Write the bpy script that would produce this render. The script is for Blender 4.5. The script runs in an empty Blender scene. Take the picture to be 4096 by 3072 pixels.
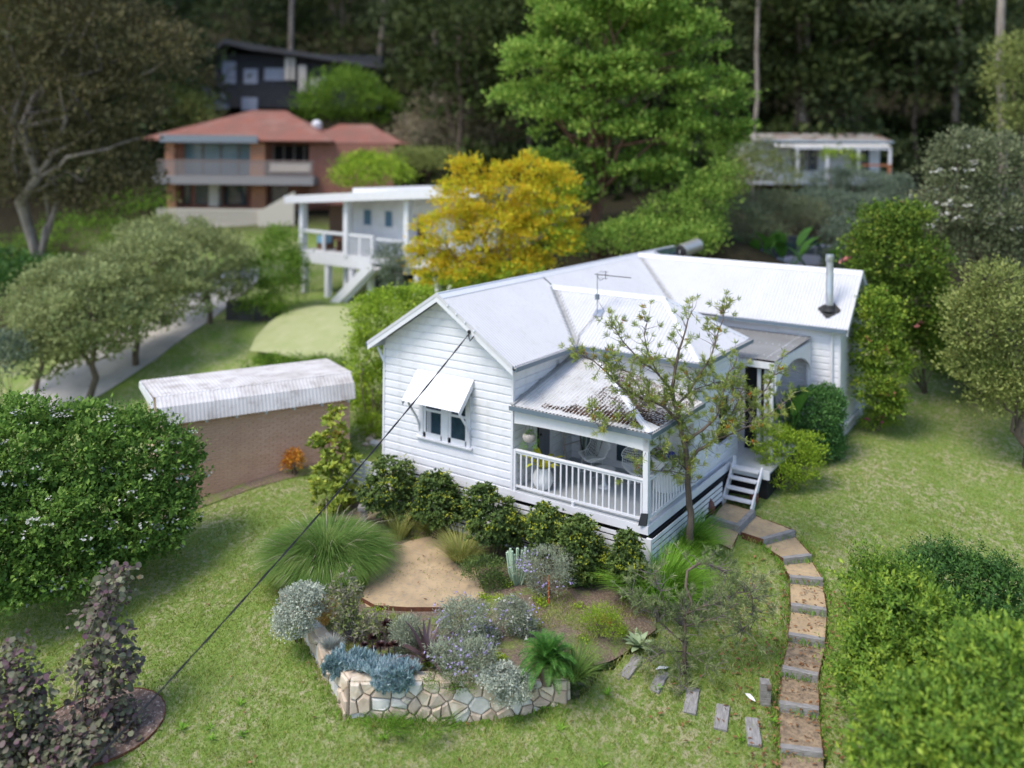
import bpy, math, random
import numpy as np
from mathutils import Vector, Matrix
R = math.radians
random.seed(7)
rng = np.random.default_rng(11)
sc = bpy.context.scene
col = sc.collection

# ------------------------------------------------------------ camera, light
CAM = np.array([16.554, -18.320, 8.384]); YAW = .595; ROLL = -.010; FPX = 3565.9; HZ = 604.7
cd = bpy.data.cameras.new('camera'); co = bpy.data.objects.new('camera', cd); col.objects.link(co)
cd.sensor_width = 36; cd.lens = 36 * FPX / 4096; cd.shift_y = -(1536 - HZ) / 4096
cd.clip_start = .5; cd.clip_end = 2000
co.matrix_world = Matrix.Translation(CAM) @ Matrix.Rotation(YAW, 4, 'Z') @ Matrix.Rotation(R(90), 4, 'X') @ Matrix.Rotation(-ROLL, 4, 'Z')
cd.dof.use_dof = True; cd.dof.focus_distance = 18.8; cd.dof.aperture_fstop = cd.lens / 1000 / .15
sc.camera = co
w = bpy.data.worlds.new('World'); sc.world = w; w.use_nodes = True
nt = w.node_tree; bg = nt.nodes['Background']; sky = nt.nodes.new('ShaderNodeTexSky')
sky.sky_type = 'NISHITA'; sky.sun_disc = False; sky.sun_elevation = R(58); sky.sun_rotation = R(200)
sky.air_density = 1.0; sky.dust_density = 1.6; sky.ozone_density = 1.6
nt.links.new(sky.outputs[0], bg.inputs[0]); bg.inputs[1].default_value = .15
sd = bpy.data.lights.new('sun', 'SUN'); sd.energy = 1.5; sd.angle = R(22); sd.color = (1, .93, .82)
so = bpy.data.objects.new('sun', sd); col.objects.link(so); so.rotation_euler = (R(32), 0, R(-20))
sc.view_settings.view_transform = 'Standard'; sc.view_settings.look = 'None'
sc.view_settings.exposure = 1.04; sc.view_settings.gamma = 1
sc.render.engine = 'CYCLES'

# ------------------------------------------------------------ geometry of the view, used to survey where things stand
FW = np.array([-math.sin(YAW), math.cos(YAW)]); RT = np.array([math.cos(YAW), math.sin(YAW)])
def ray(px, py):
    a = (px - 2048) / FPX; b = -(py - HZ) / FPX
    c, s = math.cos(ROLL), math.sin(ROLL); r = a * c - b * s; u = a * s + b * c
    return np.array([r * RT[0] + FW[0], r * RT[1] + FW[1], u])
def at(px, py, d): return CAM + d * ray(px, py)
def ld(l, d, z=0): return np.array([CAM[0] + RT[0] * l + FW[0] * d, CAM[1] + RT[1] * l + FW[1] * d, z])
K = 4096 / 2212.                       # overview pixels to full pixels
def onz(px, py, z): r = ray(px, py); return CAM + r * (z - CAM[2]) / r[2]

# ------------------------------------------------------------ terrain height
ctl = [(-1.3, -.1, -1.36), (7.3, -.2, -1.33), (8.3, -.6, -1.42), (8.1, 2.6, -1.02), (9.3, 3.2, -1.05), (9.6, 6, -.75), (9.7, 9.6, -.42),
       (9.9, 13.3, -.28), (4, 5, -1.2), (2, 9, -.9), (3, 13, -.5), (-1, 4, -1.1), (4.8, -6.35, -2.2), (8.2, -3.95, -1.97), (3, -5.6, -1.95),
       (1, -4.7, -1.72), (0, -2, -1.5), (4, -2.5, -1.6), (6.5, -2.2, -1.6)]
_TS = [(3083, 2136, 3212, 2099), (3166, 2211, 3281, 2196), (3193, 2284, 3327, 2292), (3199, 2396, 3343, 2414), (3191, 2514, 3339, 2535), (3169.5, 2649, 3315, 2676), (3159, 2790, 3321, 2812), (3169.5, 2966, 3340, 2983)]
for k_, (a_, b_, c_, d_) in enumerate(_TS):
    z_ = -.8 - .172 * (k_ + 1)
    for q_, s_ in ((onz(a_ - 25, b_, z_), 1), (onz(c_ + 25, d_, z_), 1)): ctl.append((q_[0], q_[1], z_ - .1))
for px, py, z in [(3255, 3060, -2.36),
                  (3000, 2600, -1.85), (2700, 2700, -1.9), (2500, 3000, -2.35), (3600, 2500, -1.9), (3900, 2780, -2.4), (4300, 3100, -3.0)]:
    p = onz(px, py, z); ctl.append(tuple(p))
for X, Y, z in [(2000, 830, .3), (1880, 900, -.3), (2100, 1050, -1.), (1700, 1010, -.8), (2200, 1180, -1.6), (300, 1230, -1.9), (0, 1350, -2.2), (0, 1659, -2.8),
                (600, 1600, -2.5), (1100, 1640, -2.5), (1700, 1640, -2.3), (440, 1112, -1.7), (700, 1012, -1.28), (150, 870, -2.), (350, 760, -.6), (545, 615, 1.0),
                (740, 650, .65), (660, 740, -.1), (500, 760, -.6), (900, 620, .8), (0, 700, -1.5)]:
    ctl.append(tuple(onz(X * K, Y * K, z)))
for X, Y, d in [(300, 480, 66), (0, 560, 60), (620, 520, 60), (1250, 470, 46), (1700, 560, 42), (1560, 520, 38), (1750, 440, 50), (1780, 412, 60), (2150, 560, 42), (2150, 420, 55),
                (800, 330, 80), (300, 327, 85), (1500, 327, 80), (2100, 327, 75), (600, 230, 92), (600, 60, 125), (1500, 60, 120), (0, 60, 120), (2200, 60, 115)]:
    ctl.append(tuple(at(X * K, Y * K, d)))
for px, py, d in [(827, 2025, 25.5), (1261, 1876, 27.2), (1440, 1850, 27.95)]: ctl.append(tuple(at(px, py, d)))
for l, d, z in [(-120, 170, 50), (120, 170, 50), (0, 260, 75), (-200, 60, 10), (200, 60, 12), (-160, -60, -12), (160, -60, -12), (0, -80, -10), (0, 5, -3.2), (-20, 10, -3.6), (20, 8, -3.6), (-260, 260, 70), (260, 260, 70)]:
    ctl.append(tuple(ld(l, d, z)))
CT = np.array(ctl)
def _U(r2): return np.where(r2 > 1e-9, r2 * np.log(np.maximum(r2, 1e-9)), 0)
def _fit():
    n = len(CT); P = CT[:, :2]; A = np.zeros((n + 3, n + 3))
    A[:n, :n] = _U(((P[:, None] - P[None]) ** 2).sum(2)) + np.eye(n) * .15
    A[:n, n] = 1; A[:n, n + 1:] = P; A[n, :n] = 1; A[n + 1:, :n] = P.T
    return np.linalg.solve(A, np.concatenate([CT[:, 2], [0, 0, 0]]))
_w = _fit()
def H(x, y):
    x = np.asarray(x, float); y = np.asarray(y, float); sh = x.shape; x = x.ravel(); y = y.ravel(); out = np.empty(len(x))
    for i in range(0, len(x), 40000):
        a, b = x[i:i + 40000], y[i:i + 40000]
        out[i:i + 40000] = _U((a[:, None] - CT[None, :, 0]) ** 2 + (b[:, None] - CT[None, :, 1]) ** 2) @ _w[:-3] + _w[-3] + _w[-2] * a + _w[-1] * b
    return out.reshape(sh)
def hz(x, y): return float(H(np.array([x]), np.array([y]))[0])
def gp(px, py):                       # ground point seen at full-size pixel px, py
    r = ray(px, py); ts = np.concatenate([np.arange(9, 60, .25), np.arange(60, 260, 1)])
    P = CAM[None] + ts[:, None] * r[None]; under = P[:, 2] < H(P[:, 0], P[:, 1])
    if not under.any(): return P[-1]
    i = int(np.argmax(under)); a, b = ts[max(i - 1, 0)], ts[i]
    for _ in range(12):
        m = (a + b) / 2; q = CAM + m * r
        if q[2] < hz(q[0], q[1]): b = m
        else: a = m
    q = CAM + b * r; return np.array([q[0], q[1], hz(q[0], q[1])])
def G(X, Y): return gp(X * K, Y * K)
def dep(p): return float((p[0] - CAM[0]) * FW[0] + (p[1] - CAM[1]) * FW[1])
def hm(p, n): return n * K * dep(p) / FPX      # overview pixels to metres at point p
# garden bed surface
BED = [(-.9, -.25), (-.6, -2.2), (.55, -4.15), (1.12, -4.55), (4.83, -6.2), (8.12, -3.82), (8.35, -2.6), (8.7, -1.2), (8.3, -.25)]
def inpoly(x, y, poly):
    x = np.asarray(x, float); y = np.asarray(y, float); ins = np.zeros(x.shape, bool); n = len(poly)
    for i in range(n):
        x1, y1 = poly[i]; x2, y2 = poly[(i + 1) % n]
        c = ((y1 > y) != (y2 > y)) & (x < (x2 - x1) * (y - y1) / (y2 - y1 + 1e-12) + x1); ins ^= c
    return ins
def HB(x, y):
    x = np.asarray(x, float); y = np.asarray(y, float)
    t = np.clip((x - 7.2) / 1.2, 0, 1) * np.clip((y + 3.4) / .9, 0, 1); h = H(x, y) + .03
    return np.maximum((-1.36 + .034 * y) * (1 - t) + h * t, h)
def B(X, Y, off=0):                   # point on the garden bed seen at overview pixel X, Y
    z = -1.45
    for _ in range(6):
        p = onz(X * K, Y * K, z + off); z = float(HB(np.array([p[0]]), np.array([p[1]]))[0])
    p = onz(X * K, Y * K, z); p[2] = z; return p

# ------------------------------------------------------------ object helpers
def tag(o, label=None, cat=None, group=None, kind=None):
    if label: o['label'] = label
    if cat: o['category'] = cat
    if group: o['group'] = group
    if kind: o['kind'] = kind
    return o
def empty(name, loc=(0, 0, 0), rz=0, label=None, cat=None, group=None):
    o = bpy.data.objects.new(name, None); col.objects.link(o); o.location = Vector(loc); o.rotation_euler = (0, 0, rz); o.empty_display_size = .2
    return tag(o, label, cat, group)
def link(name, me, mat, parent=None, world=True):
    if mat is not None and len(me.materials) == 0: me.materials.append(mat)
    o = bpy.data.objects.new(name, me); col.objects.link(o)
    if parent is not None:
        o.parent = parent
        if world: o.matrix_parent_inverse = wm(parent).inverted()
    return o
def wm(o):
    m = Matrix.LocRotScale(o.location, o.rotation_euler, o.scale)
    return (wm(o.parent) @ o.matrix_parent_inverse @ m) if o.parent else m
def npmesh(name, V, F, smooth=False):     # V (n,3), F (m,k) uniform face size
    V = np.asarray(V, np.float32); F = np.asarray(F, np.int32); me = bpy.data.meshes.new(name)
    me.vertices.add(len(V)); me.vertices.foreach_set('co', V.ravel())
    me.loops.add(F.size); me.loops.foreach_set('vertex_index', F.ravel())
    me.polygons.add(len(F)); me.polygons.foreach_set('loop_start', np.arange(0, F.size, F.shape[1], dtype=np.int32))
    if smooth: me.polygons.foreach_set('use_smooth', np.ones(len(F), bool))
    me.update(calc_edges=True); return me
class MB:
    def __init__(s): s.v = []; s.f = []
    def add(s, v, f):
        n = len(s.v); s.v += [tuple(map(float, p)) for p in v]; s.f += [tuple(i + n for i in q) for q in f]; return s
    def box(s, a, b):
        x0, y0, z0 = a; x1, y1, z1 = b
        return s.add([(x0, y0, z0), (x1, y0, z0), (x1, y1, z0), (x0, y1, z0), (x0, y0, z1), (x1, y0, z1), (x1, y1, z1), (x0, y1, z1)],
                     [(3, 2, 1, 0), (4, 5, 6, 7), (0, 1, 5, 4), (1, 2, 6, 5), (2, 3, 7, 6), (3, 0, 4, 7)])
    def hexa(s, b4, t4):
        return s.add(list(b4) + list(t4), [(3, 2, 1, 0), (4, 5, 6, 7), (0, 1, 5, 4), (1, 2, 6, 5), (2, 3, 7, 6), (3, 0, 4, 7)])
    def bar(s, p, q, w, h, up=(0, 0, 1)):        # rectangular bar between two points, w sideways, h along up
        p = Vector(p); q = Vector(q); d = (q - p).normalized(); u = Vector(up); sd_ = d.cross(u)
        if sd_.length < 1e-4: sd_ = d.cross(Vector((1, 0, 0)))
        sd_.normalize(); u = sd_.cross(d).normalized(); a = sd_ * w / 2; b = u * h / 2
        return s.add([p - a - b, p + a - b, p + a + b, p - a + b, q - a - b, q + a - b, q + a + b, q - a + b],
                     [(3, 2, 1, 0), (4, 5, 6, 7), (0, 1, 5, 4), (1, 2, 6, 5), (2, 3, 7, 6), (3, 0, 4, 7)])
    def tube(s, pts, rad, n=8, cap=True):
        pts = [Vector(p) for p in pts]; m = len(pts); rad = [rad] * m if isinstance(rad, (int, float)) else rad; base = len(s.v); ref = Vector((.31, .17, .93))
        for i, p in enumerate(pts):
            d = (pts[min(i + 1, m - 1)] - pts[max(i - 1, 0)]).normalized(); a = d.cross(ref)
            if a.length < .1: a = d.cross(Vector((1, 0, 0)))
            a.normalize(); b = d.cross(a)
            for k in range(n):
                t = 2 * math.pi * k / n; q = p + (a * math.cos(t) + b * math.sin(t)) * rad[i]; s.v.append(tuple(q))
        for i in range(m - 1):
            for k in range(n):
                a0 = base + i * n + k; a1 = base + i * n + (k + 1) % n; s.f.append((a0, a1, a1 + n, a0 + n))
        if cap: s.f.append(tuple(base + k for k in range(n))[::-1]); s.f.append(tuple(base + (m - 1) * n + k for k in range(n)))
        return s
    def lathe(s, prof, c=(0, 0, 0), n=20, sx=1, sy=1):
        base = len(s.v); m = len(prof)
        for r, z in prof:
            for k in range(n): t = 2 * math.pi * k / n; s.v.append((c[0] + r * sx * math.cos(t), c[1] + r * sy * math.sin(t), c[2] + z))
        for i in range(m - 1):
            for k in range(n):
                a0 = base + i * n + k; a1 = base + i * n + (k + 1) % n; s.f.append((a0, a1, a1 + n, a0 + n))
        s.f.append(tuple(base + k for k in range(n))[::-1]); s.f.append(tuple(base + (m - 1) * n + k for k in range(n)))
        return s
    def prism(s, poly, e):                       # polygon of 3-D points pushed along e
        e = Vector(e); n = len(poly); v = [Vector(p) for p in poly]; 
        return s.add(v + [p + e for p in v], [tuple(range(n))[::-1], tuple(range(n, 2 * n))] + [(i, (i + 1) % n, n + (i + 1) % n, n + i) for i in range(n)])
    def mesh(s, name, smooth=False, bevel=0):
        me = bpy.data.meshes.new(name); me.from_pydata(s.v, [], s.f); me.update()
        if smooth: me.polygons.foreach_set('use_smooth', np.ones(len(me.polygons), bool))
        if smooth and smooth != 'all':
            try: me.set_sharp_from_angle(angle=R(35))
            except Exception: pass
        return me
    def build(s, name, mat, parent=None, smooth=False, bevel=0):
        o = link(name, s.mesh(name, smooth), mat, parent)
        if bevel:
            m = o.modifiers.new('bevel', 'BEVEL'); m.width = bevel; m.segments = 2; m.limit_method = 'ANGLE'
        return o
def dup(root, loc=None, rz=None, scale=None, label=None, group=None):
    def cp(o, par):
        c = o.copy(); col.objects.link(c)
        if par is not None: c.parent = par
        for ch in o.children: cp(ch, c)
        return c
    r = cp(root, None)
    if loc is not None: r.location = Vector(loc)
    if rz is not None: r.rotation_euler = (0, 0, rz)
    if scale is not None: r.scale = scale if hasattr(scale, '__len__') else (scale,) * 3
    if label: r['label'] = label
    if group: r['group'] = group
    return r

# ------------------------------------------------------------ materials
def newmat(name):
    m = bpy.data.materials.new(name); m.use_nodes = True; n = m.node_tree.nodes; return m, n, m.node_tree.links, n['Principled BSDF']
def ramp(n, stops):
    r = n.new('ShaderNodeValToRGB'); e = r.color_ramp.elements
    while len(e) > 1: e.remove(e[-1])
    for i, (p, c) in enumerate(stops):
        x = e[0] if i == 0 else e.new(p); x.position = p; x.color = (*c, 1)
    return r
def mat(name, c, rough=.6, c2=None, scale=4., detail=6, metal=0, bump=0, bscale=None, dirt=None, dscale=1.2, dlo=.55, dhi=.75, stretch=None, spec=.4, coord='Object'):
    m, n, l, p = newmat(name); p.inputs['Roughness'].default_value = rough; p.inputs['Metallic'].default_value = metal; p.inputs['Specular IOR Level'].default_value = spec
    p.inputs['Base Color'].default_value = (*c, 1)
    tc = n.new('ShaderNodeTexCoord'); mp = n.new('ShaderNodeMapping'); l.new(tc.outputs[coord], mp.inputs[0])
    if stretch: mp.inputs['Scale'].default_value = stretch
    out = None
    if c2:
        t = n.new('ShaderNodeTexNoise'); t.inputs['Scale'].default_value = scale; t.inputs['Detail'].default_value = detail; l.new(mp.outputs[0], t.inputs['Vector'])
        r = ramp(n, [(.32, c), (.68, c2)]); l.new(t.outputs[0], r.inputs[0]); out = r.outputs[0]
    if dirt:
        t = n.new('ShaderNodeTexNoise'); t.inputs['Scale'].default_value = dscale; t.inputs['Detail'].default_value = 9; t.inputs['Roughness'].default_value = .7; l.new(mp.outputs[0], t.inputs['Vector'])
        r = ramp(n, [(dlo, (0, 0, 0)), (dhi, (1, 1, 1))]); l.new(t.outputs[0], r.inputs[0]); x = n.new('ShaderNodeMix'); x.data_type = 'RGBA'
        l.new(r.outputs[0], x.inputs[0]); x.inputs[6].default_value = (*c, 1); x.inputs[7].default_value = (*dirt, 1)
        if out: l.new(out, x.inputs[6])
        out = x.outputs[2]
    if out: l.new(out, p.inputs['Base Color'])
    if bump:
        t = n.new('ShaderNodeTexNoise'); t.inputs['Scale'].default_value = bscale or scale * 4; t.inputs['Detail'].default_value = 5; l.new(mp.outputs[0], t.inputs['Vector'])
        b = n.new('ShaderNodeBump'); b.inputs['Strength'].default_value = bump; b.inputs['Distance'].default_value = .02; l.new(t.outputs[0], b.inputs['Height']); l.new(b.outputs[0], p.inputs['Normal'])
    return m
def leafmat(name, cols, trans=.35, rough=.6, spec=.12, vscale=1.8, vary=.45, gain=1.5):
    """cols: dark to light; each leaf takes its own tone, clumps differ a little."""
    cols = [(min(c[0] * gain * (1.18 if c[1] > c[0] * 1.2 else 1), .8), min(c[1] * gain, .8), min(c[2] * gain * (.9 if c[1] > c[2] * 1.6 else .95), .8)) for c in cols] if max(max(c) for c in cols) < .52 else cols
    cols = [tuple(v * .6 for v in cols[0])] + cols[1:]
    m, n, l, p = newmat(name); g = n.new('ShaderNodeNewGeometry'); k = len(cols)
    r = ramp(n, [((i + .0) / max(k - 1, 1), c) for i, c in enumerate(cols)])
    tc = n.new('ShaderNodeTexCoord'); t = n.new('ShaderNodeTexNoise'); t.inputs['Scale'].default_value = vscale; t.inputs['Detail'].default_value = 3; l.new(tc.outputs['Object'], t.inputs['Vector'])
    a = n.new('ShaderNodeMath'); a.operation = 'MULTIPLY_ADD'; a.inputs[1].default_value = 1 - vary; l.new(g.outputs['Random Per Island'], a.inputs[0])
    b = n.new('ShaderNodeMath'); b.operation = 'MULTIPLY_ADD'; b.inputs[1].default_value = 2.4 * vary; b.inputs[2].default_value = -.7 * vary; l.new(t.outputs[0], b.inputs[0]); l.new(b.outputs[0], a.inputs[2])
    l.new(a.outputs[0], r.inputs[0]); l.new(r.outputs[0], p.inputs['Base Color']); p.inputs['Roughness'].default_value = rough; p.inputs['Specular IOR Level'].default_value = spec
    tr = n.new('ShaderNodeBsdfTranslucent'); l.new(r.outputs[0], tr.inputs[0]); mx = n.new('ShaderNodeMixShader'); mx.inputs[0].default_value = trans
    l.new(p.outputs[0], mx.inputs[1]); l.new(tr.outputs[0], mx.inputs[2]); l.new(mx.outputs[0], n['Material Output'].inputs[0]); return m
M = {}
M['paint'] = mat('white_weatherboard_paint', (.70, .70, .73), .45, (.65, .655, .685), 3, dirt=(.5, .5, .48), dscale=3, dlo=.52, dhi=1.0)
M['trim'] = mat('white_gloss_trim', (.66, .66, .69), .45, (.61, .615, .64), 6)
M['roof'] = mat('white_corrugated_steel', (.52, .52, .535), .5, (.49, .49, .505), 1.2, dirt=(.38, .37, .35), dscale=7, dlo=.52, dhi=.95, spec=.35)
M['roofdirty'] = mat('weathered_white_corrugated_steel', (.55, .545, .535), .6, (.46, .455, .44), 2, dirt=(.24, .2, .17), dscale=5, dlo=.55, dhi=.8)
M['gutter'] = mat('slate_blue_gutter', (.13, .17, .21), .4)
M['gutterin'] = mat('grey_gutter_lining', (.42, .41, .39), .6, (.3, .29, .27), 9)
M['valley'] = mat('grey_valley_flashing', (.34, .34, .34), .6, (.22, .22, .215), 6)
M['deck'] = mat('grey_painted_deck', (.46, .48, .50), .6, (.39, .41, .43), 5, stretch=(1, .1, 1))
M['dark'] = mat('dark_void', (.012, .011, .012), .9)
M['glass'] = mat('dark_window_glass', (.02, .035, .05), .06, (.035, .06, .085), 5, spec=.9)
M['sleeper'] = mat('weathered_hardwood_sleeper', (.30, .285, .27), .85, (.15, .14, .13), 5, stretch=(1, 1, 6), bump=.6, bscale=30, dirt=(.07, .065, .06), dscale=3, dlo=.6, dhi=.72)
M['sleepx'] = mat('grey_weathered_timber', (.30, .29, .285), .85, (.17, .16, .155), 4, stretch=(1.2, 9, 9), bump=.7, bscale=8, dirt=(.05, .045, .04), dscale=2.4, dlo=.63, dhi=.72)
M['rust'] = mat('rusted_steel_edging', (.16, .06, .03), .9, (.08, .035, .02), 9)
M['sand'] = mat('yellow_decomposed_granite', (.46, .34, .2), .95, (.34, .25, .15), 2.2, bump=.5, bscale=60, dirt=(.24, .2, .15), dscale=9, dlo=.5, dhi=.72)
M['mulchsand'] = mat('leaf_littered_granite', (.34, .25, .16), .95, (.17, .125, .085), 7, bump=.6, bscale=50, dirt=(.1, .075, .05), dscale=16, dlo=.5, dhi=.66)
M['galv'] = mat('galvanised_steel', (.5, .52, .55), .3, (.4, .42, .45), 5, metal=.8)
M['steel'] = mat('brushed_steel_tank', (.55, .52, .47), .3, metal=.7)
M['black'] = mat('black_rubber', (.02, .02, .02), .7)
M['bark'] = mat('grey_brown_bark', (.17, .13, .1), .95, (.08, .06, .045), 8, stretch=(1, 1, .25), bump=.7, bscale=30)
M['palebark'] = mat('pale_gum_bark', (.3, .26, .22), .9, (.15, .12, .1), 3, stretch=(1, 1, .3))
M['redbark'] = mat('reddish_brown_bark', (.2, .11, .07), .9, (.1, .05, .035), 6, stretch=(1, 1, .3))
M['twig'] = mat('grey_twig_bark', (.2, .17, .16), .9, (.11, .09, .085), 10)
M['pot'] = mat('matt_white_ceramic', (.75, .75, .75), .5)
M['wire'] = mat('white_coated_wire', (.8, .8, .8), .35)
M['terra'] = mat('brown_glazed_pottery', (.14, .045, .03), .4, (.07, .025, .02), 9)
M['wicker'] = mat('pale_wicker', (.5, .46, .43), .8, (.25, .22, .2), 30, stretch=(1, 1, 4), bump=.5)
M['concrete'] = mat('pale_driveway_concrete', (.52, .49, .46), .9, (.42, .39, .36), .5, dirt=(.2, .185, .17), dscale=2.2, dlo=.55, dhi=.8)
M['doorgrey'] = mat('grey_panelled_door_paint', (.13, .135, .16), .4)
M['cable'] = mat('black_service_cable', (.015, .015, .017), .5)
M['poly'] = mat('smoky_grey_polycarbonate', (.23, .225, .215), .35, (.19, .185, .175), 1.5, dirt=(.3, .29, .27), dscale=2, dlo=.55, dhi=.9)
# ------------------------------------------------------------ foliage helpers
def unit(v): return v / (np.linalg.norm(v, axis=-1, keepdims=True) + 1e-9)
def rdir(n): return unit(rng.normal(size=(n, 3)))
def leafmesh(name, P, A, N, S, asp=.5, fold=.12, wave=0):
    """one four-cornered folded leaf per point: P base, A direction, N face normal, S length"""
    n = len(P); A = unit(A); Bv = unit(np.cross(N, A)); N2 = np.cross(A, Bv); S = np.broadcast_to(S, (n,))[:, None]
    wd = S * asp / 2
    V = np.stack([P, P + A * S * .45 + Bv * wd + N2 * S * fold, P + A * S - N2 * S * wave, P + A * S * .45 - Bv * wd + N2 * S * fold], 1).reshape(-1, 3)
    return npmesh(name, V, np.arange(4 * n).reshape(n, 4))
def shell(blobs, n, clumps, sd, inner=.55, lowcut=-.75):
    """leaf points gathered in clumps on the shells of ellipsoids (cx,cy,cz,rx,ry,rz)"""
    b = np.array([list(q) if len(q) == 6 else [q[0], q[1], q[2], q[3], q[3], q[3]] for q in blobs], float)
    b = b.copy(); wgt = (b[:, 3] * b[:, 4] + b[:, 4] * b[:, 5] + b[:, 3] * b[:, 5]); wgt /= wgt.sum()
    bi = rng.choice(len(b), clumps, p=wgt); d = rdir(clumps); lo = d[:, 2] < lowcut; d[lo, 2] *= -.3; d = unit(d)
    rad = (inner + (1 - inner) * rng.random(clumps) ** .45) * (.9 + .22 * rng.random(clumps)); C = b[bi, :3] + d * b[bi, 3:] * rad[:, None]
    # keep clumps that are not buried inside another blob
    if len(b) > 1:
        q = ((C[:, None] - b[None, :, :3]) / b[None, :, 3:]); dd = (q ** 2).sum(2); dd[np.arange(clumps), bi] = 9; keep = dd.min(1) > .45
        C, d = C[keep], d[keep]
    ci = rng.integers(0, len(C), n); off = rng.normal(size=(n, 3)) * sd; off[:, 2] *= .45
    return C[ci] + off, unit(d[ci] * .7 + [0, 0, .35] + off / (sd * 2.0))
def crown(name, blobs, n, size, m, parent, clumps=None, sd=None, asp=.5, up=.5, inner=.55, fold=.12, droop=0, rand=.8, lowcut=-.75, jit=.35):
    bl = np.array([q[3] for q in blobs]); sd = sd or float(bl.mean()) * .17; clumps = clumps or max(20, n // 26)
    P, O = shell(blobs, n, clumps, sd, inner, lowcut); n = len(P)
    A = unit(O * .8 + rdir(n) * rand + np.array([0, 0, .25 - droop])); N = unit(O * .5 + np.array([0, 0, up]) + rdir(n) * .55)
    S = size * (1 - jit + 2 * jit * rng.random(n))
    return link(name, leafmesh(name, P, A, N, S, asp, fold), m, parent)
def rosettes(name, blobs, n, k, size, m, parent, asp=.4, inner=.6, lowcut=-.5, tight=.7, sd=.08, clumps=None):
    """n twig tips, each a rosette of k leaves"""
    P, O = shell(blobs, n, clumps or max(n // 4, 10), sd, inner, lowcut); ax = unit(O * .6 + np.array([0, 0, .75]) + rdir(n) * .3)
    P = np.repeat(P, k, 0); ax = np.repeat(ax, k, 0); d = rdir(n * k); d = unit(d - ax * (d * ax).sum(1, keepdims=True))
    A = unit(d * tight + ax * (.5 + .8 * rng.random((n * k, 1)))); N = unit(ax - A * (ax * A).sum(1, keepdims=True) * .6)
    S = size * (.7 + .6 * rng.random(n * k)); return link(name, leafmesh(name, P, A, N, S, asp, .1, .08), m, parent)
def sprays(name, blobs, n, L, k, size, m, parent, asp=.4, inner=.85, lowcut=-.9, out=.9):
    """leafy shoots standing out of the bush: n shoots of length L with k paired leaves"""
    P, O = shell(blobs, n, max(n // 5, 10), .08, inner, lowcut); ax = unit(O * out + np.array([0, 0, .55]) + rdir(n) * .45); ln = L * (.5 + rng.random(n))
    s1 = unit(np.cross(ax, rdir(n))); s2 = np.cross(ax, s1); t = np.tile(np.linspace(.1, 1, k), n); ang = np.tile(np.arange(k) * 2.4, n)[:, None]
    A0, S1, S2, LL = np.repeat(ax, k, 0), np.repeat(s1, k, 0), np.repeat(s2, k, 0), np.repeat(ln, k); PP = np.repeat(P, k, 0) + A0 * (t * LL)[:, None]
    out_ = S1 * np.cos(ang) + S2 * np.sin(ang); A = unit(out_ + A0 * (.35 + 1.2 * t[:, None] ** 3)); N = unit(A0 + rdir(n * k) * .25)
    o = link(name, leafmesh(name, PP, A, N, size * (.75 + .5 * rng.random(n * k)) * (1 - .35 * t), asp, .1, .05), m, parent); return o
def roundleaf(name, P, A, N, S):
    n = len(P); A = unit(A); Bv = unit(np.cross(N, A)); S = np.broadcast_to(S, (n,))[:, None]; V = []
    for a, b, c in ((0, 0, 0), (.12, .42, .04), (.5, .5, .05), (.85, .28, .0), (1, 0, -.05), (.85, -.28, .0), (.5, -.5, .05), (.12, -.42, .04)): V.append(P + A * S * a + Bv * S * b + unit(N) * S * c)
    return npmesh(name, np.stack(V, 1).reshape(-1, 3), np.arange(8 * n).reshape(n, 8))
def blades(name, base, dirs, L, width, m, parent, bend=1.0, seg=4):
    """arching strap leaves: base (n,3), dirs (n,3) initial direction"""
    n = len(base); L = np.broadcast_to(L, (n,)); dirs = unit(dirs); side = unit(np.cross(dirs, np.tile([0, 0, 1.], (n, 1))) + rdir(n) * .15)
    hor = dirs.copy(); hor[:, 2] = 0; hor = unit(hor + rdir(n) * .05 * [1, 1, 0]); cur = base.copy(); d = dirs.copy(); rows = []
    for i in range(seg + 1):
        w_ = width * (1 - (i / seg) ** 1.6) * .5 + width * .03
        rows += [cur - side * w_, cur + side * w_]
        cur = cur + d * (L / seg)[:, None]; d = unit(d + (hor * .25 + np.array([0, 0, -.42])) * bend * (i + .6) / seg)
    V = np.stack(rows, 1).reshape(-1, 3); k = 2 * (seg + 1); o = np.arange(n)[:, None] * k
    F = np.concatenate([np.stack([o[:, 0] + 2 * i, o[:, 0] + 2 * i + 1, o[:, 0] + 2 * i + 3, o[:, 0] + 2 * i + 2], 1) for i in range(seg)])
    return link(name, npmesh(name, V, F, True), m, parent)
def tuft(name, label, cat, p, r, h, n, width, m, spread=.8, bend=1., group=None, part='leaves', rad0=.25, parent=None):
    root = parent or empty(name, p, 0, label, cat, group)
    a = rng.random(n) * 2 * math.pi; q = np.sqrt(rng.random(n)); base = np.stack([p[0] + np.cos(a) * q * r * rad0, p[1] + np.sin(a) * q * r * rad0, np.full(n, p[2])], 1)
    t = q * spread; d = np.stack([np.cos(a) * t, np.sin(a) * t, np.full(n, 1.)], 1) + rdir(n) * .12
    blades(part, base, d, h * (.6 + .6 * rng.random(n)), width, m, root, bend); return root
def limbs(mb, p, top, r0, r1, n=8, jit=.1, k=6):
    p = np.array(p, float); top = np.array(top, float); pts = []
    L = np.linalg.norm(top - p)
    for i in range(k + 1):
        t = i / k; q = p + (top - p) * t + (rng.normal(size=3) * jit * L * .12 if 0 < i < k else 0); pts.append(q)
    mb.tube(pts, [r0 + (r1 - r0) * i / k for i in range(k + 1)], n); return pts
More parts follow.
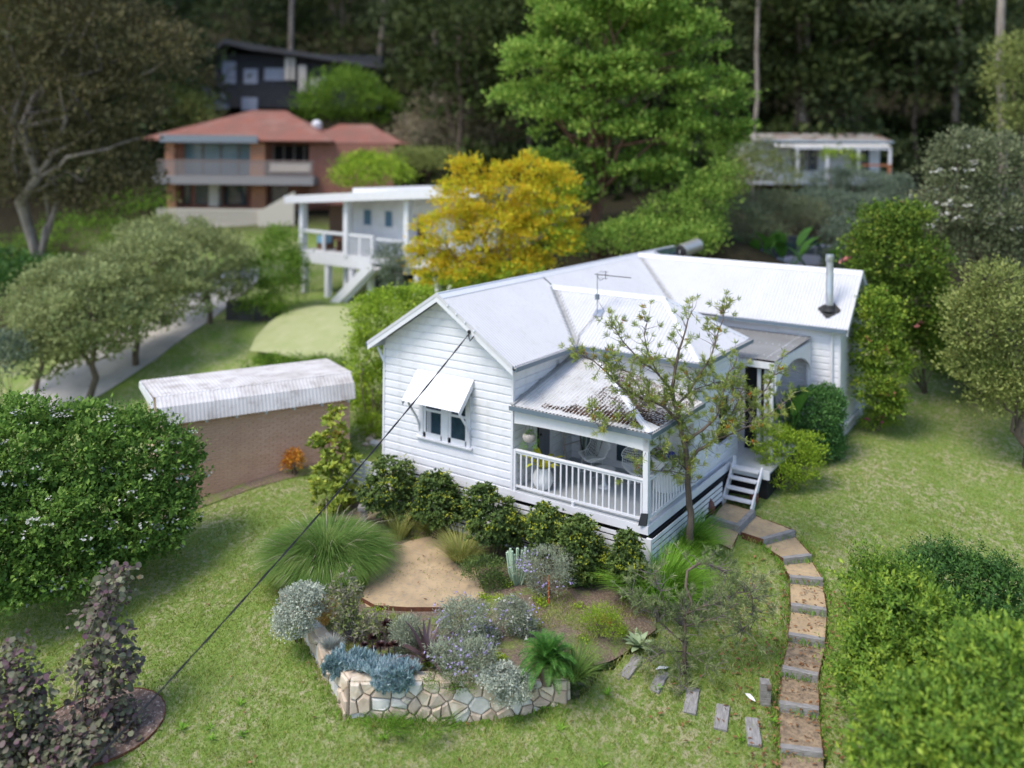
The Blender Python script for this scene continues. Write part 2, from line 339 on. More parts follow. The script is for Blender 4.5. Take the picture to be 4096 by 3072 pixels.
def tree(name, label, cat, p, h, blobs, n, size, m, bark, tr=.15, th=None, nb=7, group=None, lean=(0, 0), tj=.35, **kw):
    """blobs are relative to the tree base"""
    root = empty(name, p, 0, label, cat, group); p = np.array(p, float); mb = MB(); th = th or h * .6
    top = p + [lean[0], lean[1], th]; pts = limbs(mb, p - [0, 0, .15], top, tr, tr * .45, 9, tj)
    bl = [(p[0] + q[0], p[1] + q[1], p[2] + q[2], *q[3:]) for q in blobs]
    for i in range(nb):
        q = bl[i % len(bl)]; rr = q[3:6] if len(q) == 6 else (q[3],) * 3; st = pts[min(len(pts) - 1, 2 + i % 5)]
        e = np.array(q[:3]) + rdir(1)[0] * np.array(rr) * .6; e[2] = max(e[2], st[2] + .1 * h)
        limbs(mb, st, e, tr * .4, tr * .08, 5, .5, 5)
    link('trunk', mb.mesh('trunk', 'all'), bark, root); crown('crown', bl, n, size, m, root, **kw); return root
def bush(name, label, cat, p, blobs, n, size, m, group=None, stems=5, bark=None, **kw):
    root = empty(name, p, 0, label, cat, group); p = np.array(p, float); bl = [(p[0] + q[0], p[1] + q[1], p[2] + q[2], *q[3:]) for q in blobs]; mb = MB()
    for i in range(stems):
        q = bl[i % len(bl)]; e = np.array(q[:3]) + rdir(1)[0] * q[3] * .5; limbs(mb, p + rdir(1)[0] * [.08, .08, 0] - [0, 0, .1], e, .012 + .012 * q[3], .006, 5, .5, 4)
    link('stems', mb.mesh('stems', 'all'), bark or M['bark'], root); crown('foliage', bl, n, size, m, root, **kw); return root
def flowers(name, blobs, n, size, m, parent, k=5, inner=.92, **kw):
    o = rosettes(name, blobs, n, k, size, m, parent, asp=.8, inner=inner, tight=1.2, **kw); o['kind'] = 'stuff'; return o
g = lambda r_, g_, b_: (r_, g_, b_)
LM = {}
LM['hedge'] = leafmat('murraya_leaf', [(.02, .045, .012), (.05, .12, .025), (.11, .22, .045), (.19, .3, .08)])
LM['white'] = leafmat('white_petal', [(.6, .6, .52), (.75, .75, .7)], .3)
LM['haw'] = leafmat('dark_glossy_leaf', [(.025, .05, .022), (.045, .09, .03), (.08, .14, .035), (.13, .19, .045)], .2, .5, .2)
LM['tip'] = leafmat('yellow_green_tip', [(.24, .34, .04), (.38, .46, .07)], .3)
LM['foun'] = leafmat('fountain_grass_blade', [(.03, .08, .02), (.06, .14, .03), (.11, .2, .055), (.22, .3, .12)], .35)
LM['plume'] = leafmat('dry_plume', [(.35, .3, .24), (.5, .43, .36)], .4)
LM['lirio'] = leafmat('bright_green_strap', [(.05, .14, .015), (.1, .24, .03), (.19, .38, .06)], .35)
LM['loma'] = leafmat('olive_strap', [(.08, .12, .03), (.16, .2, .06), (.27, .29, .1), (.3, .24, .12)], .3)
LM['mag'] = leafmat('magnolia_leaf', [(.03, .07, .015), (.09, .16, .025), (.2, .29, .05), (.3, .34, .06), (.34, .17, .04)], .25, .5, .2)
LM['silver'] = leafmat('silver_leaf', [(.26, .3, .24), (.45, .49, .4), (.66, .69, .58)], .2)
LM['lav'] = leafmat('grey_lavender_leaf', [(.1, .14, .1), (.17, .22, .16), (.27, .32, .24)], .2)
LM['lavfl'] = leafmat('lavender_flower', [(.2, .17, .35), (.35, .3, .5)], .2)
LM['blue'] = leafmat('blue_chalksticks_leaf', [(.05, .11, .11), (.12, .22, .24), (.2, .31, .35), (.32, .42, .46)], .15)
LM['fescue'] = leafmat('blue_fescue_blade', [(.14, .2, .2), (.28, .35, .35)], .2)
LM['fire'] = leafmat('orange_firestick', [(.5, .22, .06), (.6, .38, .14), (.4, .34, .1)], .2)
LM['aeon'] = leafmat('black_aeonium_leaf', [(.012, .006, .008), (.03, .012, .015), (.07, .03, .02)], .1, .35, .5)
LM['brom'] = leafmat('dark_purple_strap', [(.02, .012, .016), (.05, .03, .035), (.12, .08, .08)], .15, .35, .5)
LM['cyc'] = leafmat('cycad_leaflet', [(.015, .06, .012), (.035, .12, .02), (.08, .19, .04)], .2, .5, .2)
LM['salvia'] = leafmat('salvia_leaf', [(.09, .15, .05), (.15, .21, .07), (.2, .17, .16), (.14, .22, .06)], .3)
LM['euph'] = leafmat('blue_green_stem', [(.22, .38, .28), (.3, .45, .34)], .1)
LM['grev'] = leafmat('grevillea_needle', [(.06, .1, .03), (.12, .19, .05), (.21, .28, .08), (.28, .26, .07)], .3)
LM['grevfl'] = leafmat('orange_grevillea_flower', [(.5, .14, .03), (.6, .3, .06)], .3)
LM['grev2'] = leafmat('grey_green_needle', [(.07, .12, .05), (.13, .19, .09), (.22, .27, .16)], .3)
LM['agave'] = leafmat('agave_leaf', [(.17, .29, .16), (.27, .38, .25)], .1, .4)
LM['box'] = leafmat('clipped_box_leaf', [(.02, .07, .02), (.045, .13, .035), (.09, .2, .06)], .2, .5, .2)
LM['lime'] = leafmat('lime_green_leaf', [(.07, .15, .015), (.16, .28, .03), (.3, .42, .05)], .35)
LM['hib'] = leafmat('hibiscus_leaf', [(.03, .07, .012), (.07, .15, .02), (.15, .24, .035), (.28, .3, .04)], .3)
LM['pilly'] = leafmat('lilly_pilly_leaf', [(.02, .055, .01), (.045, .1, .015), (.09, .16, .025), (.16, .2, .035)], .25)
LM['peach'] = leafmat('peach_hibiscus_petal', [(.7, .25, .12), (.75, .4, .22)], .3)
LM['magen'] = leafmat('magenta_petal', [(.3, .02, .12), (.45, .04, .2)], .3)
LM['ban'] = leafmat('strelitzia_leaf', [(.03, .1, .02), (.06, .17, .03)], .3, .5, .2)
LM['grey'] = leafmat('grey_green_leaf', [(.05, .075, .04), (.095, .13, .075), (.17, .21, .13)], .25)
LM['bluegrey'] = leafmat('blue_green_leaf', [(.045, .08, .055), (.09, .14, .1), (.15, .2, .15)], .25)
LM['olive'] = leafmat('olive_green_leaf', [(.08, .1, .03), (.16, .19, .06), (.26, .28, .11)], .3)
LM['purple'] = leafmat('purple_green_leaf', [(.04, .022, .035), (.05, .065, .04), (.085, .11, .07), (.1, .05, .075), (.14, .17, .11), (.07, .085, .055), (.18, .08, .03)], .25, .5, .2)
LM['bignear'] = leafmat('fresh_green_leaf', [(.02, .06, .01), (.06, .14, .02), (.14, .25, .035), (.25, .36, .05)], .3, .5, .2)
LM['bigdark'] = leafmat('deep_green_leaf', [(.015, .055, .015), (.035, .1, .025), (.07, .15, .03)], .2, .5, .2)
LM['yellow'] = leafmat('autumn_yellow_leaf', [(.2, .32, .02), (.38, .46, .03), (.62, .6, .04), (.66, .55, .04), (.66, .38, .02), (.6, .62, .06), (.34, .44, .03)], .45, vary=.5)
LM['bigtree'] = leafmat('bright_canopy_leaf', [(.03, .08, .013), (.08, .18, .03), (.17, .29, .06), (.3, .42, .11)], .35)
LM['mid'] = leafmat('mid_green_leaf', [(.035, .09, .015), (.08, .17, .025), (.15, .27, .04)], .35)
LM['olivetree'] = leafmat('dusty_olive_leaf', [(.11, .14, .06), (.19, .22, .1), (.28, .31, .15)], .35)
LM['brown'] = leafmat('bronze_canopy_leaf', [(.045, .042, .02), (.085, .075, .04), (.13, .115, .06)], .25)
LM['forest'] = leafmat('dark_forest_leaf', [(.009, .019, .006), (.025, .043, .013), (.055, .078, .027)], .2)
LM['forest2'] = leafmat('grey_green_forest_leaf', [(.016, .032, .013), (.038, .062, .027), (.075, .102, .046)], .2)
LM['red'] = leafmat('red_yellow_leaf', [(.3, .05, .02), (.45, .2, .03), (.15, .2, .03)], .3)
LM['fern'] = leafmat('yellow_green_frond', [(.3, .33, .02), (.45, .42, .04), (.12, .22, .03)], .35)
LM['litter'] = leafmat('dry_brown_leaf', [(.07, .035, .02), (.15, .075, .04), (.26, .14, .08)], .15)
LM['dry'] = leafmat('dry_twiggy_bush', [(.2, .16, .13), (.28, .24, .18), (.18, .19, .1)], .3)
# ------------------------------------------------------------ ground sheet
def axis(lo, a, b, hi, st, gr):
    m = list(np.arange(a, b + 1e-6, st)); s = st; x = a; L = []
    while x > lo: s *= gr; x -= s; L.append(x)
    s = st; x = b; Rr = []
    while x < hi: s *= gr; x += s; Rr.append(x)
    return np.array(L[::-1] + m + Rr)
gx = axis(-260, -8, 16, 260, .16, 1.07); gy = axis(-110, -10, 12, 330, .16, 1.07)
GX, GY = np.meshgrid(gx, gy); GZ = H(GX, GY); nx, ny = len(gx), len(gy)
PTH = [onz(a - 6, b, -.8 - .172 * (k + 1)) for k, (a, b, c, d) in enumerate(_TS)] + [onz(3165, 3200, -2.35), onz(3355, 3200, -2.35)] + [onz(c + 6, d, -.8 - .172 * (k + 1)) for k, (a, b, c, d) in list(enumerate(_TS))[::-1]] + [onz(3050, 2022, -.8), onz(2990, 2086, -.8)]
PTH = [(float(q[0]), float(q[1])) for q in PTH]; GZ -= np.where(inpoly(GX, GY, PTH), .3, 0)
GZ -= np.where(inpoly(GX, GY, BED), .25, 0)                       # the bed sheet lies here
idx = np.arange(nx * ny).reshape(ny, nx); F = np.stack([idx[:-1, :-1], idx[:-1, 1:], idx[1:, 1:], idx[1:, :-1]], -1).reshape(-1, 4)
me = npmesh('ground', np.stack([GX, GY, GZ], -1).reshape(-1, 3), F, True)
D_ = (GX - CAM[0]) * FW[0] + (GY - CAM[1]) * FW[1]; L_ = (GX - CAM[0]) * RT[0] + (GY - CAM[1]) * RT[1]
U_ = L_ / np.maximum(D_, 1)
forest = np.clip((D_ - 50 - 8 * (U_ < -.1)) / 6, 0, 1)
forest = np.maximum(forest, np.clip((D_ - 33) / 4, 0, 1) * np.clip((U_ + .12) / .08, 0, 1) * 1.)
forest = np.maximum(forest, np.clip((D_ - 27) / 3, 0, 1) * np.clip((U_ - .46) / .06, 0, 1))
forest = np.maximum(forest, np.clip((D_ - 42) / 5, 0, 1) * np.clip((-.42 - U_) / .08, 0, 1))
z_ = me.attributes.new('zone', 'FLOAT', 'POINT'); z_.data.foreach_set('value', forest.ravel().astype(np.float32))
m, n, l, p = newmat('patchy_lawn'); tc = n.new('ShaderNodeTexCoord')
def noise(s, d=6, r=.6):
    t = n.new('ShaderNodeTexNoise'); t.inputs['Scale'].default_value = s; t.inputs['Detail'].default_value = d; t.inputs['Roughness'].default_value = r; l.new(tc.outputs['Object'], t.inputs['Vector']); return t
def mixc(f, a, b):
    x = n.new('ShaderNodeMix'); x.data_type = 'RGBA'; l.new(f, x.inputs[0])
    for i, v in ((6, a), (7, b)):
        if isinstance(v, tuple): x.inputs[i].default_value = (*v, 1)
        else: l.new(v, x.inputs[i])
    return x.outputs[2]
a = noise(14, 8); ra = ramp(n, [(.3, (.115, .195, .035)), (.5, (.18, .27, .055)), (.7, (.28, .34, .10))]); l.new(a.outputs[0], ra.inputs[0])
b_ = noise(.7, 6, .7); rb = ramp(n, [(.4, (0, 0, 0)), (.6, (1.2, 1.2, 1.2))]); l.new(b_.outputs[0], rb.inputs[0])
c_ = noise(7, 8, .7); rc = ramp(n, [(.46, (0, 0, 0)), (.62, (1.2, 1.2, 1.2))]); l.new(c_.outputs[0], rc.inputs[0])
mu = n.new('ShaderNodeMath'); mu.operation = 'MULTIPLY_ADD'; l.new(rb.outputs[0], mu.inputs[0]); l.new(rc.outputs[0], mu.inputs[1])
dd = noise(3.3, 6, .7); rd = ramp(n, [(.55, (0, 0, 0)), (.75, (.7, .7, .7))]); l.new(dd.outputs[0], rd.inputs[0]); l.new(rd.outputs[0], mu.inputs[2]); mu.use_clamp = True
lawn = mixc(mu.outputs[0], ra.outputs[0], (.40, .375, .22))
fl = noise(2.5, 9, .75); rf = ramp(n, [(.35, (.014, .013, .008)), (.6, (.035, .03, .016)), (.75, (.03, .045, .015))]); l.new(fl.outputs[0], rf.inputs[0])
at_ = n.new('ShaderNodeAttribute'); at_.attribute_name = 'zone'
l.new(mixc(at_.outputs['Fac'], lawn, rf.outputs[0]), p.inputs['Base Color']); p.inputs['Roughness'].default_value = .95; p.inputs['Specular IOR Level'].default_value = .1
bb = noise(45, 6, .8); bu = n.new('ShaderNodeBump'); bu.inputs['Strength'].default_value = .9; bu.inputs['Distance'].default_value = .05; l.new(bb.outputs[0], bu.inputs['Height']); l.new(bu.outputs[0], p.inputs['Normal'])
M['lawn'] = m
tag(link('ground', me, m), 'sloping lawn and hillside ground', None, None, 'structure')

def sheet(name, poly, z_of, m, step=.2, kind='structure', parent=None, smooth=True):
    """ground patch: triangulated fan-grid of a polygon at a height function, edges resampled"""
    import mathutils.geometry as mg
    P = []
    k = len(poly)
    for i in range(k):
        a, b = np.array(poly[i][:2]), np.array(poly[(i + 1) % k][:2]); q = max(1, int(np.linalg.norm(b - a) / step))
        for j in range(q): P.append(tuple(a + (b - a) * j / q))
    ne = len(P); xs = np.arange(min(p[0] for p in P) + step / 2, max(p[0] for p in P), step); ys = np.arange(min(p[1] for p in P) + step / 2, max(p[1] for p in P), step)
    X, Y = np.meshgrid(xs, ys); ins = inpoly(X, Y, [p[:2] for p in P]); I = [(float(x), float(y)) for x, y in zip(X[ins], Y[ins])]
    pts = [Vector(p) for p in P + I]; edges = [(i, (i + 1) % ne) for i in range(ne)]
    v, e, f, _, _, _ = mg.delaunay_2d_cdt(pts, edges, [], 1, 1e-5)
    V = np.array([(q.x, q.y) for q in v]); Z = z_of(V[:, 0], V[:, 1]); me = bpy.data.meshes.new(name)
    me.from_pydata([(a, b, c) for (a, b), c in zip(V, Z)], [], [tuple(q) for q in f]); me.update()
    if smooth: me.polygons.foreach_set('use_smooth', np.ones(len(me.polygons), bool))
    return tag(link(name, me, m, parent), kind=kind)
# soil of the garden bed: mulch with thin grass
m, n, l, p = newmat('mulch_and_thin_grass'); tc = n.new('ShaderNodeTexCoord')
a = noise(26, 8, .75); ra = ramp(n, [(.3, (.07, .05, .035)), (.5, (.2, .145, .105)), (.68, (.4, .31, .23))]); l.new(a.outputs[0], ra.inputs[0])
b_ = noise(1.6, 6, .7); rb = ramp(n, [(.5, (0, 0, 0)), (.6, (1, 1, 1))]); l.new(b_.outputs[0], rb.inputs[0]); c_ = noise(30, 5, .7); rc = ramp(n, [(.4, (.12, .18, .03)), (.65, (.32, .34, .12))]); l.new(c_.outputs[0], rc.inputs[0])
l.new(mixc(rb.outputs[0], ra.outputs[0], rc.outputs[0]), p.inputs['Base Color']); p.inputs['Roughness'].default_value = .95
bb = noise(60, 6, .8); bu = n.new('ShaderNodeBump'); bu.inputs['Strength'].default_value = 1; bu.inputs['Distance'].default_value = .04; l.new(bb.outputs[0], bu.inputs['Height']); l.new(bu.outputs[0], p.inputs['Normal'])
M['soil'] = m
sheet('garden_soil', BED, HB, m, .25)
# sandy seating circle with steel edge
SP = [(905, 1172), (960, 1160), (1012, 1185), (1050, 1235), (1066, 1285), (1040, 1308), (1005, 1320), (900, 1321), (812, 1318), (800, 1300), (818, 1245), (850, 1195)]
spw = [B(X, Y) for X, Y in SP]; sheet('sand_patch', [q[:2] for q in spw], lambda x, y: HB(x, y) + .012, M['sand'], .2)
mb = MB(); e0 = [B(X, Y) for X, Y in [(800, 1306), (830, 1322), (900, 1325), (1000, 1323)]]
for a, b in zip(e0, e0[1:]): mb.bar(Vector(a) + Vector((0, 0, .03)), Vector(b) + Vector((0, 0, .03)), .012, .12)
tag(mb.build('steel_edging', M['rust']), 'thin rusty steel edging strip along the lower rim of the sand patch', 'edging')
# mown mound of the neighbour's lawn
mp_ = [G(X, Y)[:2] for X, Y in [(548, 792), (560, 765), (590, 728), (630, 698), (680, 684), (740, 690), (790, 706), (800, 800), (680, 806)]]; mc = np.mean(mp_, 0)
sheet('mown_lawn', mp_, lambda x, y: H(x, y) + .04 + .55 * np.clip(1 - ((x - mc[0]) ** 2 + (y - mc[1]) ** 2) / 26, 0, 1) ** .8, mat('mown_lawn', (.27, .31, .13), .95, (.34, .35, .18), 1.6, bump=.4, bscale=30), .5)
# driveway
DV = [(0, 915), (140, 805), (285, 715), (430, 640), (505, 590), (565, 590), (560, 622), (470, 700), (350, 790), (215, 880), (130, 940)]
sheet('driveway', [G(X, Y)[:2] for X, Y in DV], lambda x, y: H(x, y) + .03, M['concrete'], .6)
# mulch ring by the purple shrubs
c0 = G(235, 1592); ring = [(c0[0] + 1.05 * math.cos(t), c0[1] + 1.0 * math.sin(t) + .35 * math.cos(t)) for t in np.linspace(0, 2 * math.pi, 28)[:-1]]
sheet('mulch_ring', ring, lambda x, y: H(x, y) + .035, mat('brown_bark_mulch', (.22, .15, .12), .95, (.09, .06, .05), 14, bump=.9, bscale=50, dirt=(.4, .33, .28), dscale=16, dlo=.54, dhi=.62), .2)
mb = MB(); rp = [(x, y, hz(x, y) - .03) for x, y in ring]
for a, b in zip(rp, rp[1:] + rp[:1]): mb.bar(Vector(a) + Vector((0, 0, .02)), Vector(b) + Vector((0, 0, .02)), .012, .12)
tag(mb.build('steel_edging', M['rust']), 'curved dark steel edging around the mulch ring under the purple shrubs', 'edging')
# mulch strip in front of garage wall
_ga = math.atan2(.506, .862) + YAW; _go = ld(-9.97, 25.2)
sheet('mulch_strip', [(_go[0] + math.cos(_ga) * x - math.sin(_ga) * y, _go[1] + math.sin(_ga) * x + math.cos(_ga) * y) for x, y in ((0, -.2), (5.7, -.2), (5.8, -.75), (4.4, -.95), (2.5, -.8), (0, -1.0))], lambda x, y: H(x, y) + .025, M['soil'], .3)

# ------------------------------------------------------------ timber stepped path
path = tag(bpy.data.objects.new('garden_path', None), kind='structure'); col.objects.link(path)
TS = _TS
tm = []
for k, (a, b, c, d) in enumerate(TS): z = -.8 - .172 * (k + 1); tm.append((onz(a, b, z), onz(c, d, z)))
lf = [onz(2862, 2051, -.8), onz(2990, 2086, -.8), onz(3050, 2022, -.8)]           # landing: left, front right, back right
def sleeper(a, b, th=.12, h=.2, back=None, m=None, par=path, nm='timber_sleeper'):
    a = Vector(a); b = Vector(b); d = (b - a); d.z = 0; d.normalize(); nrm = Vector((-d.y, d.x, 0)); me = MB(); L = (b - a).length; N = 9; pr = random.random
    o = bpy.data.objects.new(nm, None)
    V = []
    for i in range(N + 1):
        s = L * i / N
        for (y, z) in ((0, -h), (0, -.012), (.012, 0), (th - .012, 0), (th, -.012), (th, -h)):
            V.append((s, y + (pr() - .5) * .008, z + (pr() - .5) * .008))
    F = []
    for i in range(N):
        for k in range(6): q = i * 6 + k; r_ = i * 6 + (k + 1) % 6; F.append((q, r_, r_ + 6, q + 6))
    F += [tuple(range(6))[::-1], tuple(N * 6 + k for k in range(6))]
    e = bpy.data.meshes.new(nm); e.from_pydata(V, [], F); e.update(); e.materials.append(m or M['sleepx']); o = bpy.data.objects.new(nm, e); col.objects.link(o)
    o.parent = par; o.location = a; o.rotation_euler = (0, -math.atan2(b.z - a.z, L), math.atan2(d.y, d.x)); return o
for a, b in tm: sleeper(a, b)
sleeper(lf[0], lf[1], .14, .2); q1 = Vector(lf[1]); sleeper(q1, lf[2], .14, .22)
def tread(name, A, B_, C_, D_2, m):     # A,B front left/right; C,D back right/left
    P = [Vector(q) for q in (A, B_, C_, D_2)]; V = []; N = 8
    for i in range(N + 1):
        for j in range(N + 1):
            u, v = i / N, j / N; q = P[0].lerp(P[1], u).lerp(P[3].lerp(P[2], u), v); q.z += .012 * (random.random() - .5) - .012; V.append(q)
    F = [(i * (N + 1) + j, (i + 1) * (N + 1) + j, (i + 1) * (N + 1) + j + 1, i * (N + 1) + j + 1) for i in range(N) for j in range(N)]
    V += [Vector((q.x, q.y, q.z - .3)) for q in P]; c = [0, N * (N + 1), (N + 1) ** 2 - 1, N]; s = (N + 1) ** 2
    F += [(c[k], s + k, s + (k + 1) % 4, c[(k + 1) % 4]) for k in range(4)]
    e = bpy.data.meshes.new(name); e.from_pydata(V, [], F); e.update(); return link(name, e, m, path)
pv = (Vector(lf[1]) + Vector((-.05, .05, -.172)), Vector(lf[2]) + Vector((-.1, .1, -.172)))
prev = [pv[0], pv[1]]
for k, (a, b) in enumerate(tm):
    a = Vector(a); b = Vector(b); d = (b - a).normalized(); nn = Vector((-d.y, d.x, 0)) * .1; pa, pb = prev[0].copy(), prev[1].copy(); pa.z = a.z + .02; pb.z = a.z + .02
    tread('path_tread', a + nn, b + nn, pb, pa, M['sand'] if k < 5 else M['mulchsand'])
    for s_, t_ in ((a, pa), (b, pb)):
        e = MB(); e.bar(s_ + Vector((0, 0, -.08)), t_ + Vector((0, 0, -.08)), .008, .16); e.build('steel_edge', M['rust'], path)
    prev = [a.copy() + nn * .1, b.copy() + nn * .1]
a, b = Vector(onz(3172, 3120, -2.3)), Vector(onz(3350, 3140, -2.3)); pa, pb = prev[0].copy(), prev[1].copy(); pa.z = pb.z = -2.28; tread('path_tread', a, b, pb, pa, M['mulchsand'])
L0 = [Vector(q) for q in lf]; blp = L0[0] + (L0[2] - L0[1]); tread('landing_pad', L0[0] + Vector((.1, .1, -.01)), L0[1] + Vector((-.1, .1, -.01)), L0[2] + Vector((-.12, 0, -.01)), blp + Vector((0, .0, -.01)), M['sand'])
# small sandy corner left of the landing
q = [onz(px, py, -1.0) for px, py in ((2845, 2085), (2985, 2115), (2960, 2165), (2915, 2150), (2830, 2120))]
sheet('sand_corner', [(a_[0], a_[1]) for a_ in q], lambda x, y: H(x, y) + .05, M['sand'], .2)
e = MB(); e.bar(Vector(q[1]) + Vector((0, 0, -.04)), Vector(q[2]) + Vector((0, 0, -.08)), .012, .1); tag(e.build('steel_edging', M['rust']), 'short rusty edging strip below the landing beside the lawn', 'edging')

# six loose sleepers across the lawn, and the post
SL = [((1300, 1410), (1328, 1424), (1347, 1396)), ((1357, 1455), (1380, 1466), (1413, 1420)), ((1420, 1484), (1446, 1495), (1468, 1452)), ((1504, 1530), (1528, 1540), (1535, 1484)), ((1570, 1566), (1596, 1574), (1601, 1520)), ((1642, 1597), (1672, 1606), (1663, 1546))]
lbl = ['short grey timber sleeper half in the garden bed beside the grassy tuft, nearest the cycad', 'grey timber sleeper just below the agave', 'grey timber sleeper beside the small white scrap on the lawn', 'grey timber sleeper below the lower branches of the grey-green bush', 'weathered timber sleeper midway between the bush and the stump post', 'cracked timber sleeper nearest the sandy stepped path']
for (a, b, c), t in zip(SL, lbl):
    A = G(*a); Bq = G(*b); Cq = G(*c); z = .05; A = Vector(A); Bq = Vector(Bq); Cq = Vector(Cq)
    wv = Bq - A; ln = (Cq - Bq); w_ = .25; wd = Vector((-ln.y, ln.x, 0)).normalized() * w_
    if wd.dot(wv) > 0: wd = -wd
    o = sleeper(Bq + Vector((0, 0, z)), Cq + Vector((0, 0, z)), w_, .14, par=None, nm='timber_sleeper')
    if (Matrix.Rotation(o.rotation_euler.z, 3, 'Z') @ Vector((0, 1, 0))).dot(wd) < 0:
        o.location = Vector(Bq + wd * -1 * 0) + Vector((0, 0, z)); o.location += wd
    tag(o, t, 'sleeper', 'timber sleepers laid in an arc on the lawn')
p0 = G(1676, 1508); mb = MB(); hh = .42
for i in range(6):
    pass
mb.hexa([(-.09, -.08, -.1), (.09, -.08, -.1), (.09, .08, -.1), (-.09, .08, -.1)], [(-.085, -.09, hh), (.095, -.08, hh - .02), (.09, .09, hh), (-.09, .08, hh + .02)])
r0 = empty('stump_post', p0, .5, 'squat weathered timber post standing on the lawn left of the stepped path', 'post')
link('post', mb.mesh('post'), M['sleeper'], r0, False); mb = MB(); mb.tube([(.02, -.1, hh - .06), (.1, -.1, hh - .06)], .05, 10); link('knob', mb.mesh('knob'), M['bark'], r0, False)
# scraps on lawn
for (X, Y, t, rz_) in ((1438, 1443, 'small crumpled white scrap lying between two sleepers on the lawn', .9), (1632, 1490, 'white feather-like scrap lying on the lawn left of the stump post', -.5)):
    p0 = G(X, Y); mb = MB(); v = [(0, 0, .03), (.1, .04, .06), (.22, .03, .05), (.3, 0, .03), (.2, -.05, .04), (.08, -.04, .05)]
    mb.add(v, [(0, 1, 5), (1, 2, 4, 5), (2, 3, 4)]); o = mb.build('white_scrap', M['pot']); o.location = Vector(p0); o.rotation_euler = (0, 0, rz_); tag(o, t, 'scrap')

# ------------------------------------------------------------ stone retaining wall
def clip(poly, a, b, c):      # keep a*x+b*y<=c
    out = []
    for i in range(len(poly)):
        p, q = poly[i], poly[(i + 1) % len(poly)]; dp = a * p[0] + b * p[1] - c; dq = a * q[0] + b * q[1] - c
        if dp <= 0: out.append(p)
        if dp * dq < 0: t = dp / (dp - dq); out.append((p[0] + t * (q[0] - p[0]), p[1] + t * (q[1] - p[1])))
    return out
def voronoi(w_, h_, seeds):
    C = []
    for i, s in enumerate(seeds):
        P = [(0, 0), (w_, 0), (w_, h_), (0, h_)]
        for j, t in enumerate(seeds):
            if i != j and P: a, b = t[0] - s[0], t[1] - s[1]; P = clip(P, a, b, (t[0] ** 2 + t[1] ** 2 - s[0] ** 2 - s[1] ** 2) / 2)
        if len(P) > 2: C.append(P)
    return C
stm = [mat('cream_sandstone', (.62, .55, .45), .9, (.46, .36, .26), 5, bump=.4, bscale=14), mat('pale_grey_sandstone', (.64, .62, .58), .9, (.47, .45, .41), 5, bump=.4, bscale=14, dirt=(.2, .18, .15), dscale=5, dlo=.62, dhi=.8),
       mat('buff_sandstone', (.56, .47, .37), .9, (.42, .33, .25), 5, bump=.4, bscale=14), mat('rusty_sandstone', (.42, .32, .24), .9, (.5, .42, .34), 4, bump=.4, bscale=14)]
wall = empty('stone_retaining_wall', (4.83, -6.2, -2.2), 0, 'low retaining wall of cream and grey sandstone crazy paving round the garden bed', 'stone wall')
def stoneface(O, u, v, nrm, w_, h0, h1, ns, depth=.07, vmin=.0):
    """irregular stones on a face; height runs from h0 to h1 along u"""
    O, u, v, nrm = map(Vector, (O, u, v, nrm)); hm_ = max(h0, h1); sd_ = []
    rr = random.Random(int(w_ * 1000) + ns)
    while len(sd_) < ns:
        best = None
        for _ in range(rr.choice((1, 1, 5, 8))):
            c = (rr.random() * w_, rr.random() * hm_); dmin = min([math.hypot((c[0] - s[0]) * .62, c[1] - s[1]) for s in sd_] + [9])
            if best is None or dmin > best[0]: best = (dmin, c)
        sd_.append(best[1])
    for P in voronoi(w_, hm_, sd_):
        P = clip(P, -(h1 - h0) / w_, 1, h0)
        if len(P) < 3: continue
        P = [p for i, p in enumerate(P) if math.dist(p, P[i - 1]) > .02]
        if len(P) < 3: continue
        cx = sum(p[0] for p in P) / len(P); cy = sum(p[1] for p in P) / len(P); r = min(math.dist(p, (cx, cy)) for p in P)
        if r < .02: continue
        k1 = max(.3, 1 - .008 / r); k2 = max(.2, 1 - .03 / r); pr = depth * (.5 + .8 * rr.random()); n_ = len(P)
        q = lambda p, k, d: O + u * (cx + (p[0] - cx) * k) + v * (cy + (p[1] - cy) * k) + nrm * d
        V = [q(p, k1, -.04) for p in P] + [q(p, k1, pr * .55) for p in P] + [q(p, k2 * (.94 + .06 * rr.random()), pr + (rr.random() - .5) * .03) for p in P]
        F = [(i, (i + 1) % n_, n_ + (i + 1) % n_, n_ + i) for i in range(n_)] + [(n_ + i, n_ + (i + 1) % n_, 2 * n_ + (i + 1) % n_, 2 * n_ + i) for i in range(n_)] + [tuple(2 * n_ + i for i in range(n_))]
        e = bpy.data.meshes.new('stone'); e.from_pydata(V, [], F); e.update(); link('stone', e, rr.choice(stm + stm[:2]), wall)
def wallrun(a, b, za, zb_, zt0, zt1, ns, th=.26):
    a = Vector((a[0], a[1], 0)); b = Vector((b[0], b[1], 0)); u = (b - a).normalized(); L = (b - a).length; nrm = Vector((u.y, -u.x, 0)); zb0 = min(za, zb_) - .12
    stoneface(a + Vector((0, 0, zb0)) + nrm * .0, u, (0, 0, 1), nrm, L, zt0 - zb0, zt1 - zb0, ns)
    stoneface(a + Vector((0, 0, (zt0))) - nrm * 0, u, (-nrm.x, -nrm.y, 0), (0, 0, 1), L, th, th, int(L * 3.2), .035)
    c = MB(); c.hexa([a + Vector((0, 0, zb0)), b + Vector((0, 0, zb0)), b - nrm * th + Vector((0, 0, zb0)), a - nrm * th + Vector((0, 0, zb0))],
                     [a + Vector((0, 0, zt0 - .005)), b + Vector((0, 0, zt1 - .005)), b - nrm * th + Vector((0, 0, zt1 - .005)), a - nrm * th + Vector((0, 0, zt0 - .005))]); c.build('mortar_core', M['stcore'], wall)
M['stcore'] = mat('dark_stone_joint', (.26, .21, .17), .95, (.14, .11, .09), 12)
zt = -1.53
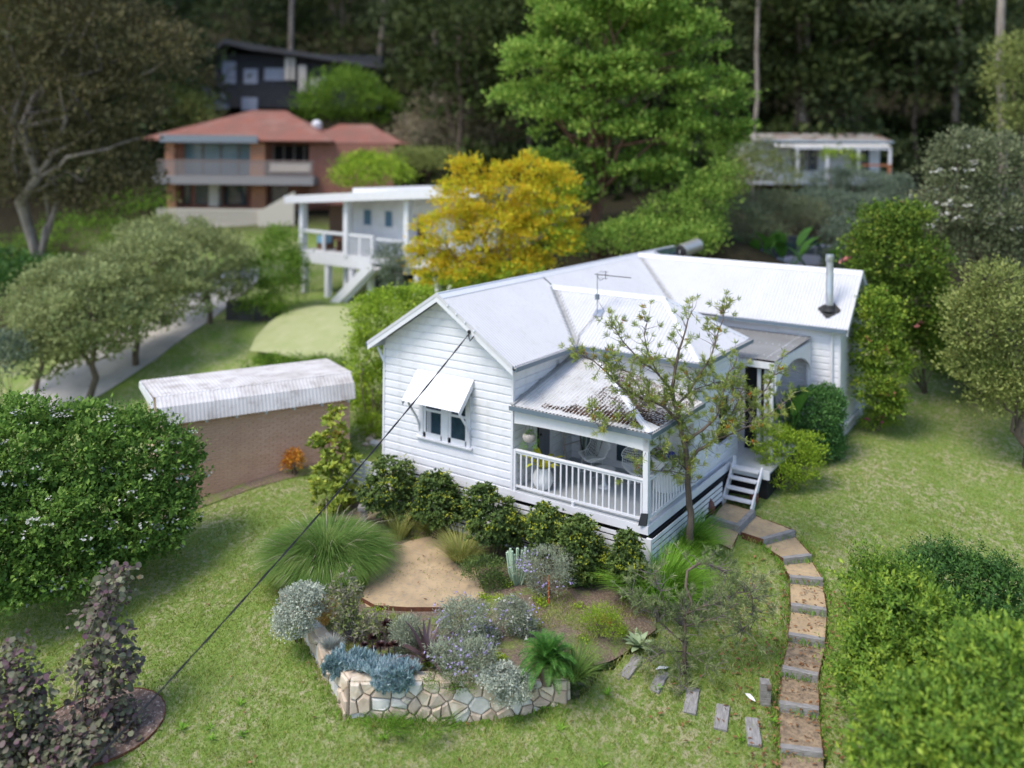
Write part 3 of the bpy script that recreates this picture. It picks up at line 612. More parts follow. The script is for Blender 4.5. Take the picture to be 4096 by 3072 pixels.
wallrun((4.83, -6.2), (8.12, -3.82), -2.22, -1.97, zt, zt, 58)
wallrun((1.12, -4.55), (4.83 - .05, -6.2 + .02), -1.8, -2.22, zt, zt, 56)
stoneface(Vector((8.12, -3.82, -2.1)), Vector((-.59, .81, 0)).normalized(), (0, 0, 1), Vector((.81, .59, 0)), .3, zt + 2.1, zt + 2.1, 4)
e = MB(); c = [(8.12, -3.6), (8.25, -3.05)]
for a, b in zip(c, c[1:]): e.bar((a[0], a[1], -1.56), (b[0], b[1], -1.52), .012, .1)
tag(e.build('steel_edging', M['rust']), 'rusty steel edging of the garden bed right of the stone wall end', 'edging')
# rocks left of the house
rk = [G(812, 958), G(822, 965), G(803, 968), G(818, 950), G(834, 962)]
for i, p0 in enumerate(rk):
    mb = MB(); mb.lathe([(.02, -.08), (.16, -.03), (.17, .05), (.1, .12), (.01, .14)], n=7, sx=1 + .3 * random.random(), sy=.8)
    mb.v = [(x * (1 + .3 * random.random()), y * (1 + .3 * random.random()), z) for x, y, z in mb.v]; o = mb.build('garden_rock', stm[i % 4]); o.location = Vector(p0); s_ = .6 + .5 * random.random(); o.scale = (s_,) * 3
    tag(o, ['pale rock nearest the left wall of the house', 'brownish rock at the front of the little pile left of the house', 'buff rock at the left end of the little pile by the slat fence', 'pale rock at the back of the little pile left of the house', 'rusty rock in the middle of the little pile left of the house'][i], 'rock', 'rocks in the little pile left of the house')
# ------------------------------------------------------------ main house
W = 4.25; O_ = .24; OF = .375; ZE = 3.145; ZR = 4.68; L1 = 11.24; X2 = 9.69; OE = .26; H2 = 1.82; L3 = 4.515; H3 = 1.787; X3 = 8.02; ZR3 = 4.354; XW3 = 7.78; Y3F = 2.97; Y3B = 6.1
SM = (ZR - ZE) / (W / 2 + O_); YB2 = L1 - H2; YW2 = 9.66; YEND = 14.4
house = empty('weatherboard_house', (W / 2, 5, -1.3), 0, 'white weatherboard cottage with white corrugated roof and front porch', 'house')
def corr(name, par, poly, m=None, pitch=.1, amp=.015, lift=0):
    P = [Vector(p) for p in poly]; A = P[0]; s = (P[1] - P[0]).normalized(); nn = (P[1] - P[0]).cross(P[2] - P[1]).normalized()
    if nn.z < 0: nn = -nn
    t = nn.cross(s).normalized()
    if t.z < 0: t = -t
    Q = [((p - A).dot(s), (p - A).dot(t)) for p in P]; s0 = min(q[0] for q in Q); s1 = max(q[0] for q in Q); N = int((s1 - s0) / (pitch / 6)) + 1; V = []; F = []; prev = None
    for i in range(N + 1):
        x = s0 + (s1 - s0) * (i + .001 * (i == 0) - .001 * (i == N)) / N; ys = []
        for k in range(len(Q)):
            (x1, y1), (x2, y2) = Q[k], Q[(k + 1) % len(Q)]
            if abs(x2 - x1) > 1e-9 and min(x1, x2) <= x <= max(x1, x2): ys.append(y1 + (y2 - y1) * (x - x1) / (x2 - x1))
        if len(ys) < 2: prev = None; continue
        h = amp * math.sin(2 * math.pi * x / pitch) + lift; a = len(V)
        for y in (min(ys), max(ys)): V.append(A + s * x + t * y + nn * h)
        if prev is not None: F.append((prev, a, a + 1, prev + 1))
        prev = a
    me = bpy.data.meshes.new(name); me.from_pydata(V, [], F); me.update(); me.polygons.foreach_set('use_smooth', np.ones(len(me.polygons), bool)); return link(name, me, m or M['roof'], par)
def cap(name, par, a, b, d1, d2, w_=.17, lift=.02, m=None):     # folded cap over a ridge or hip; d1,d2 unit directions down each side
    a, b, d1, d2 = map(Vector, (a, b, d1, d2)); e = MB(); z = Vector((0, 0, lift)); t = Vector((0, 0, .012))
    for d in (d1, d2):
        e.add([a + z, b + z, b + z + d * w_, a + z + d * w_, a + z - t, b + z - t, b + z - t + d * w_, a + z - t + d * w_], [(0, 1, 2, 3), (7, 6, 5, 4), (2, 6, 7, 3), (0, 3, 7, 4), (1, 5, 6, 2)])
    e.tube([a + z * 1.2, b + z * 1.2], .022, 8); return e.build(name, m or M['trim'], par)
def gutter(name, par, a, b, out, w_=.11, h=.11):      # open trough along a-b, out = horizontal unit pointing away from the house
    a, b, o = Vector(a), Vector(b), Vector(out); dz = Vector((0, 0, 1)); e = MB()
    prof = [(0, -.015), (0, -h), (w_, -h), (w_ + .01, 0), (w_ - .006, 0), (w_ - .015, -h + .03), (.012, -h + .03), (.012, -.015)]
    e.prism([a + o * x + dz * z for x, z in prof], b - a); g_ = e.build(name, M['gutter'], par)
    e = MB(); e.bar(a + o * w_ * .5 + dz * (-.03), b + o * w_ * .5 + dz * (-.03), w_ - .03, .02); e.build('gutter_lining', M['gutterin'], g_); return g_
def mitre(p, q): return (Vector(q) - Vector(p)).normalized()
eE = Vector((1, 0, -SM)).normalized(); eWd = Vector((-1, 0, -SM)).normalized(); S2 = (ZR - ZE) / H2; e2F = Vector((0, -1, -S2)).normalized(); e2B = Vector((0, 1, -S2)).normalized(); S3 = (ZR3 - ZE) / H3
roof = MB().box((.6, 1, 3.0), (3.6, 13, 3.05)).build('roof', M['dark'], house)
xe = W + O_; vg = .11; yi = L3 - H3; yi2 = L3 + H3; xr3 = W / 2 + (ZR - ZR3) / SM
# main east slope, cut by the valleys to the projecting bay and the rear wing
corr('roof_sheeting', roof, [(xe, -OF, ZE), (xe, yi - vg, ZE), (xr3, L3 - vg * 1.4, ZR3), (xr3 - .001, L3, ZR3), (W / 2, L3, ZR), (W / 2, -OF, ZR)])
corr('roof_sheeting', roof, [(W / 2 + .001, L3, ZR), (xr3, L3, ZR3), (xe + .001, yi2, ZE), (xe, YB2 - vg, ZE), (W / 2 + .06, L1 - vg, ZR)][:0] or [(xe, yi2, ZE), (xe, YB2 - vg, ZE), (W / 2 + .05, L1 - vg, ZR - .02), (W / 2, L3, ZR), (xr3, L3, ZR3)])
corr('roof_sheeting', roof, [(-O_, YEND, ZE), (-O_, -OF, ZE), (W / 2, -OF, ZR), (W / 2, YEND, ZR)])
corr('roof_sheeting', roof, [(xe, L1 + H2, ZE), (xe, YEND, ZE), (W / 2, YEND, ZR), (W / 2, L1 + .05, ZR)])
XE2 = X2 + OE
corr('roof_sheeting', roof, [(xe + vg, YB2, ZE), (XE2, YB2, ZE), (XE2, L1, ZR), (W / 2 + vg, L1, ZR)])
corr('roof_sheeting', roof, [(XE2, L1 + H2, ZE), (xe + vg, L1 + H2, ZE), (W / 2 + vg, L1, ZR), (XE2, L1, ZR)])
xr = X3 - H3
corr('roof_sheeting', roof, [(xe + vg, yi, ZE), (X3, yi, ZE), (xr, L3, ZR3), (xr3 + vg, L3, ZR3)])
corr('roof_sheeting', roof, [(X3, yi, ZE), (X3, yi2, ZE), (xr, L3, ZR3)])
corr('roof_sheeting', roof, [(X3, yi2, ZE), (xe, yi2, ZE), (xr3, L3, ZR3), (xr, L3, ZR3)])
def valley(a, b, s1, s2):
    a, b, s1, s2 = map(Vector, (a, b, s1, s2)); e = MB(); z = Vector((0, 0, -.004)); e.add([a + s1 * .2 + z, a + z * 4, a + s2 * .2 + z, b + s1 * .2 + z, b + z * 4, b + s2 * .2 + z], [(0, 1, 4, 3), (1, 2, 5, 4)]); e.build('valley_flashing', M['valley'], roof)
    # cut sheet ends of the corrugations along the valley
upE = -eE; up2 = -e2F; up3 = Vector((0, 1, S3)).normalized(); dS = Vector((0, -1, 0)); dR = Vector((1, 0, 0))
valley((xe, yi, ZE + .005), (xr3, L3, ZR3 + .005), (0, -1, 0), (1, 0, 0))
valley((xe, YB2, ZE + .005), (W / 2, L1, ZR + .005), (0, -1, 0), (1, 0, 0))
cap('ridge_cap', roof, (W / 2, -OF, ZR), (W / 2, YEND, ZR), eE, eWd, .2)
cap('ridge_cap', roof, (W / 2 + .05, L1, ZR), (XE2, L1, ZR), e2F, e2B, .17)
d3F = Vector((0, -1, -S3)).normalized(); d3B = Vector((0, 1, -S3)).normalized(); d3E = Vector((1, 0, -S3)).normalized()
cap('ridge_cap', roof, (xr3 - .05, L3, ZR3), (xr, L3, ZR3), d3F, d3B, .16)
hd = (Vector((X3, yi, ZE)) - Vector((xr, L3, ZR3))).normalized()
cap('hip_cap', roof, (xr, L3, ZR3), (X3, yi, ZE), Vector((-1, 0, 0)), Vector((0, 1, 0)), .13, .022)
cap('hip_cap', roof, (xr, L3, ZR3), (X3, yi2, ZE), Vector((-1, 0, 0)), Vector((0, -1, 0)), .13, .022)
gutter('gutter', roof, (xe, -OF, ZE), (xe, yi, ZE), (1, 0, 0)); gutter('gutter', roof, (xe, yi, ZE), (X3 + .1, yi, ZE), (0, -1, 0)); gutter('gutter', roof, (X3, yi - .1, ZE), (X3, yi2 + .1, ZE), (1, 0, 0))
gutter('gutter', roof, (5.9, YB2, ZE), (XE2, YB2, ZE), (0, -1, 0)); gutter('gutter', roof, (xe, yi2, ZE), (xe, YB2, ZE), (1, 0, 0)); gutter('gutter', roof, (-O_, -OF, ZE), (-O_, YEND, ZE), (-1, 0, 0))
def barge(par, A, Rg, B2, y, w_=.19, th=.03, axis='y'):          # barge boards on a gable plane
    for P, Q in ((A, Rg), (Rg, B2)):
        P, Q = Vector(P), Vector(Q); dz = Vector((0, 0, -w_)); off = Vector((0, -th, 0)) if axis == 'y' else Vector((th, 0, 0)); up = Vector((0, 0, .01))
        e = MB(); e.prism([P + up, Q + up, Q + dz, P + dz], off); b_ = e.build('barge_board', M['trim'], par)
        e = MB(); c = off * 1.35; e.prism([P + up + Vector((0, 0, .035)), Q + up + Vector((0, 0, .035)), Q + Vector((0, 0, -.05)), P + Vector((0, 0, -.05))], c); e.build('barge_capping', M['roof'], b_)
barge(roof, (-O_ - .02, -OF, ZE - .01), (W / 2, -OF, ZR), (xe + .02, -OF, ZE - .01), 0)
barge(roof, (XE2, YB2 - .05, ZE - .03), (XE2, L1, ZR), (XE2, L1 + H2 + .05, ZE - .03), 0, .17, .03, 'x')
barge(roof, (xe, YEND, ZE), (W / 2, YEND, ZR), (-O_, YEND, ZE), 0, .17, -.03)
e = MB(); sl = Vector((0, 0, -.05))       # soffit linings and fascias
e.add([(-O_, -OF, ZE - .06), (W / 2, -OF, ZR - .06), (W / 2, .0, ZR - .06), (-O_, 0, ZE - .06), (xe, -OF, ZE - .06), (xe, 0, ZE - .06)], [(0, 1, 2, 3), (1, 4, 5, 2)]); e.build('soffit', M['paint'], roof)
e = MB(); e.add([(XE2, YB2, ZE - .05), (XE2, L1, ZR - .05), (X2 - .05, L1, ZR - .05), (X2 - .05, YB2, ZE - .05), (XE2, L1 + H2, ZE - .05), (X2 - .05, L1 + H2, ZE - .05)], [(0, 1, 2, 3), (1, 4, 5, 2)]); e.build('soffit', M['paint'], roof)
for a, b in (((W, 0, 0), (xe, yi, 0)), ((W, Y3F, 0), (X3, yi, 0)), ((XW3, Y3F, 0), (X3, yi2, 0)), ((xe, YW2, 0), (XE2, YB2, 0))):
    x0, x1 = sorted((a[0], b[0])); y0, y1 = sorted((a[1], b[1])); MB().box((x0, y0, ZE - .12), (x1 + .0, y1, ZE - .095)).build('eave_lining', M['paint'], roof)
for p, q in (((xe, -OF, 0), (xe, yi, 0)), ((xe, yi, 0), (X3, yi, 0)), ((X3, yi, 0), (X3, yi2, 0)), ((5.9, YB2, 0), (XE2, YB2, 0)), ((-O_, -OF, 0), (-O_, 13, 0))):
    MB().bar((p[0], p[1], ZE - .085), (q[0], q[1], ZE - .085), .022, .15).build('fascia', M['trim'], roof)
# ---- weatherboards
BP = .208; _bc = {}
def boardmesh(l0, l1, t0, t1, h, dp=.03):
    k = tuple(round(x, 3) for x in (l0, l1, t0, t1, h, dp))
    if k in _bc: return _bc[k]
    V = []; 
    for s0, s1 in ((l0, t0), (l1, t1)):
        for (f, d) in ((0, 0), (0, dp), (.12, dp + .003), (.76, dp - .002), (.86, dp * .12), (1, dp * .12), (1, 0)):
            V.append((s0 + (s1 - s0) * f, -d, h * f))
    F = [(i, i + 1, i + 8, i + 7) for i in range(6)] + [tuple(range(7)), tuple(range(13, 6, -1))]
    e = bpy.data.meshes.new('weatherboard'); e.from_pydata(V, [], F); e.update(); e.materials.append(M['paint']); _bc[k] = e; return e
def cladding(wall_, org, ang, z0, z1, span, holes=(), top=None, pitch=BP, dp=.03):
    """rows of boards on a wall. org (x,y), ang heading of the wall, span(z)->(s0,s1), holes (s0,s1,z0,z1)"""
    z = z0
    while z < z1 - .02:
        h = min(pitch, z1 - z); a, b = span(z), span(z + h); mid = z + h / 2; segs = [(a[0], a[1], b[0], b[1])]
        for (h0, h1, k0, k1) in holes:
            if k0 < mid < k1:
                o = []
                for (p, q, r_, t_) in segs:
                    if h0 > p and h1 < q: o += [(p, h0, r_, h0), (h1, q, h1, t_)]
                    elif h0 <= p < h1 < q: o.append((h1, q, h1, t_))
                    elif p < h0 < q <= h1: o.append((p, h0, r_, h0))
                    elif h0 <= p and h1 >= q: pass
                    else: o.append((p, q, r_, t_))
                segs = o
        for (p, q, r_, t_) in segs:
            if q - p < .03: continue
            o = bpy.data.objects.new('weatherboard', boardmesh(0, q - p, r_ - p, t_ - p, h, dp)); col.objects.link(o); o.parent = wall_; o.location = (org[0] + math.cos(ang) * p, org[1] + math.sin(ang) * p, z); o.rotation_euler = (0, 0, ang)
        z += h
def wallbox(name, a, b): return MB().box(a, b).build(name, M['paint'], house)
# front gable
wf = MB().prism([(0, .02, -.16), (W, .02, -.16), (W, .02, ZE), (W / 2, .02, ZR - .1), (0, .02, ZE)], (0, .1, 0)).build('front_wall', M['paint'], house)
gab = lambda z: (0.03, W - .03) if z < ZE else ((z - ZE) / SM - O_ + .02 if (z - ZE) / SM - O_ > 0 else .03, W - (max((z - ZE) / SM - O_, 0) + .03))
gab = lambda z: (max(.04, (z + .12 - ZE) / SM - O_), W - max(.04, (z + .12 - ZE) / SM - O_))
cladding(wf, (0, .02), 0, -.16, ZR - .14, gab, [(1.27, 2.98, .8, 2.2)])
for x in (-.03, W - .035): MB().box((x, -.025, -.16), (x + .065, .06, ZE - .1)).build('corner_stop', M['trim'], wf)
wl = wallbox('left_wall', (0, .1, -.16), (.08, YEND - .2, ZE))
we = wallbox('east_wall', (W - .1, .12, -.16), (W - .03, YW2, ZE))
roofz = lambda y: 2.12 + (y + .1) * (2.83 - 2.12) / (2.97 + .1)
# boards above and below the porch roof on the main east wall
cladding(we, (W - .03, .06), math.pi / 2, 0, ZE - .1, lambda z: (0.0, Y3F - .06), [(1.0, 1.78, -.1, 2.06)])
# section 3 walls
w3f = wallbox('bay_front_wall', (W, Y3F, -.16), (XW3 - .02, Y3F + .1, ZE)); cladding(w3f, (W, Y3F), 0, 0, ZE - .1, lambda z: (0, XW3 - W), [(1.3, 2.5, .2, 1.7)])
w3e = wallbox('bay_side_wall', (XW3 - .12, Y3F + .05, -.16), (XW3 - .02, Y3B, ZE)); cladding(w3e, (XW3 - .02, Y3F), math.pi / 2, -.16, ZE - .1, lambda z: (.02, Y3B - Y3F), [(1.55, 2.5, .55, 1.85)])
for x, y in ((XW3 - .03, Y3F - .035), (XW3 - .03, Y3B - .03)): MB().box((x - .03, y, -.16), (x + .045, y + .075, ZE - .1)).build('corner_stop', M['trim'], w3e)
w3b = wallbox('bay_back_wall', (W, Y3B - .1, -.16), (XW3 - .1, Y3B, ZE))
# wing 2
w2f = wallbox('rear_wing_front_wall', (W, YW2, -.4), (X2 - .02, YW2 + .1, ZE)); cladding(w2f, (W, YW2), 0, -.2, ZE - .1, lambda z: (3.0, X2 - W - .02), [(2.6, 3.75, -.3, 2.1)], pitch=.2, dp=.014)
w2e = MB().prism([(X2, YW2, -.05), (X2, L1 + H2 - .24, -.05), (X2, L1 + H2 - .24, ZE), (X2, L1, ZR - .1), (X2, YW2, ZE)], (-.1, 0, 0)).build('rear_wing_gable_wall', M['paint'], house)
gb2 = lambda z: (max(.04, (z + .15 - ZE) / S2 - .24), 2 * (L1 - YW2) - max(.04, (z + .15 - ZE) / S2 - .24))
cladding(w2e, (X2, YW2), math.pi / 2, 0.02, ZR - .16, gb2, pitch=.2, dp=.014)
for y in (YW2 - .03, 2 * L1 - YW2 - .05): MB().box((X2 - .04, y, -.05), (X2 + .025, y + .07, ZE - .12)).build('corner_stop', M['trim'], w2e)
b = MB().box((X2 - .3, YW2 + .02, -.7), (X2 - .03, 2 * L1 - YW2, .0)).build('masonry_base', mat('painted_base_wall', (.6, .6, .6), .8, (.42, .42, .4), 6, dirt=(.2, .19, .16), dscale=4, dlo=.5, dhi=.75), house)
MB().tube([(X2 + .06, YW2 - .1, .08), (X2 + .06, 2 * L1 - YW2 + .05, .14)], .05, 10).build('drain_pipe', M['trim'], house, True)
MB().tube([(X2 - .22, YB2 - .02, ZE - .12), (X2 - .22, YW2 - .06, ZE - .28), (X2 - .22, YW2 - .07, -.2)], .045, 10).build('downpipe', M['trim'], house, True)
# brackets and awning and window of the front gable
MB().tube([(-O_ + .02, -.02, ZE - .2), (-.0, -.02, ZE - .55)], .035, 6).build('eave_bracket', M['trim'], wf)
win = MB().box((1.24, -.05, .72), (3.04, .02, .78)).build('front_window', M['trim'], wf)
MB().box((1.22, -.1, .755), (3.05, .0, .8)).build('sill', M['trim'], win, bevel=.008)
for a, b in (((1.28, .8), (1.42, 2.2)), ((2.06, .8), (2.26, 2.2)), ((2.86, .8), (2.98, 2.2)), ((1.28, 2.12), (2.98, 2.24))): MB().box((a[0], -.045, a[1]), (b[0], .02, b[1])).build('architrave', M['trim'], win)
for x0, x1 in ((1.42, 2.06), (2.26, 2.86)):
    s = MB()
    for a, b, y in (((x0, .8), (x0 + .08, 2.12), 0), ((x1 - .05, .8), (x1, 2.12), 0), ((x0, .8), (x1, .93), 0), ((x0, 1.5), (x1, 1.56), -.01), ((x0, 2.05), (x1, 2.12), 0)): s.box((a[0], -.025 + y, a[1]), (b[0], .01, b[1]))
    s.build('sash', M['trim'], win); MB().box((x0 + .04, .005, .85), (x1 - .03, .015, 2.1)).build('pane', M['glass'], win)
MB().box((1.52, .0, .93), (1.66, .006, 1.5)).build('curtain', mat('grey_white_curtain', (.5, .5, .53), .8, (.2, .2, .22), 30, stretch=(1, 1, .01)), win)
awn = empty('window_awning', (2.1, 0, 2.5), 0, 'white corrugated metal awning on curved brackets over the front gable window', 'awning')
corr('awning_sheet', awn, [(1.2, -.66, 1.86), (3.06, -.66, 1.86), (3.06, -.03, 2.56), (1.2, -.03, 2.56)], M['trim'], .075, .008)
for x in (1.2, 3.06):
    MB().prism([(x, -.66, 1.85), (x, -.03, 2.55), (x, -.03, 2.35), (x, -.62, 1.72)], (.012, 0, 0)).build('side_cheek', M['trim'], awn)
    xx = x + (.1 if x < 2 else -.08); q = [(xx, -.54 + .5 * t - .05 * math.sin(t * 6.28), 1.9 - .95 * t ** 1.25) for t in np.linspace(0, 1, 10)]; e = MB()
    for a, b in zip(q, q[1:]): e.bar(a, b, .035, .05)
    e.build('curved_bracket', M['trim'], awn)
# service line
MB().tube([(3.2, -OF - .03, ZE + .75), (3.23, -OF - .1, ZE + .6), (3.28, -OF - .12, ZE + .5), (3.36, -OF - .06, ZE + .62)], .018, 6).build('x', M['cable'])
bpy.data.objects[-1].name if False else None
lp = [o for o in bpy.data.objects if o.name == 'x'][0]; lp.name = 'cable_loop'
E_ = np.array([3.2, -OF - .05, ZE + .66]); T_ = at(380, 3130, 13.5); N_ = 40; pts = []
cabl = empty('power_line', E_, 0, 'black twisted power cable running from the front gable down across the lawn', 'cable')
for k in (0, 1):
    pts = [tuple(E_ + (T_ - E_) * i / N_ * 1.0 + np.array([.012 * math.cos(i * 1.3 + k * math.pi), 0, .012 * math.sin(i * 1.3 + k * math.pi) - .55 * 4 * (i / N_) * (1 - i / N_) * .35])) for i in range(N_ + 1)]
    MB().tube(pts, .011, 5).build('strand', M['cable'], cabl)
lp.parent = cabl; lp.matrix_parent_inverse = wm(cabl).inverted()
MB().lathe([(.02, 0), (.045, .02), (.045, .07), (.02, .09)], tuple(E_), 10).build('insulator', M['black'], cabl)
for t in (.18, .32, .46, .6):
    x = W / 2 + t * 2.0; MB().box((x, -OF - .07, ZR - t * 2.0 * SM - .03), (x + .05, -OF - .02, ZR - t * 2.0 * SM + .01)).build('cable_clip', M['trim'], cabl)
# louvre vent
v = MB()
for i in range(5): v.box((W + .0, 2.05, 2.8 - .045 * i), (W + .02, 2.2, 2.815 - .045 * i))
v.build('wall_vent', M['valley'], we)
# ---- skirt: slats under the front
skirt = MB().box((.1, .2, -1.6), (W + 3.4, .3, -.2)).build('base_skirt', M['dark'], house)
sl = {}
def slat(par, L, x, y, z, ang, h=.095, m=None):
    k = (round(L, 2), h)
    if k not in sl: e = MB().box((0, -.007, 0), (L, .007, h)).mesh('slat'); e.materials.append(m or M['paint']); sl[k] = e
    o = bpy.data.objects.new('slat', sl[k]); col.objects.link(o); o.parent = par; o.location = (x, y, z); o.rotation_euler = (0, 0, ang); return o
PX = W + 3.68
for i in range(9): slat(skirt, PX + .14, 0, -.13, -.33 - .13 * i, 0, .093)
MB().box((PX + .02, -.14, -1.6), (PX + .15, -.05, -.23)).build('skirt_post', M['trim'], skirt)
for i in range(9):
    z = -.33 - .13 * i; yb = 4.2 if z > -.75 else 3.0 if z > -.98 else 2.0; slat(skirt, yb + .1, PX + .15, -.1, z, math.pi / 2, .093)
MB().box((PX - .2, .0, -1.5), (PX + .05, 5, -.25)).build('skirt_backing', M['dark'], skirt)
MB().box((0, -.02, -.24), (W, .06, -.165)).build('base_trim', M['trim'], skirt)
# ---- porch
deck = MB().box((W, .02, -.17), (PX - .02, Y3F, -.05)).build('porch_deck', M['dark'], house)
nb_ = 41; bw = (PX - W) / nb_; e = MB().box((.003, -.02, 0), (bw - .003, Y3F, .03)).mesh('deck_board'); e.materials.append(M['deck'])
for i in range(nb_):
    o = bpy.data.objects.new('deck_board', e); col.objects.link(o); o.parent = deck; o.location = (W + i * bw, 0, -.03 + .001 * (i % 2))
MB().box((W, -.045, -.19), (PX + .03, -.02, .002)).build('deck_fascia', M['trim'], deck); MB().box((PX + .0, -.02, -.19), (PX + .03, 5.1, .002)).build('deck_fascia', M['trim'], deck)
MB().box((PX - .13, -.01, .0), (PX - .0, .1, 1.98)).build('corner_post', M['trim'], house, bevel=.006); MB().box((W + .02, .0, .0), (W + .1, .07, 1.02)).build('half_post', M['trim'], house)
bal = MB().bar((W + .1, .04, 1.0), (PX - .12, .04, 1.0), .085, .05).build('porch_balustrade', M['trim'], house, bevel=.01)
MB().bar((W + .1, .04, .95), (PX - .12, .04, .95), .035, .05).build('under_rail', M['trim'], bal); MB().bar((W + .1, .04, .12), (PX - .12, .04, .12), .045, .05).build('bottom_rail', M['trim'], bal)
MB().bar((PX - .05, .1, 1.0), (PX - .05, Y3F, 1.0), .085, .05).build('side_top_rail', M['trim'], bal); MB().bar((PX - .05, .1, .12), (PX - .05, Y3F, .12), .045, .05).build('side_bottom_rail', M['trim'], bal)
bm = MB().box((-.019, -.012, .14), (.019, .012, .95)).mesh('baluster'); bm.materials.append(M['trim'])
for i in range(21):
    o = bpy.data.objects.new('baluster', bm); col.objects.link(o); o.parent = bal; o.location = (W + .24 + i * (3.68 - .42) / 20, .04, 0)
for i in range(17):
    o = bpy.data.objects.new('baluster', bm); col.objects.link(o); o.parent = bal; o.location = (PX - .05, .24 + i * 2.6 / 16, 0); o.rotation_euler = (0, 0, math.pi / 2)
MB().box((W + 1.7, .0, 0), (W + 1.76, .06, .1)).build('rail_foot', M['trim'], bal)
# porch beam with shallow arch, front and side
def archbeam(name, A, Bq, zt_, zb_, rise, th, par):
    A, Bq = Vector(A), Vector(Bq); n_ = 16; lo = []
    for i in range(n_ + 1): t = i / n_; q = A.lerp(Bq, t); q.z = zb_ + rise * math.sin(math.pi * t) ** .6; lo.append(q)
    d = (Bq - A).normalized(); off = Vector((d.y, -d.x, 0)) * th; V = []
    for q in lo: V += [q, Vector((q.x, q.y, zt_)), q + off, Vector((q.x, q.y, zt_)) + off]
    F = []
    for i in range(n_): a = 4 * i; b_ = a + 4; F += [(a, b_, b_ + 1, a + 1), (a + 2, a + 3, b_ + 3, b_ + 2), (a, a + 2, b_ + 2, b_), (a + 1, b_ + 1, b_ + 3, a + 3)]
    F += [(0, 1, 3, 2), (4 * n_, 4 * n_ + 2, 4 * n_ + 3, 4 * n_ + 1)]; e = bpy.data.meshes.new(name); e.from_pydata(V, [], F); e.update(); return link(name, e, M['trim'], par)
ZP = 2.12; PT = 2.83
porch = archbeam('porch_roof', (W + .06, .03, 0), (PX - .0, .03, 0), 2.03, 1.66, .05, .04, house)
archbeam('side_beam', (PX - .03, .0, 0), (PX - .03, Y3F, 0), 2.03, 1.66, .05, .04, porch)
xo = PX + .085; yo = -.095; run = Y3F - yo; sp = (PT - ZP) / run; xh = xo - run
corr('porch_sheeting', porch, [(W + .02, yo, ZP), (xo, yo, ZP), (xh, Y3F, PT), (W + .02, Y3F, PT)], M['roofdirty'], .1, .016)
corr('porch_sheeting', porch, [(xo, yo, ZP), (xo, Y3F, ZP), (xh, Y3F, PT)], M['roofdirty'], .1, .016)
cap('porch_hip_cap', porch, (xh, Y3F, PT), (xo, yo, ZP), Vector((-1, 0, 0)), Vector((0, 1, 0)), .12, .02)
gutter('porch_gutter', porch, (W + .0, yo + .04, ZP), (xo + .06, yo + .04, ZP), (0, -1, 0)); gutter('porch_gutter', porch, (xo - .04, yo - .06, ZP), (xo - .04, Y3F, ZP), (1, 0, 0))
MB().bar((W + .03, yo, ZP + .03), (W + .03, Y3F, PT + .03), .12, .015).build('wall_flashing', M['valley'], porch)
MB().box((W, .08, 2.0), (PX, Y3F, 2.03)).build('porch_ceiling', M['paint'], porch)
# door in the east wall, window in the bay wall
dr = MB().box((W - .02, 1.02, 0), (W + .015, 1.12, 2.08)).build('front_door', M['trim'], we)
MB().box((W - .02, 1.78, 0), (W + .03, 1.88, 2.08)).build('door_frame', M['trim'], dr); MB().box((W - .09, 1.12, 0), (W - .024, 1.78, 2.06)).build('dark_doorway', M['dark'], dr)
e = MB().box((W - .02, 1.27, .02), (W - .002, 1.775, 2.04))
for y0 in (1.34, 1.56): e.box((W - .002, y0, .25), (W + .008, y0 + .14, .95)); e.box((W - .002, y0, 1.1), (W + .008, y0 + .14, 1.75))
o = e.build('door_leaf', M['doorgrey'], dr)
MB().lathe([(.01, 0), (.035, .02), (.03, .05), (.005, .07)], (W + .01, 1.31, 1.0), 10).build('knob', M['black'], dr)
wi = MB().box((5.5, Y3F - .06, .1), (6.8, Y3F, .18)).build('porch_window', M['trim'], w3f)
for a, b in (((5.5, .18), (5.62, 1.75)), ((6.68, .18), (6.8, 1.75)), ((5.5, 1.68), (6.8, 1.78))): MB().box((a[0], Y3F - .05, a[1]), (b[0], Y3F, b[1])).build('architrave', M['trim'], wi)
MB().box((5.62, Y3F - .02, .18), (6.68, Y3F - .01, 1.68)).build('pane', M['glass'], wi); MB().box((6.05, Y3F - .03, .95), (6.6, Y3F - .022, 1.3)).build('blue_window_panel', mat('plain_blue', (.06, .1, .35), .6), wi)  # flat blue panel just in front of the pane
wi = MB().box((XW3 - .01, 4.48, .48), (XW3 + .07, 5.5, .55)).build('bay_window', M['trim'], w3e)
for a, b in (((4.5, .55), (4.6, 1.85)), ((5.38, .55), (5.48, 1.85)), ((4.5, 1.78), (5.48, 1.88)), ((4.5, 1.15), (5.48, 1.2))): MB().box((XW3 - .02, a[0], a[1]), (XW3 + .03, b[0], b[1])).build('architrave', M['trim'], wi)
MB().box((XW3 - .03, 4.6, .55), (XW3 - .02, 5.38, 1.8)).build('pane', M['glass'], wi)
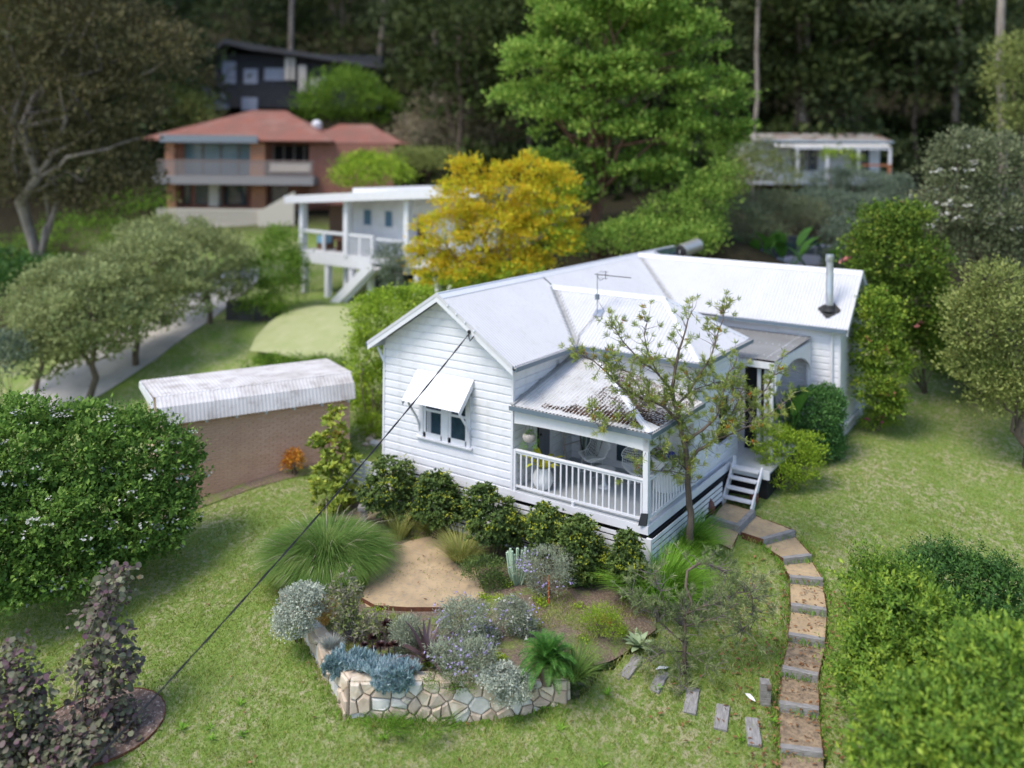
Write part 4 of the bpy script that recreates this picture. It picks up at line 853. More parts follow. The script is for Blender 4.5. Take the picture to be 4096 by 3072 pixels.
# ---- patio roof, post, arch, deck, stairs
pat = MB().box((XW3 - .02, 6.12, 2.42), (8.82, 6.18, 2.6)).build('patio_roof', M['trim'], house)
corr('patio_sheeting', pat, [(XW3 - .1, 6.14, 2.66), (8.84, 6.14, 2.66), (8.84, 9.64, 2.76), (XW3 - .1 - 1.9, 9.64, 2.76), (XW3 - .1 - 1.9, 6.3, 2.66)][:3] + [(6.0, 9.64, 2.76), (6.0, 6.14, 2.66)], M['poly'], .09, .006)
e = MB()
for y in (6.5, 7.9, 9.2):
    for i in range(14): e.lathe([(.018, 0), (.018, .012)], (7.7 + i * .085 if False else 8.78 if False else 6.2 + i * .2, y, 2.70 + (y - 6.1) * .028), 6)
for i in range(22): e.lathe([(.016, 0), (.012, .014)], (8.55, 6.3 + i * .15, 2.69 + i * .0042), 6)
e.build('roof_screws', M['trim'], pat)
MB().box((8.69, 6.12, -.1), (8.78, 6.2, 2.42)).build('patio_post', M['trim'], pat)
archbeam('patio_arch', (8.79, 6.2, 0), (8.79, 9.6, 0), 2.62, 1.75, .62, .05, pat); MB().box((8.73, 9.5, -.1), (8.8, 9.62, 2.4)).build('wall_post', M['trim'], pat)
pd = MB().box((W + .1, 5.1, -.1), (9.05, YW2, -.06)).build('patio_deck', M['deck'], house)
MB().box((PX + .02, 5.06, -.26), (9.05, 5.1, -.03)).build('deck_fascia', M['trim'], pd)
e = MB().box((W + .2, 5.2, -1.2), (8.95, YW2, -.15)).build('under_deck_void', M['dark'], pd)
dw = MB().box((7.0, YW2 - .05, -.05), (7.1, YW2, 2.05)).build('patio_door', M['trim'], w2f); MB().box((7.1, YW2 - .01, -.05), (7.75, YW2 + .0, 2.0)).build('dark_doorway', M['dark'], dw)
MB().box((7.75, YW2 - .06, -.05), (7.85, YW2, 2.05)).build('door_frame', M['trim'], dw); MB().box((6.9, YW2 - .06, 2.0), (7.9, YW2, 2.12)).build('lintel', M['trim'], dw)
# opening between bay and patio: white frame, pale curtain, near-black sheets painted for the shade inside
MB().box((W, Y3B - .02, -.05), (XW3, Y3B + .02, ZE)).build('patio_side_cladding', M['paint'], w3b)
for x0, x1, m_ in ((7.86, 8.28, 'dark'), (8.28, 8.38, 'trim'), (8.38, 8.48, 'dark'), (8.48, 8.66, 'cur')):
    MB().box((x0, 6.5 if m_ in ('dark',) else 6.3, .0), (x1, 6.56 if m_ == 'dark' else 6.34, 2.35)).build({'dark': 'dark_opening_fill', 'trim': 'opening_frame', 'cur': 'white_curtain'}[m_], M['dark'] if m_ == 'dark' else M['trim'], pat)
st = MB().hexa([(8.82, 5.08, -.12), (8.87, 5.08, -.12), (8.87, 4.3, -.98), (8.82, 4.3, -.98)], [(8.82, 5.08, .04), (8.87, 5.08, .04), (8.87, 4.22, -.78), (8.82, 4.22, -.78)]).build('patio_stairs', M['trim'], house)
MB().hexa([(8.05, 5.08, -.12), (8.1, 5.08, -.12), (8.1, 4.3, -.98), (8.05, 4.3, -.98)], [(8.05, 5.08, .1), (8.1, 5.08, .1), (8.1, 4.22, -.72), (8.05, 4.22, -.72)]).build('stringer', M['trim'], st)
for i in range(4): y = 5.02 - .2 * i; z = -.02 - .2 * i; MB().box((8.1, y - .2, z - .05), (8.82, y, z - .01)).build('tread', M['trim'], st)
e = MB()
e.bar((8.08, 5.1, -.05), (8.08, 5.1, .2), .07, .07); e.build('newel_stub', M['trim'], st)
# solar hot water, flue, antenna
sw = empty('solar_water_heater', (W / 2, YEND - .6, ZR), 0, 'solar water heater with steel tank and dark panel on the far roof end', 'water heater')
ta = at(2730, 992, 34.2); tb = at(2800, 964, 34.9); ax = unit(tb - ta)
MB().tube([ta, ta + ax * .04, ta + ax * .05, tb - ax * .03, tb], [.2, .27, .27, .27, .2], 18).build('tank', M['steel'], sw, True)
MB().tube([ta - ax * .03, ta + ax * .03], [.2, .262], 18).build('end_cap', M['black'], sw); q = ta - ax * .035; MB().box((q[0] - .02, q[1] - .01, q[2] - .06), (q[0] + .0, q[1] + .1, q[2] + .06)).build('sticker', M['pot'], sw)
p1 = Vector((W / 2 + .25, YEND - 1.2, ZR - .1)); e = MB(); nrm_ = Vector((SM, 0, 1)).normalized()
A_, B_2 = Vector((W / 2 + .15, 12.3, ZR - .15 * SM)), Vector((W / 2 + .15, YEND - .1, ZR - .15 * SM)); dn = eE * 1.6
e.prism([A_ + nrm_ * .05, B_2 + nrm_ * .05, B_2 + dn + nrm_ * .05, A_ + dn + nrm_ * .05], nrm_ * .08); e.build('collector_panel', M['glass'], sw)
e = MB(); 
for P, Q in ((A_, B_2), (B_2, B_2 + dn), (A_, A_ + dn)): e.bar(P + nrm_ * .1, Q + nrm_ * .1, .05, .12)
e.build('panel_frame', M['galv'], sw)
zf = lambda y: ZE + (y - YB2) * S2
fb = ony_ = None
r_ = ray(3330, 1215); t_ = (YB2 * S2 - ZE + CAM[2] - CAM[1] * S2) / (r_[1] * S2 - r_[2]); fb = CAM + r_ * t_
fl_ = empty('flue', fb, 0, 'tall galvanised flue pipe standing in a black rubber boot on the rear wing roof', 'flue')
MB().tube([fb + [0, 0, -.1], fb + [0, 0, .75], fb + [0, 0, .76], fb + [0, 0, 1.62]], [.115, .115, .112, .112], 20).build('pipe', M['galv'], fl_, True)
MB().lathe([(.125, 1.5), (.135, 1.56), (.135, 1.66), (.13, 1.72), (.1, 1.73)], fb, 20).build('cowl', M['galv'], fl_, True)
MB().lathe([(.22, -.02), (.17, .05), (.15, .13), (.118, .16)], fb, 18).build('rubber_boot', M['black'], fl_)
u1 = Vector((1, 0, 0)); u2 = Vector((0, 1, S2)).normalized(); n3 = u1.cross(u2); c_ = Vector(fb); e = MB(); dg = .32
e.prism([c_ - u2 * dg + n3 * .02, c_ + u1 * dg + n3 * .02, c_ + u2 * dg + n3 * .02, c_ - u1 * dg + n3 * .02], n3 * .02)
k_ = [c_ - u2 * dg, c_ + u1 * dg, c_ + u2 * dg, c_ - u1 * dg]
for a, b in zip(k_, k_[1:] + k_[:1]):
    for j in range(7): q = a.lerp(b, (j + .5) / 7); e.tube([q + n3 * .015, q + n3 * .045], .035, 8)
e.build('flashing_skirt', M['black'], fl_)
tb_ = Vector((4.57, 3.73, ZE + (3.73 - yi) * S3 + .03)); an = empty('tv_antenna', tb_, 0, 'television antenna on a thin pole standing on the projecting bay roof', 'antenna')
MB().tube([tb_, tb_ + Vector((-.01, 0, 1.14))], .016, 8).build('mast', M['galv'], an); uy = Vector((0, 1, S3)).normalized(); e = MB(); nz = Vector((0, -S3, 1)).normalized()
e.prism([tb_ - uy * .1 - Vector((.1, 0, 0)), tb_ - uy * .1 + Vector((.16, 0, 0)), tb_ + uy * .16 + Vector((.16, 0, 0)), tb_ + uy * .16 - Vector((.1, 0, 0))], nz * .02); e.build('base_plate', M['galv'], an)
tp = tb_ + Vector((-.01, 0, 1.1)); bd = Vector((.97, .1, -.02)).normalized(); e = MB(); e.tube([tp - bd * .08, tp + bd * 1.0], .012, 6)
for i in range(12): q = tp + bd * (.35 + .055 * i); s_ = Vector((.1, 1, 0)).normalized() * .06; e.tube([q - s_, q + s_], .006, 5)
for i in range(3):
    q = tp + bd * (.1 + .09 * i); 
    for zz in (-.09, .0, .09): s_ = Vector((-.25, 1, 0)).normalized() * .16; e.tube([q - s_ + Vector((0, 0, zz)), q + s_ + Vector((0, 0, zz))], .006, 5)
e.tube([tp + bd * .25 + Vector((0, 0, -.1)), tp + bd * .25 + Vector((0, 0, .12))], .01, 5); e.build('yagi_boom', M['black'], an)
MB().box((tb_.x - .05, tb_.y - .05, tb_.z + .4), (tb_.x + .05, tb_.y + .03, tb_.z + .55)).build('amplifier_box', mat('grey_plastic', (.12, .15, .17), .5), an)
cw = [tb_ + Vector((0, 0, .02)), Vector((4.5, 3.3, ZE + .6 * S3 + .06)), Vector((4.42, 3.0, ZE + .3 * S3 + .05)), Vector((4.5, yi, ZE + .04)), Vector((4.55, yi - .12, ZE - .05)), Vector((4.75, Y3F - .1, ZE - .3))]; MB().tube(cw, .01, 5).build('lead_cable', M['sleeper'], an); e = MB()
e.tube([tb_ + Vector((.02, 0, .35)), tb_ + Vector((.13, .1, .15)), tb_ + Vector((.14, .12, .08))], .005, 4); e.build('coaxial_cable', M['black'], an); e = MB(); e.tube([tp + Vector((0, -.02, -.02)), tp + Vector((.1, -.02, -.16)), tp + Vector((.2, 0, -.1))], .008, 4); e.build('cable_loop', M['black'], an)
# brown leaf litter on the porch roof
N_ = 13000; tt = rng.random(N_); kind = rng.random(N_) < .55
xs = np.where(kind, W + 1.2 + rng.random(N_) ** .7 * 2.6, 0); P = []
for i in range(N_):
    if kind[i]:   # front slope, densest towards the hip and along the gutter
        x = W + .7 + 3.0 * rng.random() ** .6; y = yo + .18 + abs(rng.normal()) * .28 if rng.random() < .55 else yo + .2 + rng.random() * 1.9
        if y > yo + (xo - x) - .12 or x < W + 1.4 and y > yo + .35 or (y > .9 and x < 5.6 + .25 * (y)): continue
        if y > yo + .55 and (xo - x) > (y - yo) + 1.15: continue
        ph = (x - (W + .02)) / .1; fx = (math.floor(ph) + .75 + rng.normal() * .1) * .1 + W + .02; P.append((fx, y, ZP + (y - yo) * sp + .004))
    else:
        y = yo + .5 + rng.random() * (run - .5); lim = xo - (y - yo); x = lim + .12 + (xo - lim - .1) * rng.random() ** 1.6
        if x > xo - .05: continue
        ph = (y - yo) / .1; fy = (math.floor(ph) + .75 + rng.normal() * .17) * .1 + yo; P.append((x, fy, ZP + (xo - x) * sp + .006))
P = np.array(P); A = rdir(len(P)) * [1, 1, .12]; tag(link('leaf_litter', leafmesh('leaf_litter', P, A, np.tile([0, 0, 1.], (len(P), 1)) + rdir(len(P)) * .4, .035 + .05 * rng.random(len(P)), .35), leafmat('dark_wet_leaf', [(.03, .017, .012), (.07, .035, .02), (.14, .07, .04)], .05)), 'brown fallen leaves lying in the grooves of the porch roof', None, None, 'stuff')

# ---- furniture and pots on the porch
def wirechair(loc, rz, label):
    r = empty('wire_chair', loc, rz, label, 'chair', 'white wire chairs on the porch'); e = MB(); N1, N2 = 17, 15
    def sf(u, v):      # u across -1..1, v seat front 0 -> back top 1
        if v < .45: t = v / .45; y = -.26 + .42 * t; z = .42 - .06 * math.sin(t * math.pi * .6) 
        else: t = (v - .45) / .55; y = .16 + .2 * t + .05 * math.sin(t * 3); z = .37 + .5 * t
        wd = .3 + .1 * math.sin(v * math.pi) if v < .7 else .4 * math.sqrt(max(0, 1 - ((v - .7) / .36) ** 2)) + .02
        x = u * wd; z += .16 * abs(u) ** 2.2 * (1 - abs(v - .4)); y -= .1 * abs(u) ** 2 * (v > .4) * 1.0; return (x, y, z)
    G_ = [[sf(-1 + 2 * i / N1, j / N2) for j in range(N2 + 1)] for i in range(N1 + 1)]
    for i in range(N1 + 1): e.tube(G_[i], .0055, 4, False)
    for j in range(N2 + 1): e.tube([G_[i][j] for i in range(N1 + 1)], .0055, 4, False)
    e.tube([G_[0][j] for j in range(N2 + 1)] + [G_[i][N2] for i in range(N1 + 1)] + [G_[N1][j] for j in range(N2, -1, -1)] + [G_[i][0] for i in range(N1, -1, -1)], .011, 6, False)
    link('wire_shell', e.mesh('wire_shell'), M['wire'], r, False); e = MB(); e.lathe([(.02, .36), (.2, .365), (.22, .385), (.2, .405), (.02, .41)], (0, -.05, 0), 18); link('cushion', e.mesh('cushion', True), M['pot'], r, False)
    for s in (-1, 1):
        e = MB(); e.tube([(s * .2, -.2, .38), (s * .24, -.24, .01), (s * .24, .2, .01), (s * .2, .14, .38)], .01, 6); link('leg', e.mesh('leg'), M['wire'], r, False)
    e = MB(); e.tube([(-.22, -.22, .2), (.22, -.22, .2)], .008, 6); link('stretcher', e.mesh('stretcher'), M['wire'], r, False); return r
wirechair((5.35, 2.15, 0), R(-25), 'white wire shell chair left of the round table on the porch')
wirechair((6.75, 1.95, 0), R(28), 'white wire shell chair on the right of the porch behind the corner post')
tb2 = empty('pedestal_table', (6.03, 1.5, 0), 0, 'small round white pedestal table between the wire chairs on the porch', 'table')
link('tabletop', MB().lathe([(.02, .44), (.27, .445), (.28, .455), (.27, .465), (.02, .466)], n=28).mesh('tabletop', True), M['pot'], tb2, False)
link('pedestal', MB().lathe([(.17, 0), (.16, .015), (.06, .05), (.028, .14), (.022, .28), (.035, .4), (.08, .44)], n=22).mesh('pedestal', True), M['pot'], tb2, False)
pp = (4.84, .5, 0); tag(link('white_pot', MB().lathe([(.12, 0), (.2, .06), (.26, .2), (.255, .32), (.2, .46), (.15, .52), (.165, .54), (.14, .54), (.12, .5)], pp, 26).mesh('white_pot', True), M['pot']), 'large rounded matt white pot behind the front railing of the porch', 'pot')
bn = empty('potted_fern', (pp[0], pp[1], .5), 0, 'yellow-green fern with broad fronds growing in the large white pot', 'fern')
def frond(name, base, dirv, L, wd, m, par, bend=.8, n=9, cut=0):
    base, d = Vector(base), Vector(dirv).normalized(); side = d.cross(Vector((0, 0, 1))).normalized(); V = []; p_ = base.copy()
    for i in range(n + 1):
        t = i / n; w_ = wd * (math.sin(math.pi * min(1, t * .93 + .06)) ** .7) * (1 - .25 * t) * (1 + (cut if i % 2 else -cut)); up_ = side.cross(d).normalized()
        V += [p_ - side * w_ + up_ * w_ * .25, p_ - up_ * 0, p_ + side * w_ + up_ * w_ * .25]; p_ = p_ + d * (L / n); d = (d + Vector((d.x * .1, d.y * .1, -.22 * bend)) * (i + 1) / n).normalized()
    F = []
    for i in range(n): a = 3 * i; F += [(a, a + 1, a + 4, a + 3), (a + 1, a + 2, a + 5, a + 4)]
    e = bpy.data.meshes.new(name); e.from_pydata(V, [], F); e.update(); e.polygons.foreach_set('use_smooth', np.ones(len(e.polygons), bool)); return link(name, e, m, par)
for k in range(13):
    t = 2 * math.pi * k / 13 + .2; s_ = .5 + .5 * (k % 3); frond('frond', (pp[0] + .04 * math.cos(t), pp[1] + .04 * math.sin(t), .5), (math.cos(t), math.sin(t), .5 + .6 * s_), .42 + .22 * (k % 2), .09, LM['fern'], bn, 1.1, 9, .18)
frond('frond', (pp[0], pp[1], .5), (-.5, .3, 1), .6, .07, LM['fern'], bn, .5, 9, .18)
hb = empty('hanging_planter', (4.62, .2, 1.33), 0, 'pale wicker hanging basket with trailing green plant under the porch beam', 'hanging basket')
c = (4.62, .2, 1.2); MB().lathe([(.06, 0), (.13, .03), (.17, .1), (.165, .17), (.13, .22), (.12, .21), (.1, .15)], c, 20).build('basket', M['wicker'], hb, True)
for k in range(3): t = k * 2.1; MB().tube([(c[0] + .14 * math.cos(t), c[1] + .14 * math.sin(t), c[2] + .2), (c[0], c[1], 1.98)], .006, 4).build('cord', M['sleeper'], hb)
crown('trailing_plant', [(c[0], c[1], c[2] + .22, .13, .13, .05), (c[0] + .17, c[1], c[2] + .08, .05, .06, .15), (c[0] - .12, c[1] - .05, c[2] - .12, .05, .05, .16), (c[0] + .15, c[1], c[2] - .15, .04, .04, .16)], 700, .045, LM['lirio'], hb, asp=.2, sd=.03, clumps=60, lowcut=-2)['kind'] = 'stuff'
rk_ = empty('ladder_rack', (4.4, 2.4, 0), 0, 'whitewashed timber rack with notched posts and rails leaning in the porch corner', 'rack')
for x, y in ((4.32, 2.25), (4.5, 2.82)):
    MB().tube([(x + .16, y, 0), (x + .1, y, .5), (x + .04, y, 1.2), (x + .02, y, 1.35)], [.055, .03, .045, .02], 6).build('post', M['wicker'], rk_); MB().tube([(x - .02, y - .12, 1.25), (x + .04, y, 1.12), (x - .02, y + .12, 1.25)], .02, 6).build('fork', M['wicker'], rk_)
for z in (.55, .8, 1.05, 1.22): MB().tube([(4.36 + (1.3 - z) * .1, 2.2, z), (4.54 + (1.3 - z) * .1, 2.88, z)], .013, 6).build('rail', M['wicker'], rk_)
mr = empty('oval_mirror', (4.95, 2.8, .1), 0, 'tall dark-rimmed oval mirror leaning on the porch back wall', 'mirror'); e = MB(); q = []
ov = lambda r1, dy: [(4.93 + .34 * r1 * math.cos(t), 2.72 + dy + .18 * (.95 + .78 * r1 * math.sin(t)) / 1.8, .88 + .8 * r1 * math.sin(t)) for t in np.linspace(0, 2 * math.pi, 33)]
MB().tube(ov(1, 0), .016, 6, False).build('rim', M['black'], mr); e = MB(); o = ov(.98, 0)[:-1]; e.add(o, [tuple(range(32))]); e.build('mirror_glass', mat('silvered_glass', (.55, .66, .6), .05, metal=1), mr)
# bench with pots behind the side rail
sb = empty('round_side_table', (7.35, 2.35, 0), 0, 'curved white side table beside the side railing of the porch', 'table')
MB().lathe([(.3, 0), (.34, .1), (.36, .72), (.38, .76), (.36, .79), (.02, .79)], (7.35, 2.3, 0), 26).build('drum', M['pot'], sb, True)
tag(MB().lathe([(.06, 0), (.1, .05), (.1, .13), (.07, .17), (.05, .17)], (7.5, 2.25, .79), 18).build('blue_pot', mat('cobalt_blue_glaze', (.02, .04, .25), .2), None, True), 'small cobalt blue pot on the white side table on the porch', 'pot')
o = empty('succulent_bowl', (7.2, 2.2, .79), 0, 'dark succulent in a flat bowl on the white side table', 'plant'); MB().lathe([(.08, 0), (.13, .05), (.11, .05)], (7.2, 2.2, .79), 14).build('bowl', M['black'], o); rosettes('leaves', [(7.2, 2.2, .88, .12, .12, .06)], 40, 8, .05, LM['aeon'], o)
tag(MB().hexa([(7.75, -.12, .01), (7.9, -.06, .01), (7.92, .0, .01), (7.77, -.06, .01)], [(7.83, -.14, .31), (7.97, -.08, .31), (7.975, -.06, .31), (7.835, -.12, .31)]).build('small_slate_board', mat('dark_slate_face', (.05, .052, .06), .5), None), 'small dark slate board leaning against the porch corner post', 'board')
# things on the landing
for (x, y, t) in ((2870, 2040, 'brown glazed pot standing at the front left corner of the sandy landing'), (3045, 1998, 'brown glazed pot on the right corner of the landing at the stair foot')):
    q = onz(x, y, -.8); e = MB(); e.lathe([(.06, 0), (.11, .06), (.125, .17), (.1, .28), (.05, .34), (.02, .37), (.01, .4)], q, 14); e.v = [(a + .012 * math.sin(c * 40 + a * 90), b, c) for a, b, c in e.v]; tag(e.build('brown_pot', M['terra'], None, True), t, 'pot')
q = onz(3000, 1990, -.8); o = MB().box((-.33, -.12, .0), (.33, .12, .02)).build('door_mat', M['black']); o.location = Vector(q) + Vector((-.03, .06, 0)); tag(o, 'black rubber mat at the foot of the white stairs', 'mat')
# slat fence left of the house
sf = empty('slat_fence', (-.7, -.1, -1.3), 0, 'short white horizontal slat fence left of the house corner', 'fence')
for i in range(9): slat(sf, 1.32, -1.33 + .7, 0, 1.3 - .32 - .13 * i, 0, .093)
for x in (-1.3, -.68, -.05): MB().box((x - .03, -.08, -1.5), (x + .03, -.03, -.24)).build('post', M['trim'], sf)
# timber bench
bq = B(852, 1136, .42); bz = float(HB(np.array([bq[0]]), np.array([bq[1]]))[0]); bh = empty('garden_bench', (bq[0], bq[1], bz), R(38), 'weathered grey sleeper bench half hidden by the fountain grass', 'bench')
o = link('seat', MB().box((-.75, -.14, .36), (.3, .14, .44)).mesh('seat'), M['sleepx'], bh, False)
for x in (-.6, .15): link('leg', MB().box((x - .08, -.12, -.05), (x + .08, .12, .36)).mesh('leg'), M['sleeper'], bh, False)
tag(MB().tube([B(1205, 1303), B(1205, 1303) + [0, 0, .62]], .014, 6).build('orange_stake', mat('orange_stake', (.55, .12, .02), .6)), 'thin orange garden stake standing in front of the tall lavender', 'stake')
# ------------------------------------------------------------ brick garage on the left
def frame(l, d, ang, z=0):      # local axes: x along, y back; ang measured from the camera's right axis
    o = ld(l, d, z); return o, YAW + ang
def lt(o, rz, x, y, z=0): return np.array([o[0] + math.cos(rz) * x - math.sin(rz) * y, o[1] + math.sin(rz) * x + math.cos(rz) * y, o[2] + z])
go, grz = frame(-9.97, 25.2, math.atan2(.506, .862)); go[2] = 0
gar = empty('brick_garage', go, grz, 'low brown brick garage with pale weathered corrugated roof beyond the lawn', 'garage')
def L_(name, mb, m, par, smooth=False): return link(name, mb.mesh(name, smooth), m, par, False)
M['oldroof'] = mat('stained_pale_corrugated', (.6, .58, .57), .7, (.46, .43, .41), 1.2, dirt=(.28, .24, .22), dscale=2.5, dlo=.5, dhi=.75)
M['brick'] = mat('brown_brick', (.62, .39, .27), .9, (.56, .34, .235), 3, bump=.3, bscale=30); M['brick2'] = mat('light_brown_brick', (.66, .43, .31), .9, (.58, .36, .25), 3, bump=.3, bscale=30); M['mortar'] = mat('tan_mortar', (.56, .38, .28), .95)
gw = MB().box((.1, -.22, -2.6), (5.65, .0, .62)).box((.12, 0, -2.6), (5.63, 2.3, 1.2)); gw = L_('wall', gw, M['mortar'], gar)
be = {}
for m_ in ('brick', 'brick2'): q = MB().box((0, -.02, 0), (.23, .0, .076)).mesh('brick'); q.materials.append(M[m_]); be[m_] = q
rows = 26; cnt = 0; far_ = MB()
cells = []
for r_2 in range(rows):
    for c_2 in range(24):
        x = 5.65 - .24 * (c_2 + 1) + (.12 if r_2 % 2 else 0); 
        if x < .1 or x > 5.42: continue
        cells.append((x, .6 - .086 * (r_2 + 1)))
cells.sort(key=lambda q: -q[0])
for i, (x, z) in enumerate(cells):
    if i < 300:
        o = bpy.data.objects.new('brick', be[random.choice(('brick', 'brick2'))]); col.objects.link(o); o.parent = gar; o.location = (x, -.22 - random.random() * .004, z)
    else: far_.box((x, -.242, z), (x + .23, -.22, z + .076))
o = L_('brickwork', far_, M['brick'], gar); o['kind'] = 'stuff'
rf = L_('roof', MB().box((-.0, 0, 1.2), (5.73, 2.35, 1.25)), M['dark'], gar)
def corrl(name, par, poly, m_, pitch=.12, amp=.015):
    o = corr(name, None, poly, m_, pitch, amp); o.parent = par; return o
corrl('roof_sheeting', gar, [(-.1, .0, 1.33), (5.8, .0, 1.36), (5.8, 2.4, 1.3), (-.1, 2.4, 1.27)], M['oldroof'], .11, .005)
corrl('roof_apron', gar, [(-.05, -.5, .64), (5.75, -.5, .66), (5.75, -.33, 1.12), (-.05, -.33, 1.1)], M['oldroof'], .11, .005)
corrl('roof_apron', gar, [(-.05, -.33, 1.1), (5.75, -.33, 1.12), (5.75, .02, 1.36), (-.05, .02, 1.33)], M['oldroof'], .11, .005)
L_('gable_fascia', MB().prism([(-.1, -.48, .6), (-.1, 0, 1.3), (-.1, 2.4, 1.25), (-.1, 2.4, 1.05), (-.1, 0, 1.0)], (-.04, 0, 0)), M['trim'], gar)
for i in range(7): L_('rafter_end', MB().box((.4 + .85 * i, -.42, .55), (.47 + .85 * i, -.2, .63)), M['trim'], gar)

# ------------------------------------------------------------ white elevated neighbour house
wo, wrz = frame(-11.2, 48, math.atan2(-.63, .78), 0); wo[2] = 0
wh = empty('white_deck_house', wo, wrz, 'white flat-roofed house raised on posts with a railed deck and stairs', 'house')
T = M['trim']
L_('wall', MB().box((1.9, 1.8, 2.9), (12, 7.5, 6.3)), M['paint'], wh)
L_('roof', MB().hexa([(-.9, -.6, 5.45), (13, -.6, 6.35), (13, 8, 6.35), (-.9, 8, 5.45)], [(-.9, -.6, 5.85), (13, -.6, 6.8), (13, 8, 6.8), (-.9, 8, 5.85)]), T, wh)
L_('side_screen', MB().box((.1, 1.7, 3.4), (1.9, 1.75, 5.3)), mat('brown_bamboo_blind', (.16, .09, .06), .9, (.1, .06, .04), 12, stretch=(1, 1, 8)), wh)
for x, z0, z1 in ((0, 2.9, 5.55), (3.6, 2.9, 5.8), (8.0, 2.4, 6.2)): L_('post', MB().box((x - .16, -.16, z0), (x + .16, .16, z1)), T, wh)
L_('deck', MB().box((0, -.1, 2.35), (5.6, 1.9, 3.0)), T, wh)
L_('deck_rail', MB().box((0, -.06, 3.95), (5.6, .04, 4.1)), T, wh)
for x in (.0, 1.75, 3.6, 4.6, 5.5): L_('rail_post', MB().box((x - .07, -.06, 3.0), (x + .07, .06, 4.0)), T, wh)
e = MB()
for i in range(30): e.box((3.7 + .065 * i, -.02, 3.05), (3.72 + .065 * i, .02, 3.95))
L_('balusters', e, T, wh)
for x, w_ in ((2.9, .55), (4.55, .5)):
    q = L_('window', MB().box((x - .1, 1.74, 4.3), (x + w_ + .1, 1.8, 5.3)), T, wh); link('pane', MB().box((x, 1.72, 4.4), (x + w_, 1.745, 5.2)).mesh('pane'), mat('blue_tinted_pane', (.09, .17, .26), .1), q, False)
q = L_('door', MB().box((6.6, 1.72, 3.0), (7.9, 1.8, 5.1)), mat('lavender_door_frame', (.4, .4, .5), .5), wh); link('dark_opening', MB().box((6.95, 1.68, 3.0), (7.5, 1.715, 4.9)).mesh('dark_opening'), M['dark'], q, False)
for x, y in ((.1, .1), (2.0, .1), (2.9, .6), (3.9, .1), (5.3, .1), (7.2, .2), (8.6, .1), (9.8, .2), (10.6, .3)): L_('stump', MB().box((x - .14, y - .14, -.8), (x + .14, y + .14, 2.4)), T, wh)
L_('stairs', MB().hexa([(5.6, -.4, 2.4), (6.1, -.4, 2.4), (3.1, -.5, -.2), (2.6, -.5, -.2)], [(5.6, .6, 2.7), (6.1, .6, 2.7), (3.1, .5, .1), (2.6, .5, .1)]), T, wh)
L_('stair_stringer', MB().bar((6.0, -.5, 2.75), (2.9, -.6, .2), .12, .45), T, wh)
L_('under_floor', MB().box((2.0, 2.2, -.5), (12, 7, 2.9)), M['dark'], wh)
L_('side_deck', MB().box((5.6, -.1, 2.75), (11, 1.9, 3.0)), T, wh); L_('side_rail', MB().box((5.8, -.06, 3.9), (11, .02, 4.0)), T, wh)
p0 = lt(wo, wrz, .9, .8, 3.0); o = empty('deck_chair', p0, wrz, 'brown deck chair with a light blue cushion on the white house deck', 'chair'); link('frame', MB().box((-.35, -.3, .0), (.35, .3, .35)).box((-.35, .2, .3), (.35, .32, .95)).mesh('frame'), M['redbark'], o, False); link('cushion', MB().box((-.3, -.34, .35), (.3, .18, .75)).mesh('cushion'), mat('pale_blue_cushion', (.25, .45, .6), .8), o, False)
p0 = lt(wo, wrz, 2.7, .8, 3.0); o = empty('outdoor_table', p0, wrz, 'dark timber table on the white house deck', 'table'); link('top', MB().box((-.7, -.4, .6), (.7, .4, .68)).mesh('top'), M['redbark'], o, False)
for sx in (-.6, .55): link('leg', MB().box((sx, -.3, 0), (sx + .08, .3, .6)).mesh('leg'), M['redbark'], o, False)
o = G(563, 700); wq = MB().hexa([(-1.5, -.3, -.5), (1.1, -.3, -.5), (1.1, .4, -.5), (-1.5, .4, -.5)], [(-1.5, -.25, .85), (1.1, -.25, .6), (1.1, .4, .6), (-1.5, .4, .85)]).build('block_retaining_wall', mat('dark_grey_block', (.08, .08, .085), .9, (.05, .05, .055), 2)); wq.location = Vector(o); wq.rotation_euler = (0, 0, YAW - .15); tag(wq, 'low dark block retaining wall between the two neighbouring lawns', 'wall')
